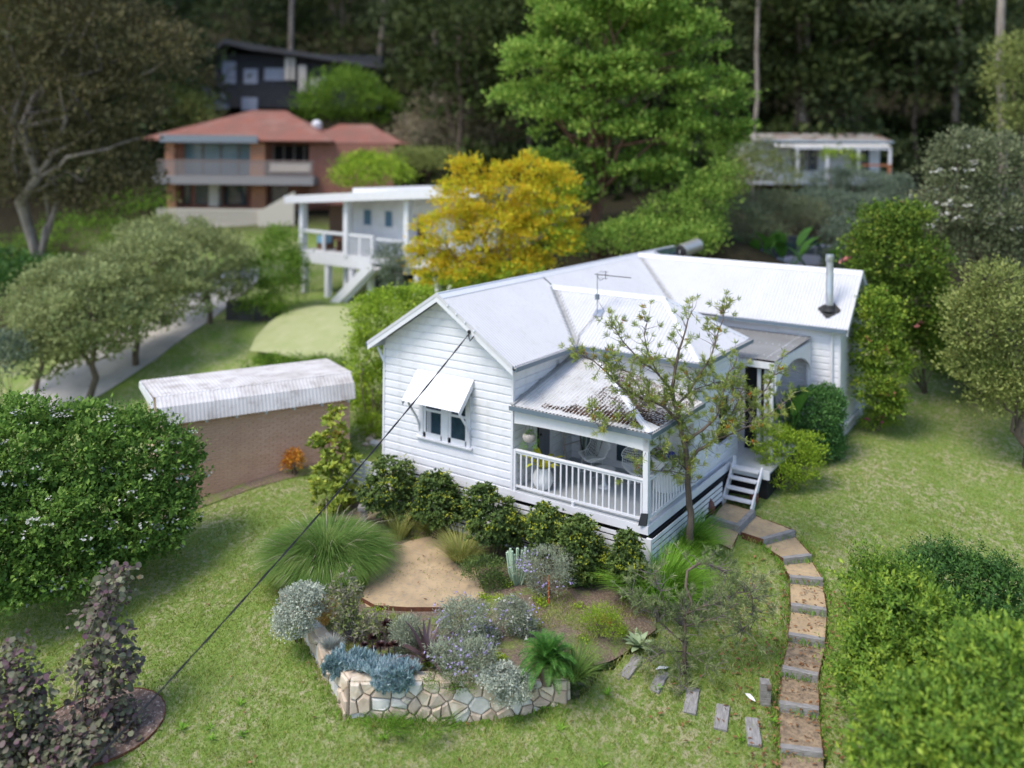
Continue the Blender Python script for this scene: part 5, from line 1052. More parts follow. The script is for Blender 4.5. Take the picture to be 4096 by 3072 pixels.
# ------------------------------------------------------------ red roofed house
ro, rrz = frame(0, 64, 0); ro[2] = 0; pm = FPX / 64
X = lambda px: (px - 2048) / pm
Z = lambda py: CAM[2] - (py - HZ + 6 * 0) / pm
rh = empty('red_tiled_house', ro, rrz, 'two-storey brick house with a red tiled hip roof and wide balconies', 'house')
M['redtile'] = mat('red_terracotta_tile', (.24, .09, .065), .85, (.19, .09, .07), .8, dirt=(.28, .17, .14), dscale=.5, dlo=.5, dhi=.8)
M['obrick'] = mat('orange_brick', (.42, .2, .11), .9, (.33, .16, .1), 2); M['pinkbrick'] = mat('red_brown_brick', (.3, .13, .1), .9, (.24, .11, .08), 2)
def hiproof(par, x0, x1, y0, y1, ze, zr_, xa, xb, m_):
    ym = (y0 + y1) / 2; A = [(x0, y0, ze), (x1, y0, ze), (x1, y1, ze), (x0, y1, ze)]; r1, r2 = (xa, ym, zr_), (xb, ym, zr_)
    e = MB(); e.add(A + [r1, r2], [(0, 1, 5, 4), (1, 2, 5), (2, 3, 4, 5), (3, 0, 4), (3, 2, 1, 0)]); q = L_('roof', e, m_, par)
    n_ = 14        # tile courses as real steps on the front slope
    st_ = MB()
    for i in range(n_):
        t0 = i / n_; t1 = (i + 1) / n_; z0 = ze + (zr_ - ze) * t0; P = [(x0 + (xa - x0) * t0, y0 + (ym - y0) * t0, z0 + .02), (x1 + (xb - x1) * t0, y0 + (ym - y0) * t0, z0 + .02), (x1 + (xb - x1) * t1, y0 + (ym - y0) * t1, z0 + (zr_ - ze) / n_ + .02), (x0 + (xa - x0) * t1, y0 + (ym - y0) * t1, z0 + (zr_ - ze) / n_ + .02)]
        st_.prism(P, (0, -.0, .06))
    link('tile_courses', st_.mesh('tile_courses'), m_, q, False); link('ridge_tiles', MB().tube([r1, r2], .14, 8).tube([A[0], r1], .11, 8).tube([A[1], r2], .11, 8).mesh('ridge_tiles'), m_, q, False); return q
hiproof(rh, X(555), X(1330), 0, 9, Z(575), Z(448), X(930), X(1080), M['redtile'])
hiproof(rh, X(1180), X(1600), 1.0, 9, Z(582), Z(503), X(1300), X(1440), M['redtile'])
L_('gutter', MB().box((X(640), -.1, Z(582)), (X(1030), .06, Z(553))), mat('blue_grey_fascia', (.2, .23, .27), .5), rh)
L_('upper_wall', MB().box((X(640), 2.5, Z(840)), (X(1330), 8, Z(578))), M['pinkbrick'], rh); L_('side_wing_wall', MB().box((X(1225), .9, Z(830)), (X(1570), 8, Z(583))), M['pinkbrick'], rh)
for a, b in ((652, 688), (994, 1052)): L_('brick_pillar', MB().box((X(a), .4, Z(742)), (X(b), 1.2, Z(580))), M['obrick'], rh); L_('brick_pillar', MB().box((X(a), .8, Z(900)), (X(b), 1.6, Z(742))), M['obrick'], rh)
gm = mat('sky_blue_window', (.12, .25, .33), .12, (.3, .42, .5), .35)
for a, b, c, d in ((692, 990, 585, 715), (1060, 1230, 590, 700)):
    q = L_('glass_wall', MB().box((X(a), 2.36, Z(d)), (X(b), 2.44, Z(c))), gm if a < 700 else M['dark'], rh)
    for i in range(5): xx = X(a) + (X(b) - X(a)) * i / 4; link('mullion', MB().box((xx - .06, 2.3, Z(d)), (xx + .06, 2.36, Z(c))).mesh('mullion'), M['sleeper'], q, False)
L_('balcony_slab', MB().box((X(625), -.6, Z(748)), (X(1262), 2.4, Z(716))), mat('grey_render', (.25, .24, .25), .9), rh)
L_('balcony_rail', MB().box((X(640), -.6, Z(658)), (X(1262), -.52, Z(651))), mat('brown_rail', (.2, .15, .14), .7), rh)
e = MB()
for i in range(90): xx = X(640) + (X(1262) - X(640)) * i / 90; e.box((xx, -.58, Z(716)), (xx + .05, -.53, Z(655)))
o = L_('rail_balusters', e, mat('grey_brown_baluster', (.3, .27, .27), .8), rh); o['kind'] = 'stuff'
L_('lower_wall', MB().box((X(640), 1.8, Z(1010)), (X(1330), 6, Z(748))), M['pinkbrick'], rh)
for a, b in ((700, 730), (748, 810), (870, 960), (1060, 1130)): L_('lower_window', MB().box((X(a), 1.7, Z(838)), (X(b), 1.78, Z(756))), M['glass'], rh)
L_('render_panel', MB().box((X(826), .6, Z(840)), (X(864), 1.5, Z(750))), mat('cream_render', (.45, .42, .36), .9), rh)
M['cream'] = mat('cream_rail_paint', (.55, .5, .44), .7)
L_('lower_slab', MB().box((X(650), -1.2, Z(925)), (X(1200), 2, Z(905))), M['cream'], rh); L_('lower_rail', MB().box((X(655), -1.2, Z(852)), (X(1200), -1.1, Z(842))), M['cream'], rh)
e = MB()
for i in range(70): xx = X(655) + (X(1195) - X(655)) * i / 70; e.box((xx, -1.18, Z(908)), (xx + .1, -1.12, Z(848)))
o = L_('lower_balusters', e, M['cream'], rh); o['kind'] = 'stuff'
L_('stair_wall', MB().hexa([(X(1060), -1.6, Z(940)), (X(1200), -1.6, Z(940)), (X(1200), -1.2, Z(940)), (X(1060), -1.2, Z(940))], [(X(1060), -1.6, Z(850)), (X(1200), -1.6, Z(770)), (X(1200), -1.2, Z(770)), (X(1060), -1.2, Z(850))]), M['cream'], rh)
for i in range(7): L_('undercroft_post', MB().box((X(700 + 80 * i), -.9, Z(1040)), (X(712 + 80 * i), -.7, Z(925))), M['cream'], rh)
MB().lathe([(.35, 0), (.42, .2), (.4, .5), (.2, .7), (.05, .75)], lt(ro, rrz, X(1205), 5, Z(520)), 14).build('round_roof_tank', M['paint'], rh, True)
p0 = lt(ro, rrz, X(1145), .6, Z(716))
for i in range(5):
    q = lt(ro, rrz, X(1090 + 32 * i), .2, Z(716)); o = empty('balcony_chair', q, rrz, ['pale chair at the left end of the right half of the red house balcony', 'second pale chair from the pillar on the red house balcony', 'middle pale chair right of the pillar on the red house balcony', 'pale chair second from the right end of the red house balcony', 'rightmost pale chair on the red house balcony'][i], 'chair', 'pale chairs on the red house balcony')
    link('seat', MB().box((-.3, -.25, .35), (.3, .25, .45)).mesh('seat'), M['cream'], o, False); link('back', MB().box((-.3, .2, .4), (.3, .28, .95)).mesh('back'), M['cream'], o, False)
# ------------------------------------------------------------ dark timber house on the hill
do, drz = frame(0, 86, 0); do[2] = 0; pm = FPX / 86
dh = empty('dark_timber_house', do, drz, 'dark grey house with a low gabled roof and white posts high on the wooded hillside', 'house')
dk = mat('charcoal_timber', (.05, .05, .06), .8, (.035, .035, .04), 2); dr_ = mat('dark_grey_roof', (.075, .075, .085), .7, (.055, .05, .05), .5)
L_('wall', MB().box((X(850), .5, Z(440)), (X(1520), 8, Z(225))), dk, dh)
e = MB(); e.prism([(X(835), -1, Z(232)), (X(905), -1, Z(172)), (X(1010), -1, Z(190)), (X(1180), -1, Z(215)), (X(1540), -1, Z(270)), (X(1540), -1, Z(285)), (X(1170), -1, Z(232)), (X(1000), -1, Z(212)), (X(905), -1, Z(190)), (X(835), -1, Z(250))], (0, 10, 0)); L_('roof', e, dr_, dh)
pg = mat('pale_curtained_window', (.38, .4, .48), .5)
for a, b, c, d in ((880, 934, 255, 344), (967, 1022, 284, 344), (1050, 1130, 280, 330)): L_('window', MB().box((X(a), .42, Z(d)), (X(b), .5, Z(c))), pg, dh)
for a, b, c, d in ((1140, 1160, 240, 330), (1165, 1180, 240, 330), (1194, 1225, 270, 377), (1240, 1300, 320, 380)): L_('white_post', MB().box((X(a), -.4, Z(d)), (X(b), -.1, Z(c))), M['cream'], dh)
q = MB(); q.hexa([(X(828), -2, Z(450)), (X(935), -2, Z(450)), (X(935), -1.5, Z(450)), (X(828), -1.5, Z(450))], [(X(828), -2, Z(360)), (X(925), -2, Z(395)), (X(925), -1.5, Z(395)), (X(828), -1.5, Z(360))]); L_('white_stair_wall', q, pg, dh)
L_('stair_wall', MB().box((X(990), -2, Z(455)), (X(1050), -1.6, Z(405))), pg, dh)
# ------------------------------------------------------------ small white cottage behind on the right
so_, srz = frame(0, 58, 0); so_[2] = 0; pm = FPX / 58
sh = empty('small_white_cottage', so_, srz, 'small white weatherboard cottage with a leaf-strewn grey corrugated roof among shrubs', 'cottage')
L_('wall', MB().box((X(3040), 1.6, Z(730)), (X(3560), 6, Z(560))), M['paint'], sh)
corrl('roof_sheeting', sh, [(X(3023), .6, Z(552)), (X(3585), .6, Z(548)), (X(3585), 3.6, Z(515)), (X(3023), 3.6, Z(520))], mat('weathered_grey_corrugated', (.3, .29, .28), .7, (.2, .185, .17), .9, dirt=(.14, .07, .04), dscale=1.3, dlo=.52, dhi=.6), .12, .02)
corrl('verandah_sheeting', sh, [(X(3100), -.2, Z(576)), (X(3560), -.2, Z(572)), (X(3560), .8, Z(558)), (X(3100), .8, Z(562))], M['roofdirty'], .12, .02)
L_('gutter', MB().box((X(3060), .5, Z(556)), (X(3588), .6, Z(549))), mat('pale_blue_gutter', (.3, .36, .42), .5), sh)
L_('verandah_beam', MB().box((X(3170), -.2, Z(584)), (X(3560), -.05, Z(577))), M['trim'], sh)
for x in (3187, 3307, 3430, 3556): L_('post', MB().box((X(x) - .08, -.2, Z(715)), (X(x) + .08, -.05, Z(580))), M['trim'], sh)
for a, b, nm in ((3196, 3250, 0), (3256, 3302, 1), (3446, 3478, 2), (3481, 3513, 3)):
    q = L_('window', MB().box((X(a) - .08, 1.5, Z(680)), (X(b) + .08, 1.6, Z(578))), M['trim'], sh); link('pane', MB().box((X(a), 1.46, Z(672)), (X(b), 1.49, Z(582))).mesh('pane'), M['glass'], q, False)
e = MB()
for i in range(16): e.box((X(3315), 1.57, Z(700) + i * .165), (X(3440), 1.59, Z(700) + i * .165 + .14))
L_('weatherboards', e, M['paint'], sh)['kind'] = 'stuff'
L_('orange_rail', MB().box((X(3438), -.25, Z(650)), (X(3560), -.2, Z(642))).box((X(3545), -.25, Z(690)), (X(3558), -.2, Z(645))), mat('orange_brown_timber', (.34, .13, .06), .8), sh)
# ------------------------------------------------------------ parked cars behind the roof
def car(loc, rz, label, body, estate):
    r = empty('parked_car', loc, rz, label, 'car', 'cars parked behind the cottage'); Lh = 2.15; Wd = .86
    prof = [(-Lh, .3), (-Lh + .02, .72), (-Lh + .12, .86), (-1.1, .98), (-.55, 1.42), (.1, 1.5), (1.1, 1.46), (1.75 if estate else 1.4, 1.34 if estate else 1.1), (Lh - .05, .98), (Lh, .7), (Lh, .3)]
    n_ = len(prof); V = []
    for y, k in ((-Wd, .93), (-Wd, 1), (Wd, 1), (Wd, .93)):
        for x, z in prof: V.append((x * (.985 if k < 1 else .97), (y if z < 1.0 else y * .84) * (1 if k == 1 else 1.0), z * (1 if k == 1 else 1)))
    V = []
    for y in (-1, -.85, .85, 1):
        for x, z in prof: f = 1 if z < 1.02 else .84; V.append((x * (1 if abs(y) < 1 else .985), y * Wd * f, z if abs(y) < 1 else (z - .05 if z > .5 else z)))
    F = [(k * n_ + i, k * n_ + i + 1, (k + 1) * n_ + i + 1, (k + 1) * n_ + i) for k in range(3) for i in range(n_ - 1)] + [tuple(range(n_))[::-1], tuple(3 * n_ + i for i in range(n_))]
    e = bpy.data.meshes.new('body'); e.from_pydata(V, [], F); e.update(); e.polygons.foreach_set('use_smooth', np.ones(len(e.polygons), bool))
    try: e.set_sharp_from_angle(angle=R(40))
    except Exception: pass
    link('body', e, body, r, False)
    for s in (-1, 1):
        e = MB(); y = s * Wd * .935
        for P in ([(-.98, 1.02), (-.5, 1.36), (-.02, 1.42), (-.02, 1.02)], [(.04, 1.02), (.04, 1.42), (.9, 1.4), (.95, 1.02)], [(1.0, 1.02), (.98, 1.38), (1.55 if estate else 1.3, 1.3 if estate else 1.12), (1.7 if estate else 1.4, 1.05)]): e.prism([(x, y + s * .0 - s * .05 * (z - 1), z) for x, z in P], (0, s * .012, 0))
        link('side_windows', e.mesh('side_windows'), M['glass'], r, False)
        if estate: link('roof_rail', MB().tube([(-.4, s * .62, 1.52), (-.3, s * .62, 1.58), (1.2, s * .62, 1.55), (1.3, s * .62, 1.47)], .02, 6).mesh('roof_rail'), M['black'], r, False)
        for x in (-1.35, 1.3):
            q = link('wheel', MB().tube([(x, s * (Wd - .16), .33), (x, s * (Wd + .02), .33)], .33, 22).mesh('wheel', True), M['black'], r, False); e = MB(); e.tube([(x, s * (Wd + .0), .33), (x, s * (Wd + .03), .33)], .21, 18)
            link('rim', e.mesh('rim', True), M['galv'], q, False)
        link('headlight', MB().lathe([(.02, -.06), (.13, 0), (.02, .06)], (-Lh + .08, s * .62, .76), 10).mesh('headlight'), M['pot'], r, False)
    e = MB(); e.prism([(-1.07, -.68, 1.0), (-1.07, .68, 1.0), (-.56, .6, 1.41), (-.56, -.6, 1.41)], (-.015, 0, .012)); link('windscreen', e.mesh('windscreen'), M['glass'], r, False)
    return r
q = at(3075, 1026, 43.0); car((q[0], q[1], q[2] - .33) + RT.tolist()[0] * 0 * np.array([0, 0, 0]) if False else np.array([q[0] + RT[0] * 1.3, q[1] + RT[1] * 1.3, q[2] - .33]) + np.array([FW[0], FW[1], 0]) * .8, YAW, 'dark blue car parked behind the cottage ridge among strelitzia leaves', mat('dark_blue_car_paint', (.01, .015, .04), .25, spec=.7), False)
q = at(3225, 965, 43.6); car(np.array([q[0], q[1], q[2] - 1.35]), YAW + .35, 'silver wagon with roof rails parked behind the dark blue car', mat('silver_lilac_car_paint', (.42, .42, .52), .3, metal=.3), True)
# ------------------------------------------------------------ plants round the cottage
def blob_px(cx, cy, rx, ry, d, depth_r=None):
    """ellipsoid standing at distance d, seen at overview pixel cx,cy with radii rx,ry"""
    c = at(cx * K, cy * K, d); k = K * d / FPX; return (c[0], c[1], c[2], rx * k, (depth_r or rx * k), ry * k)
def rel(p, bl): return [(b[0] - p[0], b[1] - p[1], b[2] - p[2], *b[3:]) for b in bl]
# six dark shrubs along the front
ROW = [((862, 1100), [(862, 1035, 52, 45), (850, 1070, 62, 40), (880, 1095, 50, 35)], 'bushy dark green shrub at the left corner of the front wall'),
       ((958, 1140), [(955, 1062, 45, 40), (965, 1100, 62, 42)], 'dark green yellow-tipped shrub under the front gable window'),
       ((1085, 1185), [(1055, 1085, 38, 42), (1080, 1125, 62, 52), (1110, 1150, 45, 40)], 'dark green shrub below the right corner of the gable wall'),
       ((1195, 1190), [(1190, 1130, 38, 42), (1198, 1165, 36, 36)], 'dark green shrub under the left half of the porch'),
       ((1280, 1250), [(1265, 1150, 40, 40), (1282, 1195, 48, 48), (1285, 1235, 35, 30)], 'dark green shrub with see-through branches under the right half of the porch'),
       ((1378, 1275), [(1372, 1175, 24, 30), (1370, 1215, 34, 32), (1392, 1250, 32, 24)], 'slender dark green shrub nearest the porch corner')]
for (bx, by), bl, t in ROW:
    bl = [(a_, b_, c_ * .93, d_ * .92) for a_, b_, c_, d_ in bl]; y_ = -.75; r_ = ray(bx * K, by * K); p = CAM + r_ * ((y_ - CAM[1]) / r_[1]); p[2] = float(HB(np.array([p[0]]), np.array([p[1]]))[0]); d = dep(p)
    bb_ = [blob_px(*q, d) for q in bl]; o = bush('dark_green_shrub', t, 'shrub', p, rel(p, bb_), 10, .05, LM['haw'], 'dark green shrubs in a row along the front of the house', 7, clumps=10)
    bpy.data.objects.remove([c for c in o.children if c.name.startswith('foliage')][0]); rosettes('foliage', bb_, 2300, 9, .075, LM['haw'], o, .42, .35, -.9, .8, .06, 420); yt = rosettes('young_tips', [(*q[:3], q[3] * 1.06, q[4] * 1.06, q[5] * 1.06) for q in bb_], 280, 6, .05, LM['tip'], o, .4, .93, -.1, .5, .05); yt['kind'] = 'stuff'
# left big fountain grass, two smaller
p = B(722, 1235); d = dep(p); R_ = 118 * K * d / FPX
fg = tuft('fountain_grass', 'huge arching fountain grass with pale plumes at the left end of the garden bed', 'ornamental grass', p, R_, 1.35, 12000, .013, LM['foun'], 1.15, 2.5, rad0=.5)
tuft('', '', '', p, R_, 1.5, 110, .024, LM['plume'], 1.3, 1.7, rad0=.45, parent=fg, part='plumes')
p = G(1440, 1285); p[2] = max(p[2], -1.55); d = dep(p); lg = tuft('strap_leaf_grass', 'large bright green strappy grass clump at the porch corner', 'ornamental grass', p, 1.0, 1.15, 2600, .02, LM['lirio'], 1.0, 1.2, rad0=.55)
q = G(1480, 1180); tuft('', '', '', q, .9, 1.0, 2200, .018, LM['lirio'], 1.0, 1.2, rad0=.6, parent=lg)
for (X_, Y_, h, n_, w_, t, m_, s_) in ((1012, 1215, .85, 700, .014, 'olive lomandra clump right behind the sand patch', 'loma', 1.1), (880, 1168, .7, 160, .02, 'thin upright strap-leaf plant in front of the timber bench', 'loma', .5), (950, 1150, .45, 500, .012, 'low tangled strap grass under the dark shrubs behind the sand patch', 'loma', 1.5),
        (1262, 1462, .75, 420, .012, 'pale strappy grass at the end of the stone wall', 'foun', 1.3), (905, 1118, .5, 300, .012, 'small strappy clump between the bench and the dark shrubs', 'foun', 1.2)):
    tuft('strap_clump', t, 'ornamental grass', B(X_, Y_), .35, h, n_, w_, LM[m_], s_, 1.1, rad0=.4)
tuft('blue_fescue', 'small round tuft of blue fescue on top of the left stone wall', 'ornamental grass', B(738, 1408), .18, .3, 900, .007, LM['fescue'], 1.6, .5, rad0=.3)
# magnolia-like upright shrub
p = B(735, 1105); p = G(735, 1105); d = dep(p); bl = [blob_px(735, 925, 22, 32, d), blob_px(725, 965, 35, 25, d), blob_px(745, 1000, 42, 32, d), blob_px(728, 1045, 45, 35, d), blob_px(740, 1085, 52, 28, d), blob_px(705, 975, 14, 14, d), blob_px(765, 1010, 20, 22, d)]
o = bush('upright_magnolia', 'upright glossy shrub with orange-backed leaves between the lawn and the slat fence', 'shrub', p, rel(p, bl), 10, .1, LM['mag'], None, 8); bpy.data.objects.remove([c for c in o.children if c.name.startswith('foliage')][0])
rosettes('foliage', bl, 480, 9, .15, LM['mag'], o, .42, .35, -.9, .9, .08, 150)
def mound(name, lab, cat, X_, Y_, rx, ry, n, size, m, asp=.3, on=B, extra=None, blobs=None, stems=6, sd=.05, clumps=None, group=None, inner=.5, up=.3):
    p = on(X_, Y_); d = dep(p); k = K * d / FPX; bb_ = blobs and [blob_px(*q, d) for q in blobs] or [(p[0], p[1], p[2] + ry * k * .9, rx * k, rx * k, ry * k)]
    o = bush(name, lab, cat, p, rel(p, bb_), n, size, m, group, stems, clumps=clumps or n // 14, sd=sd, asp=asp, inner=inner, up=up); return o, bb_
mound('silver_bush', 'dense silver-grey bush over the left end of the stone wall', 'shrub', 668, 1385, 54, 60, 9000, .045, LM['silver'], .6, blobs=[(672, 1315, 46, 42), (655, 1350, 44, 34), (690, 1300, 30, 28)], sd=.05)
mound('trailing_silver_bush', 'pale silver bush spilling over the front face of the stone wall', 'shrub', 1120, 1480, 50, 40, 6500, .042, LM['silver'], .65, blobs=[(1105, 1462, 40, 18), (1125, 1490, 36, 30), (1150, 1478, 24, 26), (1075, 1465, 18, 10)], sd=.045)
for X_, Y_, bl, t in ((1200, 1285, [(1200, 1215, 50, 32), (1160, 1230, 30, 20), (1205, 1245, 45, 30)], 'tall grey lavender bush behind the orange stake'), (1020, 1400, [(1020, 1335, 52, 32), (1005, 1360, 35, 30)], 'grey lavender bush with mauve flowers below the sand patch'),
        (1035, 1460, [(1015, 1425, 48, 28), (1050, 1420, 40, 28), (975, 1410, 22, 18)], 'wide grey lavender bush just behind the front stone wall'), (1060, 1385, [(1060, 1380, 34, 26)], 'small grey lavender bush between the two larger lavenders'), (900, 1405, [(900, 1365, 28, 22), (897, 1395, 26, 26)], 'upright blue-grey rosemary-like bush behind the dark rosettes'), (1135, 1370, [(1128, 1325, 32, 26), (1150, 1355, 22, 22)], 'pale-flowered grey shrub above the bare mulch right of the lavenders')):
    o, bb_ = mound('lavender_bush', t, 'lavender' if 'rosemary' not in t and 'pale' not in t else 'shrub', X_, Y_, 0, 0, 5200, .07, LM['lav'], .16, blobs=bl, sd=.07, group='grey lavender mounds in the garden bed' if 'lavender bush' in t else None, up=.1)
    if 'lavender' in t: flowers('flower_spikes', [(*q[:3], q[3] * 1.08, q[4] * 1.08, q[5] * 1.12) for q in bb_], 110, .035, LM['lavfl'], o, 4, lowcut=.1)
    if 'pale' in t: flowers('flowers', [(*q[:3], q[3], q[4], q[5]) for q in bb_], 90, .04, LM['white'], o, 4, lowcut=.1)
# blue chalksticks as dense upright finger leaves
bc = empty('blue_chalksticks', B(830, 1450), 0, 'mat of powder-blue succulent fingers spilling over the front corner of the stone wall', 'succulent'); P = []
for X_, Y_, n_, rx, ry in ((755, 1440, 85, 30, 20), (800, 1440, 90, 40, 18), (740, 1460, 60, 20, 24), (860, 1455, 120, 50, 20), (900, 1450, 60, 26, 14), (868, 1484, 150, 44, 24), (800, 1425, 30, 20, 10)):
    for _ in range(n_):
        t = rng.random() * 6.283; q = math.sqrt(rng.random()); x, y = X_ + rx * q * math.cos(t), Y_ + ry * q * math.sin(t); z_2 = -1.5
        b_3 = onz(x * K, y * K, z_2 + .08); 
        if not inpoly(np.array([b_3[0]]), np.array([b_3[1]]), BED)[0]: b_3 = at(x * K, y * K, 16.5 if x > 775 else 16.95); 
        P.append(b_3)
P = np.array(P); k = 16; n_ = len(P); P[:, 2] += rng.normal(size=n_) * .03; axv = unit(np.array([0, 0, 1.]) + rdir(n_) * .5); PP = np.repeat(P, k, 0) + rdir(n_ * k) * .012; A = unit(np.repeat(axv, k, 0) + rdir(n_ * k) * .5); link('finger_leaves', leafmesh('finger_leaves', PP, A, rdir(n_ * k), .09 + .09 * rng.random(n_ * k), .15), LM['blue'], bc)
# firestick
p = B(722, 1372); o = empty('firestick_plant', p, 0, 'small orange-yellow firestick succulent right of the silver bush', 'succulent'); n_ = 900; st_ = unit(rdir(n_) + [0, 0, 1.2]); st_[:, 2] = abs(st_[:, 2]); rr = rng.random((n_, 1)) ** .5
link('twigs', leafmesh('twigs', p + [0, 0, .08] + st_ * [.34, .34, .6] * rr, unit(st_ + [0, 0, .6] + rdir(n_) * .4), rdir(n_), .13, .12), LM['fire'], o)
# dark rosettes, bromeliad, agave, euphorbia
o = empty('black_aeonium', B(845, 1435), 0, 'cluster of near-black succulent rosettes behind the blue chalksticks', 'succulent')
for X_, Y_, s_ in ((857, 1385, .16), (842, 1400, .09), (866, 1400, .1), (826, 1412, .13), (843, 1428, .13), (828, 1432, .09), (861, 1425, .1), (808, 1425, .1), (845, 1448, .08), (873, 1425, .12)):
    p = B(X_, Y_, .15); q = np.array([p[0], p[1], p[2] + .12 + s_]); n_ = 42; t = np.arange(n_) * 2.4; e_ = np.linspace(.15, 1.2, n_); A = np.stack([np.cos(t) * np.cos(e_), np.sin(t) * np.cos(e_), np.sin(e_)], 1); link('rosette', leafmesh('rosette', np.tile(q, (n_, 1)), A, np.tile([0, 0, 1.], (n_, 1)), s_ * (1.25 - e_ * .5), .45, .08), LM['aeon'], o)
    MB().tube([p - [0, 0, .05], q], .015, 5).build('stalk', M['bark'], o)
p = B(945, 1440); o = empty('purple_bromeliad', p, 0, 'spiky dark purple strap-leaved plant left of the lavenders', 'plant')
for k in range(26): t = k * 2.4; el = .25 + 1.1 * (k / 26); frond('strap_leaf', (p[0], p[1], p[2] + .08), (math.cos(t) * math.cos(el), math.sin(t) * math.cos(el), math.sin(el)), .6 + .25 * (k % 3) / 2, .045, LM['brom'], o, .8 if el < 1 else .3, 7)
p = G(1400, 1398); o = empty('foxtail_agave', p, 0, 'pale green agave rosette above the grey sleepers', 'agave')
for k in range(16): t = k * 2.4; el = .15 + .9 * (k / 16); frond('agave_leaf', (p[0], p[1], p[2] + .06), (math.cos(t) * math.cos(el), math.sin(t) * math.cos(el), math.sin(el)), .36, .07, LM['agave'], o, .3, 7)
p = B(1135, 1260); o = empty('blue_green_euphorbia', p, 0, 'upright blue-green stick succulent left of the tall lavender', 'succulent'); 
for k in range(12):
    a = rdir(1)[0]; q = p + [a[0] * .12, a[1] * .12, 0]; MB().tube([q, q + [a[0] * .12, a[1] * .12, .3], q + [a[0] * .2, a[1] * .2, .62 + .25 * random.random()]], [.02, .03, .028], 6).build('stick_stem', LM['euph'], o)
# cycad
p = B(1205, 1462); o = empty('sago_cycad', p, 0, 'dark green sago cycad with radiating fronds near the right end of the stone wall', 'cycad'); MB().tube([p - [0, 0, .1], p + [0, 0, .22]], [.14, .1], 12).build('trunk', M['bark'], o)
def pinnate(base, dv, L, n_, ll, m_, par, bend=.6, name='frond', asp=.12):
    b_, d_ = np.array(base, float), unit(np.array(dv, float)); P, A, N, S = [], [], [], []; sp_ = [b_.copy()]
    for i in range(n_):
        t = i / n_; d_ = unit(d_ + np.array([0, 0, -.14 * bend * (i + 3) / n_ * 2])); b_ = b_ + d_ * L / n_; sd_ = unit(np.cross(d_, [0, 0, 1.])); up_ = np.cross(sd_, d_); sp_.append(b_.copy()); w_ = ll * math.sin(math.pi * min(1, .15 + t * .85)) ** .6
        for s in (-1, 1): P.append(b_); A.append(sd_ * s + d_ * .55 + up_ * .35); N.append(up_); S.append(w_)
    me_ = leafmesh(name, np.array(P), np.array(A), np.array(N), np.array(S), asp, .02); ob = link(name, me_, m_, par); MB().tube(sp_[::3] + [sp_[-1]], .008, 4).build('rachis', m_, ob); return ob
for k in range(44):
    t = k * 2.4; el = 1.35 - 1.3 * (k / 44) ** 1.4; pinnate(p + [0, 0, .25], (math.cos(t) * math.cos(el), math.sin(t) * math.cos(el), math.sin(el)), .6 + .12 * random.random(), 26, .13, LM['cyc'], o, .45, 'frond', .2)
# sparse purple salvia with bare stems
def sparse(name, lab, cat, p, bl, nst, n, size, m_, group=None, asp=.4, bark='twig'):
    o = empty(name, p, 0, lab, cat, group); e = MB(); P = []
    for i in range(nst):
        q = bl[i % len(bl)]; end = np.array(q[:3]) + rdir(1)[0] * q[3:6] * (.4 + .6 * rng.random()); pt = limbs(e, p + rdir(1)[0] * [.12, .12, 0], end, .009, .003, 4, .7, 6)
        for c in pt[2:]: P += [c + rdir(1)[0] * .06 for _ in range(int(n / nst / 5))]
    link('stems', e.mesh('stems'), M[bark], o); P = np.array(P); nn_ = len(P); link('foliage', leafmesh('foliage', P, rdir(nn_) + [0, 0, .2], rdir(nn_) + [0, 0, .7], size * (.6 + .8 * rng.random(nn_)), asp, .1), m_, o); return o
p = B(785, 1390); d = dep(p); sparse('salvia_bush', 'loose brown-green sage bush with long bare stems left of the sand patch', 'shrub', p, [blob_px(770, 1270, 45, 45, d), blob_px(790, 1330, 55, 45, d), blob_px(830, 1340, 45, 35, d), blob_px(740, 1290, 30, 35, d)], 40, 2500, .08, LM['salvia'])
mound('low_groundcover', 'low dark green spreading plant right of the sand patch', 'groundcover', 1070, 1265, 0, 0, 3600, .06, LM['haw'], .25, blobs=[(1060, 1228, 45, 14), (1085, 1255, 30, 14)], sd=.07)
mound('small_groundcover', 'low green creeper on top of the front stone wall left of the silver bush', 'groundcover', 1000, 1478, 0, 0, 1500, .04, LM['mid'], .3, blobs=[(985, 1470, 45, 8), (1030, 1480, 20, 14)], sd=.05)
mound('fine_leaved_shrub', 'small orange-green heath shrub at the right edge of the garden bed', 'shrub', 1325, 1375, 0, 0, 3800, .05, LM['lime'], .2, blobs=[(1325, 1335, 30, 34), (1345, 1350, 24, 24), (1300, 1335, 20, 24)], sd=.06)
mound('orange_heath', 'rusty heath shrub tucked beside the fine-leaved green one', 'shrub', 1330, 1345, 0, 0, 900, .045, LM['red'], .2, blobs=[(1330, 1350, 20, 22)], sd=.06)
for X_, Y_ in ((905, 1395), (1000, 1300), (1100, 1330), (1010, 1480)): pass
tuft('weedy_grass', 'loose green grass growing at the foot of the front stone wall', 'grass clump', G(940, 1562), .6, .4, 500, .012, LM['lirio'], 1.2, 1.0, rad0=.9, group='grass clumps along the foot of the stone wall')
tuft('weedy_grass', 'small green grass clump at the left corner foot of the stone wall', 'grass clump', G(860, 1572), .4, .32, 260, .012, LM['lirio'], 1.2, 1.0, rad0=.9, group='grass clumps along the foot of the stone wall')

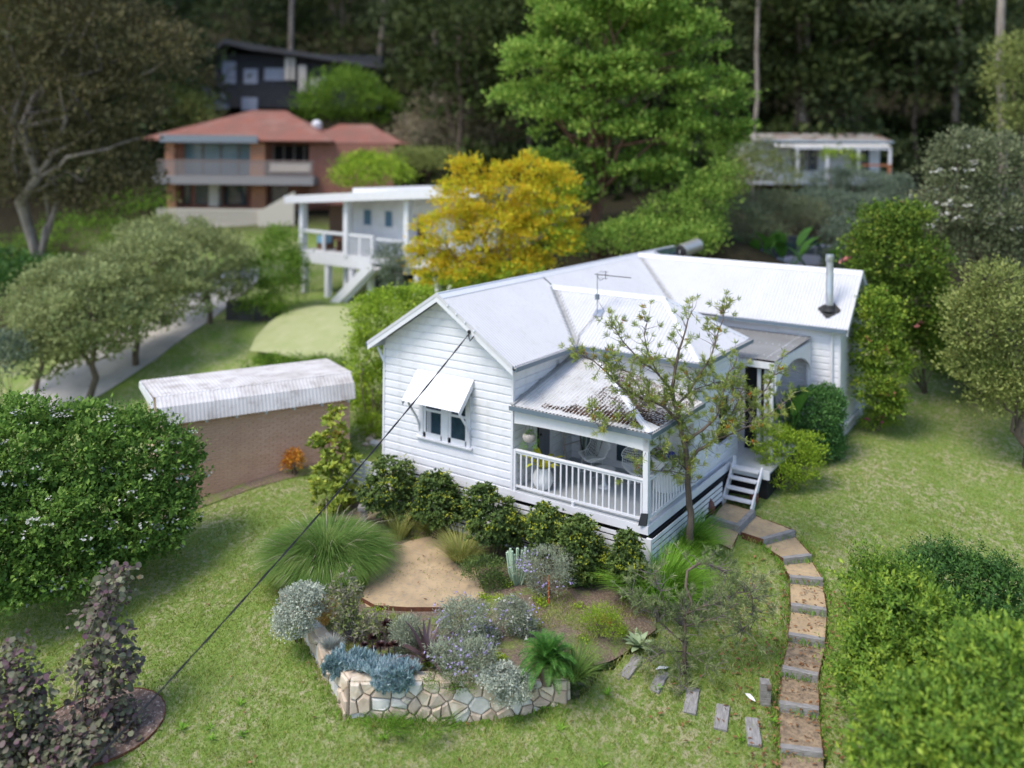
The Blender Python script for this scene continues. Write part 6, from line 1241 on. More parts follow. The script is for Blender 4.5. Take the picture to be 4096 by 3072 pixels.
# ------------------------------------------------------------ grevilleas drawn from their own branches
def branchtree(name, lab, cat, base, paths, d0, tr, ntw, nneed, nl, m_, fl=None, twl=.35, ext=None):
    o = empty(name, base, 0, lab, cat); e = MB(); segs = []
    for path_, r0, r1 in paths:
        pts = [at(x * K, y * K, d0 + dd) for x, y, dd in path_]; n_ = len(pts)
        # smooth subdivision
        q = []
        for i in range(n_ - 1):
            a, b = pts[i], pts[i + 1]
            for t in (0, .5): q.append(a + (b - a) * t + (rdir(1)[0] * .02 if t else 0))
        q.append(pts[-1]); e.tube(q, [r0 + (r1 - r0) * i / (len(q) - 1) for i in range(len(q))], 7)
        for i in range(len(q)): 
            if r1 < .02 or i > len(q) * .5: segs.append((q[i], unit(q[min(i + 1, len(q) - 1)] - q[max(i - 1, 0)])))
    link('trunk', e.mesh('trunk', 'all'), M['bark'], o); e = MB(); tips = []
    S = segs
    for i in range(ntw):
        c, dv = S[rng.integers(len(S))]; dr_ = unit(dv * .5 + rdir(1)[0] * .9 + [0, 0, .35]); L = twl * (.5 + rng.random()); m1 = c + dr_ * L * .5 + rdir(1)[0] * .04; end = c + dr_ * L + rdir(1)[0] * .08; e.tube([c, m1, end], [.009, .006, .003], 4, False); tips += [(end, dr_), (end - dr_ * .05, dr_)] + ([(m1, dr_)] if rng.random() < .35 else [])
    link('twigs', e.mesh('twigs'), M['twig'], o); T_ = np.array([t[0] for t in tips]); Dv = np.array([t[1] for t in tips]); keep = rng.random(len(T_)) < .8; T_, Dv = T_[keep], Dv[keep]
    P = np.repeat(T_, nneed, 0) + rdir(len(T_) * nneed) * .02; A = unit(np.repeat(Dv, nneed, 0) * .8 + rdir(len(P)) * .9 + [0, 0, .15]); link('needle_leaves', leafmesh('needle_leaves', P, A, rdir(len(P)), nl * (.6 + .8 * rng.random(len(P))), .11), m_, o)
    if fl:
        ii = rng.choice(len(T_), fl, replace=False); P = np.repeat(T_[ii], 16, 0) + rdir(fl * 16) * .03; link('flowers', leafmesh('flowers', P, rdir(len(P)) + [0, 0, .4], rdir(len(P)), .07, .3), LM['grevfl'], o)
    return o
tb_g = np.array([8.42, 1.35, -1.2]); dG = dep(tb_g)
paths = [([(1506, 1200, 0), (1506, 1142, 0), (1508, 1100, 0), (1502, 1060, 0), (1500, 1010, -.1), (1493, 960, -.1), (1480, 905, -.15)], .095, .055),
         ([(1482, 912, -.15), (1470, 870, -.2), (1462, 830, -.2), (1468, 790, -.2), (1475, 750, -.2), (1490, 700, -.1), (1500, 668, 0)], .06, .012),
         ([(1500, 1000, -.1), (1520, 965, -.1), (1550, 945, -.1), (1580, 915, 0), (1595, 880, 0), (1610, 840, .1)], .045, .01),
         ([(1560, 940, -.1), (1600, 925, -.1), (1640, 905, -.1), (1665, 885, 0)], .025, .008), ([(1490, 950, -.1), (1530, 920, -.2), (1560, 890, -.2), (1570, 850, -.2), (1580, 800, -.1), (1600, 770, 0)], .04, .01),
         ([(1480, 905, -.15), (1450, 875, -.3), (1420, 860, -.4), (1385, 850, -.5), (1350, 830, -.5), (1320, 800, -.5), (1290, 775, -.5), (1255, 757, -.5)], .04, .008),
         ([(1420, 860, -.4), (1380, 880, -.6), (1340, 905, -.7), (1310, 925, -.8), (1290, 890, -.8)], .015, .006), ([(1465, 840, -.2), (1430, 800, -.3), (1400, 780, -.3), (1370, 750, -.3), (1345, 720, -.3), (1330, 700, -.3)], .03, .008),
         ([(1430, 800, -.3), (1410, 760, -.2), (1400, 720, -.2), (1405, 690, -.2)], .018, .006), ([(1470, 870, -.2), (1500, 840, 0), (1520, 800, .1), (1545, 760, .1), (1555, 720, .2), (1570, 680, .3), (1575, 655, .3)], .03, .007),
         ([(1500, 840, 0), (1535, 825, .2), (1570, 815, .3), (1600, 830, .3)], .015, .006), ([(1500, 1010, -.1), (1470, 985, -.4), (1440, 965, -.6), (1410, 960, -.7)], .018, .006), ([(1580, 915, 0), (1620, 880, .2), (1650, 850, .3), (1670, 820, .4), (1690, 780, .4)], .018, .006),
         ([(1610, 905, 0), (1650, 900, 0), (1690, 870, .1), (1715, 850, .2)], .012, .005), ([(1400, 850, -.4), (1370, 800, -.4), (1345, 790, -.5), (1330, 760, -.5)], .014, .005), ([(1395, 1040, -.5), (1420, 1010, -.5), (1460, 1010, -.3), (1498, 1020, -.1)], .006, .014)]
branchtree('grevillea_tree', 'open grey-trunked grevillea with needle leaves and orange flowers in front of the porch corner', 'tree', tb_g, paths, dG, .1, 640, 20, .12, LM['grev'], 60, .3)
b2 = G(1502, 1445); d2 = dep(b2)
paths = [([(1502, 1448, 0), (1500, 1410, 0), (1502, 1380, 0), (1500, 1345, 0), (1495, 1310, 0)], .05, .03), ([(1500, 1330, 0), (1515, 1295, .1), (1500, 1260, .2), (1503, 1225, .3), (1530, 1208, .35), (1560, 1215, .35), (1585, 1228, .3)], .035, .02),
         ([(1500, 1380, 0), (1460, 1350, -.1), (1430, 1320, -.1), (1400, 1300, -.1), (1385, 1280, -.1)], .02, .006), ([(1495, 1345, 0), (1460, 1310, 0), (1445, 1270, 0), (1430, 1235, 0)], .02, .006), ([(1500, 1320, 0), (1540, 1300, 0), (1580, 1290, 0), (1610, 1270, .1), (1640, 1265, .1)], .02, .007),
         ([(1500, 1345, 0), (1550, 1330, -.1), (1580, 1320, -.1), (1600, 1300, -.1)], .015, .006), ([(1500, 1400, 0), (1460, 1400, -.2), (1430, 1420, -.3)], .014, .006), ([(1502, 1400, 0), (1540, 1420, -.2), (1560, 1440, -.3)], .014, .006), ([(1500, 1420, 0), (1490, 1460, -.4), (1500, 1480, -.5)], .012, .005),
         ([(1640, 1265, .1), (1645, 1300, .1), (1650, 1330, 0), (1625, 1350, 0)], .016, .012)]
branchtree('twisted_grevillea_bush', 'low spreading grey-green bush with a looping bare branch in the middle of the lawn', 'shrub', b2, paths, d2, .05, 330, 20, .1, LM['grev2'], None, .34)

# ------------------------------------------------------------ shrubs at the patio and the right wing
def groundmound(name, lab, cat, X_, Y_, bl, n, size, m_, asp=.5, dd=0, **kw):
    p = G(X_, Y_); d = dep(p) + dd; bb_ = [blob_px(*q, d) for q in bl]; o = bush(name, lab, cat, p, rel(p, bb_), n, size, LM[m_], None, kw.pop('stems', 6), asp=asp, **kw); return o, bb_, d
groundmound('clipped_box_shrub', 'rounded clipped dark green shrub against the rear wing wall', 'shrub', 1790, 985, [(1768, 880, 62, 58), (1800, 865, 36, 50), (1770, 930, 60, 45), (1800, 950, 35, 40)], 26000, .06, 'box', .6, .3, sd=.05, clumps=2600, inner=.6)
groundmound('lime_green_shrub', 'bright lime-green shrub beside the white patio stairs', 'shrub', 1700, 1045, [(1705, 960, 55, 50), (1675, 935, 34, 38), (1735, 985, 50, 38), (1700, 1005, 48, 36), (1765, 945, 28, 26)], 8000, .075, 'lime', .4, .1, sd=.09)
o, bb_, d = groundmound('hibiscus_bush', 'tall leafy hibiscus with peach flowers climbing the end wall of the rear wing', 'shrub', 1905, 900, [(1905, 690, 45, 60), (1925, 770, 42, 60), (1895, 810, 38, 60), (1930, 850, 30, 35), (1890, 740, 28, 50), (1905, 650, 40, 40)], 9500, .1, 'hib', .7, -1.2, sd=.13, stems=10)
flowers('flowers', bb_, 26, .07, LM['peach'], o, 6)
o, bb_, d = groundmound('tall_lilly_pilly', 'tall dark green lilly pilly behind the right end of the rear wing', 'tree', 2010, 830, [(1920, 470, 60, 50), (1950, 550, 85, 70), (1985, 640, 80, 75), (2010, 720, 60, 65), (1880, 540, 45, 55), (1960, 450, 45, 30)], 19000, .13, 'pilly', .6, -.5, sd=.2, stems=10)
flowers('flowers', bb_, 30, .12, leafmat('pink_flower', [(.4, .15, .15), (.5, .2, .2)]), o, 5)
o, bb_, d = groundmound('magenta_bush', 'small bush with magenta flowers at the base of the rear wing end wall', 'shrub', 1905, 915, [(1900, 890, 30, 24), (1935, 880, 26, 26)], 1500, .07, 'hib', .6, 0, sd=.08); flowers('flowers', bb_, 45, .06, LM['magen'], o, 5, inner=.8)
# strelitzias
def strel(lab, p, n_, L, wd, spread=.5):
    o = empty('giant_strelitzia', p, 0, lab, 'plant')
    for k in range(n_):
        t = k * 2.4 + random.random(); d_ = Vector((math.cos(t) * spread, math.sin(t) * spread, 1)).normalized(); b_ = Vector(p); e_ = b_ + d_ * L * (.6 + .5 * random.random()); MB().tube([b_, e_], .025, 5).build('stalk', LM['ban'], o); frond('paddle_leaf', e_, d_ + Vector((0, 0, -.1)), L * .8, wd, LM['ban'], o, .7, 10, .06)
    return o
strel('broad-leaved strelitzia standing under the white patio arch', np.array([8.75, 7.6, -.05]), 6, 1.1, .2, .35)
strel('strelitzia with paddle leaves behind the ridge in front of the dark blue car', at(1632 * K, 590 * K, 40), 7, 1.6, .27, .6); strel('second strelitzia with torn paddle leaves right of the dark blue car wheel', at(1700 * K, 592 * K, 40), 8, 1.7, .27, .7)
strel('strelitzia behind the rear wing ridge, left of the flue', at(1770 * K, 600 * K, 41), 6, 1.4, .25, .7)

# ------------------------------------------------------------ big foreground bushes bottom right
def nearbush(name, lab, bl, n, size, m_, asp, sd, clumps, base=None, up=.6):
    bb_ = [(*at(x * K, y * K, d)[:3], r * K * d / FPX, r * K * d / FPX, r2 * K * d / FPX) for x, y, r, r2, d in bl]; b0 = np.array(bb_[0][:3]); p = np.array([b0[0], b0[1], hz(b0[0], b0[1])]); o = bush(name, lab, 'shrub', p, rel(p, bb_), n, size, LM[m_], None, 12, asp=asp, sd=sd, clumps=clumps, up=up, inner=.55, lowcut=-.95); return o, bb_
o, bb_ = nearbush('large_leafy_bush', 'big fresh green bush with yellow-green tips beside the stepped path, bottom right', [(1940, 1350, 70, 75, 16.2), (1905, 1250, 50, 42, 16.6), (1990, 1300, 75, 55, 16.2), (1895, 1440, 50, 50, 15.9), (2080, 1400, 95, 75, 15.6), (1970, 1470, 75, 65, 15.3), (1930, 1400, 60, 80, 15.9), (1860, 1475, 28, 26, 15.8)], 9000, .12, 'bignear', .4, .11, 420)
flowers('blossom', bb_, 40, .03, LM['white'], o, 4); sprays('leafy_shoots', bb_, 1500, .34, 11, .11, LM['bignear'], o)
o, bb_ = nearbush('large_leafy_bush', 'out-of-focus fresh green bush in the bottom right corner', [(2090, 1560, 130, 110, 13.2), (1980, 1600, 95, 75, 13.2), (2200, 1450, 110, 110, 13.6), (2150, 1680, 140, 110, 12.4)], 8000, .12, 'bignear', .45, .12, 800); sprays('leafy_shoots', bb_, 1000, .3, 10, .12, LM['bignear'], o)
o, bb_ = nearbush('dark_camellia_bush', 'deep green glossy bush behind the big fresh green bush', [(2050, 1235, 78, 60, 19), (2130, 1250, 75, 60, 18.6), (2190, 1270, 60, 60, 18), (2010, 1290, 60, 60, 18.6)], 8000, .1, 'bigdark', .5, .1, 800); sprays('leafy_shoots', bb_, 700, .25, 9, .1, LM['bigdark'], o)
# white-flowered hedge on the left
bb_ = [(*at(x * K, y * K, d)[:3], r * K * d / FPX, r * K * d / FPX, r2 * K * d / FPX) for x, y, r, r2, d in [(50, 1010, 120, 120, 20.6), (180, 1000, 110, 110, 21.3), (300, 1010, 100, 105, 22), (370, 1030, 72, 92, 22.4), (120, 1150, 130, 120, 20.2), (260, 1130, 110, 100, 21), (340, 1130, 85, 80, 21.6), (20, 1200, 110, 110, 19.6), (150, 1240, 90, 60, 19.8), (40, 1290, 60, 45, 19.2), (-60, 1100, 110, 130, 19.6)]]
p = np.array([bb_[1][0], bb_[1][1], hz(bb_[1][0], bb_[1][1])]); o = bush('flowering_hedge', 'big rounded hedge covered in small white flowers along the left lawn edge', 'hedge', p, rel(p, bb_), 46000, .12, LM['hedge'], None, 14, asp=.6, sd=.12, clumps=3200, inner=.5, lowcut=-.98, up=.7); sprays('leafy_shoots', bb_, 2000, .2, 8, .11, LM['hedge'], o, .55); flowers('flowers', [(*q[:3], q[3] * 1.1, q[4] * 1.1, q[5] * 1.1) for q in bb_], 1000, .045, LM['white'], o, 5, inner=.96, lowcut=-.9)
# purple leaved shrubs
def purp(lab, base, bl, n):
    d = dep(base); bb2 = [blob_px(*q, d) for q in bl]; o = bush('purple_leaved_shrub', lab, 'shrub', base, rel(base, bb2), n, .125, LM['purple'], 'purple-leaved shrubs at the lower left', 9, M['twig'], asp=.95, sd=.11, clumps=n // 10); bpy.data.objects.remove([c for c in o.children if c.name.startswith('foliage')][0])
    P, O = shell(bb2, n, n // 5, .09, .3, -.95); link('foliage', roundleaf('foliage', P, unit(O + [0, 0, -.5] + rdir(n) * .8), unit(O * .8 + [0, 0, .6] + rdir(n) * .5), .1 * (.6 + .7 * rng.random(n))), LM['purple'], o); return o
purp('tall purple-leaved shrub standing in the edged mulch ring at the lower left', G(225, 1600), [(265, 1280, 38, 42), (243, 1340, 46, 46), (262, 1400, 38, 35), (212, 1450, 40, 32), (268, 1465, 50, 42), (240, 1530, 58, 45), (275, 1575, 50, 34)], 1900)
purp('purple-leaved shrub at the left picture edge with its pale stems showing', G(40, 1680), [(60, 1440, 28, 38), (28, 1490, 42, 46), (88, 1512, 40, 42), (40, 1570, 62, 50), (98, 1592, 38, 30), (40, 1640, 60, 36)], 1800)
purp('low purple-leaved shrub at the bottom edge between the two taller ones', G(190, 1690), [(200, 1625, 46, 30), (145, 1650, 50, 30)], 900)
groundmound('red_tipped_shrub', 'small red and yellow shrub against the brown brick garage wall', 'shrub', 648, 1035, [(646, 1003, 17, 22)], 800, .08, 'red', .5, 0, sd=.07)
mound('yellow_green_shrub', 'yellow-green shrub between the garage and the left house wall', 'shrub', 812, 945, 0, 0, 1800, .09, LM['lime'], .3, on=G, blobs=[(820, 925, 30, 28), (800, 935, 20, 20)], sd=.1)
# tall greens left of the gable
groundmound('tall_green_hedge', 'tall bright green hedge behind the left gable corner', 'hedge', 815, 940, [(815, 700, 50, 55), (805, 770, 42, 55), (820, 840, 45, 55), (800, 890, 40, 45), (850, 670, 60, 40), (900, 650, 40, 30)], 12000, .11, 'lime', .5, 1.5, sd=.16, clumps=900, stems=8)
# ------------------------------------------------------------ trees and far vegetation
def dtree(name, lab, cat, bx, by, d, bl, n, size, m_, bark='bark', tr=.16, th=None, group=None, nb=7, asp=.55, **kw):
    """tree whose foot is at distance d below overview pixel (bx,by)"""
    b = at(bx * K, by * K, d); p = np.array([b[0], b[1], min(hz(b[0], b[1]), b[2])]); bb_ = []
    for q in bl: c = at(q[0] * K, q[1] * K, d + (q[4] if len(q) > 4 else 0)); k = K * d / FPX; bb_.append((c[0] - p[0], c[1] - p[1], c[2] - p[2], q[2] * k, q[2] * k, q[3] * k))
    h = max(q[2] + q[5] for q in bb_); return tree(name, lab, cat, p, h, bb_, n, size, LM[m_], M[bark], tr, th or h * .62, nb, group, asp=asp, **kw)
dtree('broadleaf_tree', 'tall bright green layered tree rising behind the cottage roof, the largest tree in the picture', 'tree', 1295, 520, 40,
      [(1350, 40, 130, 75), (1240, 60, 95, 65), (1450, 90, 120, 75), (1170, 130, 85, 62), (1290, 150, 110, 70), (1400, 190, 130, 72), (1500, 200, 100, 68), (1150, 225, 75, 60), (1250, 260, 100, 55), (1400, 290, 110, 58), (1520, 285, 85, 60), (1220, 345, 70, 42), (1340, 370, 80, 42), (1460, 365, 90, 45), (1250, 415, 45, 28), (1380, -30, 130, 60), (1240, -10, 100, 60)], 50000, .22, 'bigtree', 'redbark', .28, None, nb=22, sd=.33, clumps=430, inner=.45, up=.8, lowcut=-.5)
for i, (x, y) in enumerate(((1325, 480), (1410, 470))): pass
dtree('autumn_tree', 'yellow and orange leaved tree in front of the white deck house', 'tree', 1060, 640, 36, [(1010, 430, 70, 45), (1100, 400, 75, 50), (1180, 440, 75, 50), (1150, 370, 50, 35), (970, 500, 65, 50), (1060, 490, 90, 55), (1170, 510, 85, 50), (930, 560, 45, 40), (1020, 580, 80, 45), (1120, 570, 80, 40), (1010, 360, 25, 25), (1210, 400, 40, 40), (960, 600, 60, 30)], 27000, .14, 'yellow', 'redbark', .13, None, nb=12, sd=.19, clumps=620, inner=.4, up=.6)
gt = crown('green_leaves', [blob_px(*q, 35.6) for q in [(1190, 470, 50, 45), (1200, 520, 50, 45), (1130, 590, 70, 30), (1030, 610, 60, 25), (960, 620, 50, 25), (1215, 420, 30, 30)]], 6500, .13, LM['lime'], bpy.data.objects['autumn_tree'], sd=.18, clumps=240); gt['label'] = 'still green lower and right-hand leaves'
OG = 'olive-green trees lining the driveway on the left'
dtree('olive_green_tree', 'olive-green tree nearest the garage with a forked trunk on the driveway edge', 'tree', 212, 868, 36, [(200, 690, 105, 80), (130, 730, 80, 70), (265, 720, 72, 55), (115, 790, 60, 40), (220, 650, 80, 55), (190, 750, 80, 45)], 13000, .17, 'olivetree', 'bark', .16, group=OG, sd=.25, clumps=300)
dtree('olive_green_tree', 'olive-green tree in the middle of the driveway row', 'tree', 305, 822, 39, [(320, 590, 100, 75), (260, 630, 85, 65), (380, 650, 80, 65), (315, 690, 70, 40)], 12000, .17, 'olivetree', 'bark', .15, group=OG, sd=.25, clumps=300)
dtree('olive_green_tree', 'olive-green tree farthest up the driveway, beside the columnar shrub', 'tree', 457, 735, 43, [(440, 570, 95, 72), (380, 540, 90, 58), (480, 620, 65, 52), (330, 530, 70, 48), (430, 640, 76, 42)], 12000, .17, 'olivetree', 'bark', .15, group=OG, sd=.25, clumps=300)
dtree('olive_green_tree', 'low olive-green tree at the far left of the driveway row', 'tree', 90, 800, 38, [(110, 670, 75, 65), (80, 740, 60, 60), (150, 630, 70, 55)], 7500, .17, 'olivetree', 'bark', .12, group=OG, sd=.25, clumps=300)
dtree('bronze_eucalypt', 'huge bronze-brown leaved tree filling the upper left corner', 'tree', 80, 545, 47, [(60, 60, 150, 90), (200, 80, 130, 80), (320, 130, 100, 70), (80, 200, 140, 80), (230, 230, 120, 70), (60, 320, 120, 70), (200, 350, 110, 70), (280, 420, 60, 50), (30, 430, 60, 50), (180, 450, 60, 40), (130, -40, 150, 60)], 26000, .26, 'brown', 'palebark', .4, None, nb=14, sd=.5, clumps=1100, inner=.4)
def gm2(name, lab, cat, x, y, d, bl, n, size, m_, **kw):
    b = at(x * K, y * K, d); p = np.array([b[0], b[1], min(hz(b[0], b[1]), b[2] + .3)]); bb_ = [blob_px(*q, d) for q in bl]; kk = dict(sd=size * 1.9, asp=.5); kk.update(kw); return bush(name, lab, cat, p, rel(p, bb_), n, size, LM[m_], kk.pop('group', None), 6, **kk)
gm2('low_hedge', 'low clipped hedge along the lower edge of the rounded neighbour lawn', 'hedge', 670, 805, 36, [(x_, 797 - (6 if i_ % 2 else 0), 26, 9) for i_, x_ in enumerate(range(560, 790, 28))], 4200, .1, 'mid')
gm2('wall_top_plants', 'green and orange plants on top of the dark block wall', 'shrub', 560, 690, 43, [(545, 672, 22, 14), (585, 668, 22, 16), (610, 680, 20, 14)], 1400, .13, 'mid')
gm2('columnar_shrub', 'bright green columnar shrub left of the white deck house stairs', 'shrub', 610, 665, 44, [(610, 540, 42, 45), (605, 590, 55, 50), (615, 630, 45, 35)], 6000, .14, 'mid')
gm2('green_garden_bush', 'green bush with the deck stairs of the white house behind it', 'shrub', 850, 640, 43, [(850, 570, 30, 40), (860, 600, 26, 30)], 2200, .13, 'bluegrey')
gm2('round_green_tree', 'round green tree above the red tiled roof', 'tree', 750, 285, 76, [(745, 210, 75, 50), (700, 235, 60, 40), (800, 240, 55, 40)], 6000, .3, 'mid')
gm2('yellow_green_tree', 'yellow-green tree left of the dark timber house', 'tree', 370, 300, 72, [(360, 240, 75, 40), (400, 265, 60, 35), (310, 270, 50, 40)], 6000, .28, 'olive')
gm2('lime_green_tree', 'lime-green bush below the right end of the red roofed house', 'shrub', 800, 420, 54, [(800, 370, 60, 30), (770, 390, 40, 25), (840, 385, 40, 22)], 4200, .2, 'lime')
gm2('bare_pinkish_tree', 'half-bare pinkish-grey tree right of the dark timber house', 'tree', 960, 360, 70, [(960, 250, 75, 55), (1010, 290, 60, 50), (900, 290, 50, 45)], 5000, .22, 'dry', clumps=500)
gm2('hillside_bush', 'green bush beside the road above the white flat roof', 'shrub', 900, 370, 62, [(890, 345, 45, 22), (950, 350, 45, 20)], 2500, .2, 'olive')
gm2('dark_green_bush', 'dark green bush under the bronze tree left of the red roofed house', 'shrub', 290, 500, 58, [(280, 470, 70, 35), (330, 445, 40, 30), (180, 520, 80, 40), (60, 600, 80, 40), (20, 660, 60, 50), (40, 560, 70, 30)], 7000, .2, 'mid')
gm2('clipped_round_bush', 'dark blue-green rounded bush at the left picture edge above the hedge', 'shrub', 20, 830, 34, [(15, 790, 50, 48)], 3000, .12, 'bluegrey')
gm2('driveway_bush', 'dark green bushes at the left edge beyond the driveway', 'shrub', 60, 690, 44, [(40, 640, 70, 50), (10, 600, 60, 40), (90, 610, 50, 40)], 5000, .18, 'bigdark')
# shrubbery behind the cottage on the right
SH = [('low bright green shrub right under the tall tree trunks', 1330, 545, 37, [(1300, 520, 60, 30), (1370, 500, 55, 35), (1430, 520, 45, 28)], 'bigtree', .13, 5200), ('leafy green shrub beside the solar water heater', 1520, 540, 36.5, [(1510, 505, 34, 28), (1480, 520, 30, 20), (1535, 520, 22, 18)], 'bigtree', .14, 2600),
      ('bright green bank of foliage right of the tall tree', 1470, 520, 38.5, [(1460, 450, 60, 40), (1520, 430, 55, 45), (1550, 380, 45, 45), (1420, 480, 50, 35), (1500, 480, 60, 35)], 'bigtree', .14, 9000),
      ('fine grey-green shrub left of the parked cars', 1620, 540, 41, [(1600, 470, 62, 48), (1650, 490, 50, 40), (1590, 520, 40, 30)], 'grey', .085, 9000), ('drooping grey-green shrub below the small cottage', 1690, 520, 43.5, [(1680, 440, 62, 40), (1740, 450, 50, 35), (1640, 430, 50, 30)], 'grey', .09, 8000),
      ('blue-green shrub right of the parked cars', 1830, 560, 41.5, [(1830, 495, 48, 42), (1860, 540, 45, 40), (1815, 545, 30, 30)], 'bluegrey', .1, 7500), ('olive shrub in front of the small cottage', 1650, 400, 50, [(1640, 350, 45, 40), (1690, 370, 40, 30), (1600, 380, 40, 40)], 'olive', .12, 5000),
      ('dark clipped hedge below the small cottage verandah', 1850, 420, 52, [(1800, 378, 45, 26), (1850, 372, 45, 24), (1890, 378, 35, 22)], 'bluegrey', .12, 5200), ('pale grey-green shrub right of the dark hedge', 1930, 440, 50, [(1930, 400, 45, 38), (1890, 430, 50, 30), (1960, 440, 40, 30)], 'bluegrey', .13, 5200),
      ('dense bluish shrub in the middle of the hillside garden', 1810, 470, 46, [(1790, 430, 55, 32), (1850, 440, 55, 36), (1750, 420, 40, 26)], 'bluegrey', .11, 7000), ('dark green bush at the left end of the small cottage', 1610, 400, 53, [(1590, 330, 40, 45), (1560, 290, 36, 40), (1580, 390, 40, 40)], 'mid', .15, 4200)]
for t, x, y, d, bl, m_, s_, n_ in SH: gm2('hillside_shrub', t, 'shrub', x, y, d, bl, n_, s_, m_, group='shrubs on the garden bank behind the cottage')
dtree('staked_young_tree', 'thin young tree with a pale trunk in front of the small cottage', 'tree', 1796, 410, 51, [(1796, 318, 9, 7), (1786, 322, 7, 5)], 150, .18, 'lime', 'palebark', .04, None, nb=3, sd=.2)
dtree('climbing_vine', 'bright green climber on the small cottage verandah', 'vine', 1842, 385, 57.5, [(1845, 325, 9, 10), (1832, 315, 9, 5), (1842, 350, 6, 10)], 240, .17, 'lime', 'bark', .03, None, nb=3, sd=.2)
dtree('bent_pale_tree', 'small tree with a pale forked trunk left of the small cottage', 'tree', 1625, 430, 50, [(1650, 320, 45, 30), (1690, 340, 40, 25), (1620, 330, 35, 30)], 1800, .13, 'grey', 'palebark', .07, None, nb=5, sd=.3)
# right edge trees
dtree('flowering_grey_tree', 'large grey-green tree with whitish flowers at the right edge', 'tree', 2120, 760, 33, [(2080, 360, 70, 60), (2150, 330, 80, 60), (2060, 440, 80, 50), (2150, 450, 90, 60), (2110, 520, 80, 50), (2190, 530, 60, 60), (2080, 300, 45, 40)], 17000, .14, 'grey', 'bark', .2, None, nb=10, sd=.3, clumps=900)
bb_ = [blob_px(x, y, a, b, 33) for x, y, a, b in ((2080, 360, 72, 62), (2020, 450, 40, 40), (2060, 440, 82, 52), (2150, 450, 90, 60))]; flowers('flowers', bb_, 420, .09, LM['white'], bpy.data.objects['flowering_grey_tree'], 5, inner=.95)
dtree('olive_leaved_tree', 'olive-green leaved tree hanging over the lawn at the right edge', 'tree', 2230, 860, 26, [(2160, 640, 80, 50), (2190, 700, 70, 55), (2120, 690, 55, 45), (2180, 780, 75, 50), (2110, 760, 50, 45), (2200, 840, 70, 40), (2140, 820, 45, 35), (2090, 640, 35, 36), (2150, 580, 50, 36)], 15000, .11, 'olive', 'bark', .16, None, nb=8, sd=.2, clumps=700)
dtree('fringe_tree', 'green tree crown in the upper right corner', 'tree', 2225, 400, 44, [(2195, 150, 50, 50), (2210, 230, 50, 50), (2200, 90, 50, 40)], 5000, .18, 'olive', 'bark', .14, None, nb=5, sd=.35)
gm2('shaded_shrub', 'shaded dark green shrub behind the right end of the upper lawn', 'shrub', 2080, 815, 31.5, [(2080, 760, 50, 45), (2050, 720, 40, 50), (2120, 790, 45, 35), (2170, 800, 50, 30)], 6500, .12, 'mid')
# tall trunks of the forest
tr_l = ['straight pale gum trunk at the top centre left of the tall green tree', 'pale forked gum trunk behind the right side of the tall green tree', 'thin leaning trunk just left of the small cottage', 'broad dark gum trunk near the right picture edge', 'grey gum trunk between the right-edge trunks', 'dim gum trunk in the dark wood above the dark timber house', 'second dim gum trunk above the dark timber house', 'pale slim trunk above the yellow-green tree on the left', 'faint trunk between the dark house and the pale gum']
for t, (x, y0, y1, w_, d) in zip(tr_l, ((938, 235, -200, 20, 84), (1728, 300, -200, 17, 66), (1625, 285, -200, 10, 62), (2160, 330, -200, 20, 50), (2062, 260, -200, 16, 66), (620, 95, -250, 12, 98), (820, 120, -250, 12, 100), (372, 215, -100, 9, 80), (1035, 200, -250, 12, 95))):
    a = at(x * K, y0 * K, d); k = K * d / FPX; z0 = hz(a[0], a[1]); h = 14 + (y0 - y1) * k * .6; top = a + np.array([RT[0] * .4, RT[1] * .4, h]); p = np.array([a[0], a[1], z0]); o = empty('gum_tree', p, 0, t, 'tree', 'tall gum trees of the dark wood'); e = MB()
    pt = limbs(e, p - [0, 0, .3], top, w_ * k * .5, w_ * k * .32, 10, .035, 8)
    for i in range(5): q = pt[6 + i % 2]; limbs(e, q, q + rdir(1)[0] * [3, 3, .5] + [0, 0, 4], w_ * k * .2, .03, 5, .5, 4)
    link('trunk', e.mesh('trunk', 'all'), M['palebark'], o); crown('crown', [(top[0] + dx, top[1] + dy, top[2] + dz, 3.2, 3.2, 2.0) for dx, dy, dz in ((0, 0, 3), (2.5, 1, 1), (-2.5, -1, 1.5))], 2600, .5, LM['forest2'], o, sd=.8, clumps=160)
# forest trees: five crowns shared between many copies
pro = []
for v in range(5):
    h = 15 + 2 * v; bl = [(rng.normal() * 1.8, rng.normal() * 1.8, h * (.35 + .6 * rng.random()), 2.4 + rng.random() * 1.4, 2.4 + rng.random() * 1.4, 1.6 + rng.random()) for _ in range(9)] + [(rng.normal() * 2.2, rng.normal() * 2.2, 2 + 2 * rng.random(), 2.4, 2.4, 1.8) for _ in range(3)]
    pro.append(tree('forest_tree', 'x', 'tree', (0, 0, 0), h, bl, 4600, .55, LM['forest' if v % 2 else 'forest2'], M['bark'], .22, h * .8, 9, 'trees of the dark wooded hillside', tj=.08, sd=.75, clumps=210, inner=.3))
used = [0] * 5; k_ = 0; spots = []
for u in np.linspace(-.72, .72, 15):
    for d in (74, 88, 104, 122, 142):
        dd = d + rng.normal() * 4; uu = u + rng.normal() * .02 + (.025 if int(d) % 4 else 0)
        if d < 80 and -.36 < uu < -.1: continue
        if d < 100 and -.35 < uu < -.12: continue
        spots.append((uu * dd, dd))
for u in (.02, .07, .12, .17, .23, .31, .38, .45, .52, .6, -.06, -.5, -.58, -.44): spots.append((u * 68, 68 + rng.normal() * 2))
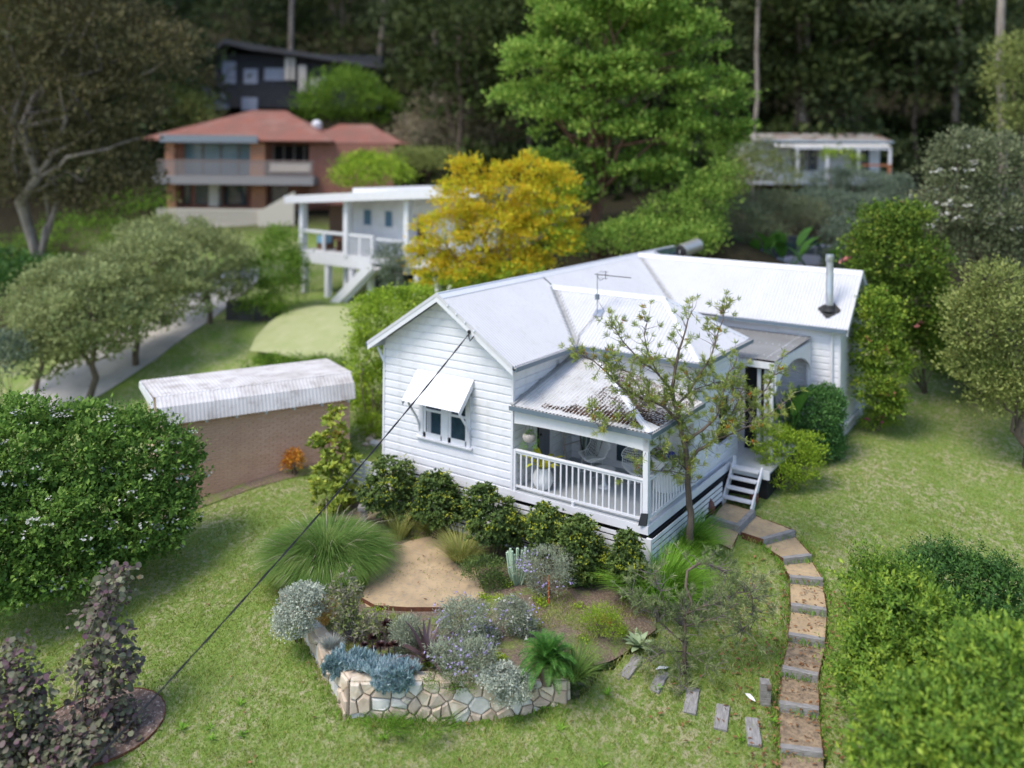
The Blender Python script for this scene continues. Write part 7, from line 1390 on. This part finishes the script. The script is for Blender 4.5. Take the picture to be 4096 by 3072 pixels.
def whereis(l, d):
    u = l / d; side = 'far left' if u < -.4 else 'left' if u < -.2 else 'centre-left' if u < -.05 else 'centre' if u < .08 else 'centre-right' if u < .25 else 'right' if u < .42 else 'far right'
    rank = 'front edge' if d < 80 else 'lower slope' if d < 96 else 'middle slope' if d < 113 else 'upper slope' if d < 132 else 'top'
    return f'dim forest tree on the {rank} of the wooded hill, {side}'
for i, (l_2, d) in enumerate(spots):
    p = ld(l_2, d); p[2] = hz(p[0], p[1]) - .3; v = i % 5; s_ = .85 + .35 * rng.random(); t = whereis(l_2, d)
    if not used[v]: used[v] = 1; o = pro[v]; o.location = Vector(p); o.scale = (s_,) * 3; o['label'] = t
    else: dup(pro[v], p, rng.random() * 6.28, s_, t)
for o in pro:
    pass
# undergrowth of the wood
N_ = 26000; u = rng.random(N_) * 1.6 - .8; d = 60 + 95 * rng.random(N_) ** .8; ok = ~((d < 92) & (u > -.37) & (u < -.09)); ok &= ~((d < 64) & (u > .2) & (u < .48)) ; ok &= (u > -.02) | (d > 70); u, d = u[ok], d[ok]
l_3 = u * d; x = CAM[0] + RT[0] * l_3 + FW[0] * d; y = CAM[1] + RT[1] * l_3 + FW[1] * d; z = H(x, y); cl = (np.sin(x * .9) + np.sin(y * .8 + 1) + 2) * .45; P = np.stack([x, y, z + rng.random(len(x)) * (.4 + cl)], 1)
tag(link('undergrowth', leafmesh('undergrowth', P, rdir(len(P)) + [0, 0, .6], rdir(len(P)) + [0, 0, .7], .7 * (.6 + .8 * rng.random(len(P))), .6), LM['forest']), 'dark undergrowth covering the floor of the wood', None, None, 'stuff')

# ------------------------------------------------------------ lawn grass and litter
foot = [(-.1, -.3), (PX + .3, -.3), (PX + .3, 3.2), (PX + .3, 5.2), (9.1, 5.2), (9.8, 9.6), (9.8, 13.5), (-.1, 14.6)]
pth = [(float(a[0]), float(a[1])) for a, b in tm] + [(12.2, -3.4), (13.1, -2.9)] + [(float(b[0]), float(b[1])) for a, b in tm[::-1]] + [tuple(lf[2][:2]), tuple(lf[1][:2]), tuple(lf[0][:2])]
gard = [tuple(lt(go, grz, x, y)[:2]) for x, y in ((-3, -.6), (6, -.6), (6, 3), (-3, 3))]; drv = [tuple(G(X, Y)[:2]) for X, Y in DV]
def field(n, x0, x1, y0, y1, dmax):
    x = x0 + (x1 - x0) * rng.random(n); y = y0 + (y1 - y0) * rng.random(n); D2 = (x - CAM[0]) * FW[0] + (y - CAM[1]) * FW[1]; L2 = (x - CAM[0]) * RT[0] + (y - CAM[1]) * RT[1]; ok = (D2 > 13) & (D2 < dmax) & (abs(L2 / D2) < .64)
    for P_ in (BED, foot, pth, ring, gard, drv, [tuple(q) for q in mp_]): ok &= ~inpoly(x, y, P_)
    return x[ok], y[ok]
x, y = field(900000, -16, 22, -14, 16, 30); D2 = (x - CAM[0]) * FW[0] + (y - CAM[1]) * FW[1]; keep = rng.random(len(x)) < np.clip((34 - D2) / 17, .12, 1); x, y = x[keep], y[keep]
z = H(x, y); n_ = len(x); tuf = np.sin(x * 6.1 + 2 * np.sin(y * 4.3)) * np.sin(y * 5.7 + 2 * np.sin(x * 3.9)); hgt = (.035 + .05 * rng.random(n_)) * (1 + .7 * np.clip(tuf, 0, 1)); P = np.stack([x, y, z - .005], 1)
A = unit(rdir(n_) * [.7, .7, .1] + [0, 0, .9]); side = unit(np.cross(A, rdir(n_))) * .009
V = np.stack([P - side, P + side, P + A * hgt[:, None]], 1).reshape(-1, 3)
GR = leafmat('lawn_grass_blade', [(.09, .16, .03), (.17, .26, .05), (.27, .33, .1), (.42, .39, .24)], .35, .7, .15, .55, .45, 1.15)
tag(link('lawn_grass', npmesh('lawn_grass', V, np.arange(3 * n_).reshape(n_, 3)), GR), 'short patchy lawn grass', None, None, 'stuff')
eg = []      # longer grass left along edges
for a, b, m_ in [((4.8, -6.35), (8.2, -3.95), 420), ((1.0, -4.7), (4.7, -6.4), 300)] + [((tm[i][0][0] - .12, tm[i][0][1]), (tm[i + 1][0][0] - .12, tm[i + 1][0][1]), 80) for i in range(7)] + [((tm[i][1][0] + .1, tm[i][1][1]), (tm[i + 1][1][0] + .1, tm[i + 1][1][1]), 80) for i in range(7)] + [((tm[i][0][0] - .05, tm[i][0][1] - .06), (tm[i][1][0], tm[i][1][1] - .06), 60) for i in range(8)]:
    t = rng.random(m_); eg.append(np.stack([a[0] + (b[0] - a[0]) * t + rng.normal(size=m_) * .06, a[1] + (b[1] - a[1]) * t + rng.normal(size=m_) * .06], 1))
eg = np.concatenate(eg); eg = eg[~inpoly(eg[:, 0], eg[:, 1], BED)]; n2 = len(eg); P = np.stack([eg[:, 0], eg[:, 1], H(eg[:, 0], eg[:, 1]) - .02], 1); A = unit(rdir(n2) * [.7, .7, .1] + [0, 0, .9]); side = unit(np.cross(A, rdir(n2))) * .01
V = np.stack([P - side, P + side, P + A * (.08 + .1 * rng.random((n2, 1)))], 1).reshape(-1, 3); tag(link('edge_grass', npmesh('edge_grass', V, np.arange(3 * n2).reshape(n2, 3)), LM['lirio']), 'longer grass growing along the wall foot and path edges', None, None, 'stuff')
# thin grass coming up in the bed and at path edges
x = -1 + 10 * rng.random(60000); y = -6.3 + 6.3 * rng.random(60000); ok = inpoly(x, y, BED) & (np.sin(x * 1.9 + 1) * np.sin(y * 2.3) + .5 * np.sin(x * 5) > .15); ok &= ~inpoly(x, y, [tuple(q[:2]) for q in spw]) | (rng.random(len(x)) < .12)
x, y = x[ok], y[ok]; n_ = len(x); P = np.stack([x, y, HB(x, y)], 1); A = unit(rdir(n_) * [.8, .8, .1] + [0, 0, .8]); side = unit(np.cross(A, rdir(n_))) * .008
V = np.stack([P - side, P + side, P + A * (.03 + .07 * rng.random((n_, 1)))], 1).reshape(-1, 3); tag(link('bed_grass', npmesh('bed_grass', V, np.arange(3 * n_).reshape(n_, 3)), GR), 'thin grass and weeds in the garden bed', None, None, 'stuff')
W1 = np.stack([-.3 + 8.6 * rng.random(70), -5.7 + 5.2 * rng.random(70)], 1); W1 = W1[inpoly(W1[:, 0], W1[:, 1], BED) & ~inpoly(W1[:, 0], W1[:, 1], [tuple(q[:2]) for q in spw])]
P = np.repeat(np.stack([W1[:, 0], W1[:, 1], HB(W1[:, 0], W1[:, 1])], 1), 90, 0); P += rdir(len(P)) * [.16, .16, .06] * rng.random((len(P), 1)) ** .5 + [0, 0, .04]; tag(link('bed_herbs', leafmesh('bed_herbs', P, rdir(len(P)) + [0, 0, .5], rdir(len(P)) + [0, 0, .8], .06, .4), LM['lime']), 'small green herbs and weeds between the plants of the garden bed', None, None, 'stuff')
# broad weeds in the lawn, fallen leaves
W0 = [];
for i in range(46):
    a = rng.random() * 12 + 2; b = -8 + rng.random() * 7
    if inpoly(np.array([a]), np.array([b]), BED)[0]: continue
    W0.append((a, b, hz(a, b)))
W0 = np.array(W0); k = 16; P = np.repeat(W0, k, 0); A = unit(rdir(len(P)) * [1, 1, .1] + [0, 0, .45]); tag(link('lawn_weeds', leafmesh('lawn_weeds', P, A, np.tile([0, 0, 1.], (len(P), 1)), .1 + .1 * rng.random(len(P)), .16), LM['lirio']), 'bright green broad-leaved weeds dotted in the lawn', None, None, 'stuff')
n_ = 1500; x = 9.5 + 4.2 * rng.random(n_); y = -5.5 + 8 * rng.random(n_); keep = (abs((x - 11.6) + (y + 1) * .45) < 1.6) | (rng.random(n_) < .12); x, y = x[keep], y[keep]; x2 = -2 + 14 * rng.random(160); y2 = -9 + 9 * rng.random(160); x = np.append(x, x2); y = np.append(y, y2)
zz = np.where(inpoly(x, y, BED), HB(x, y), H(x, y)); P = np.stack([x, y, zz + .05], 1); n_ = len(x); tag(link('fallen_leaves', leafmesh('fallen_leaves', P, rdir(n_) * [1, 1, .15], np.tile([0, 0, 1.], (n_, 1)) + rdir(n_) * .3, .06 + .07 * rng.random(n_), .4), LM['litter']), 'dry brown leaves scattered on lawn and path', None, None, 'stuff')
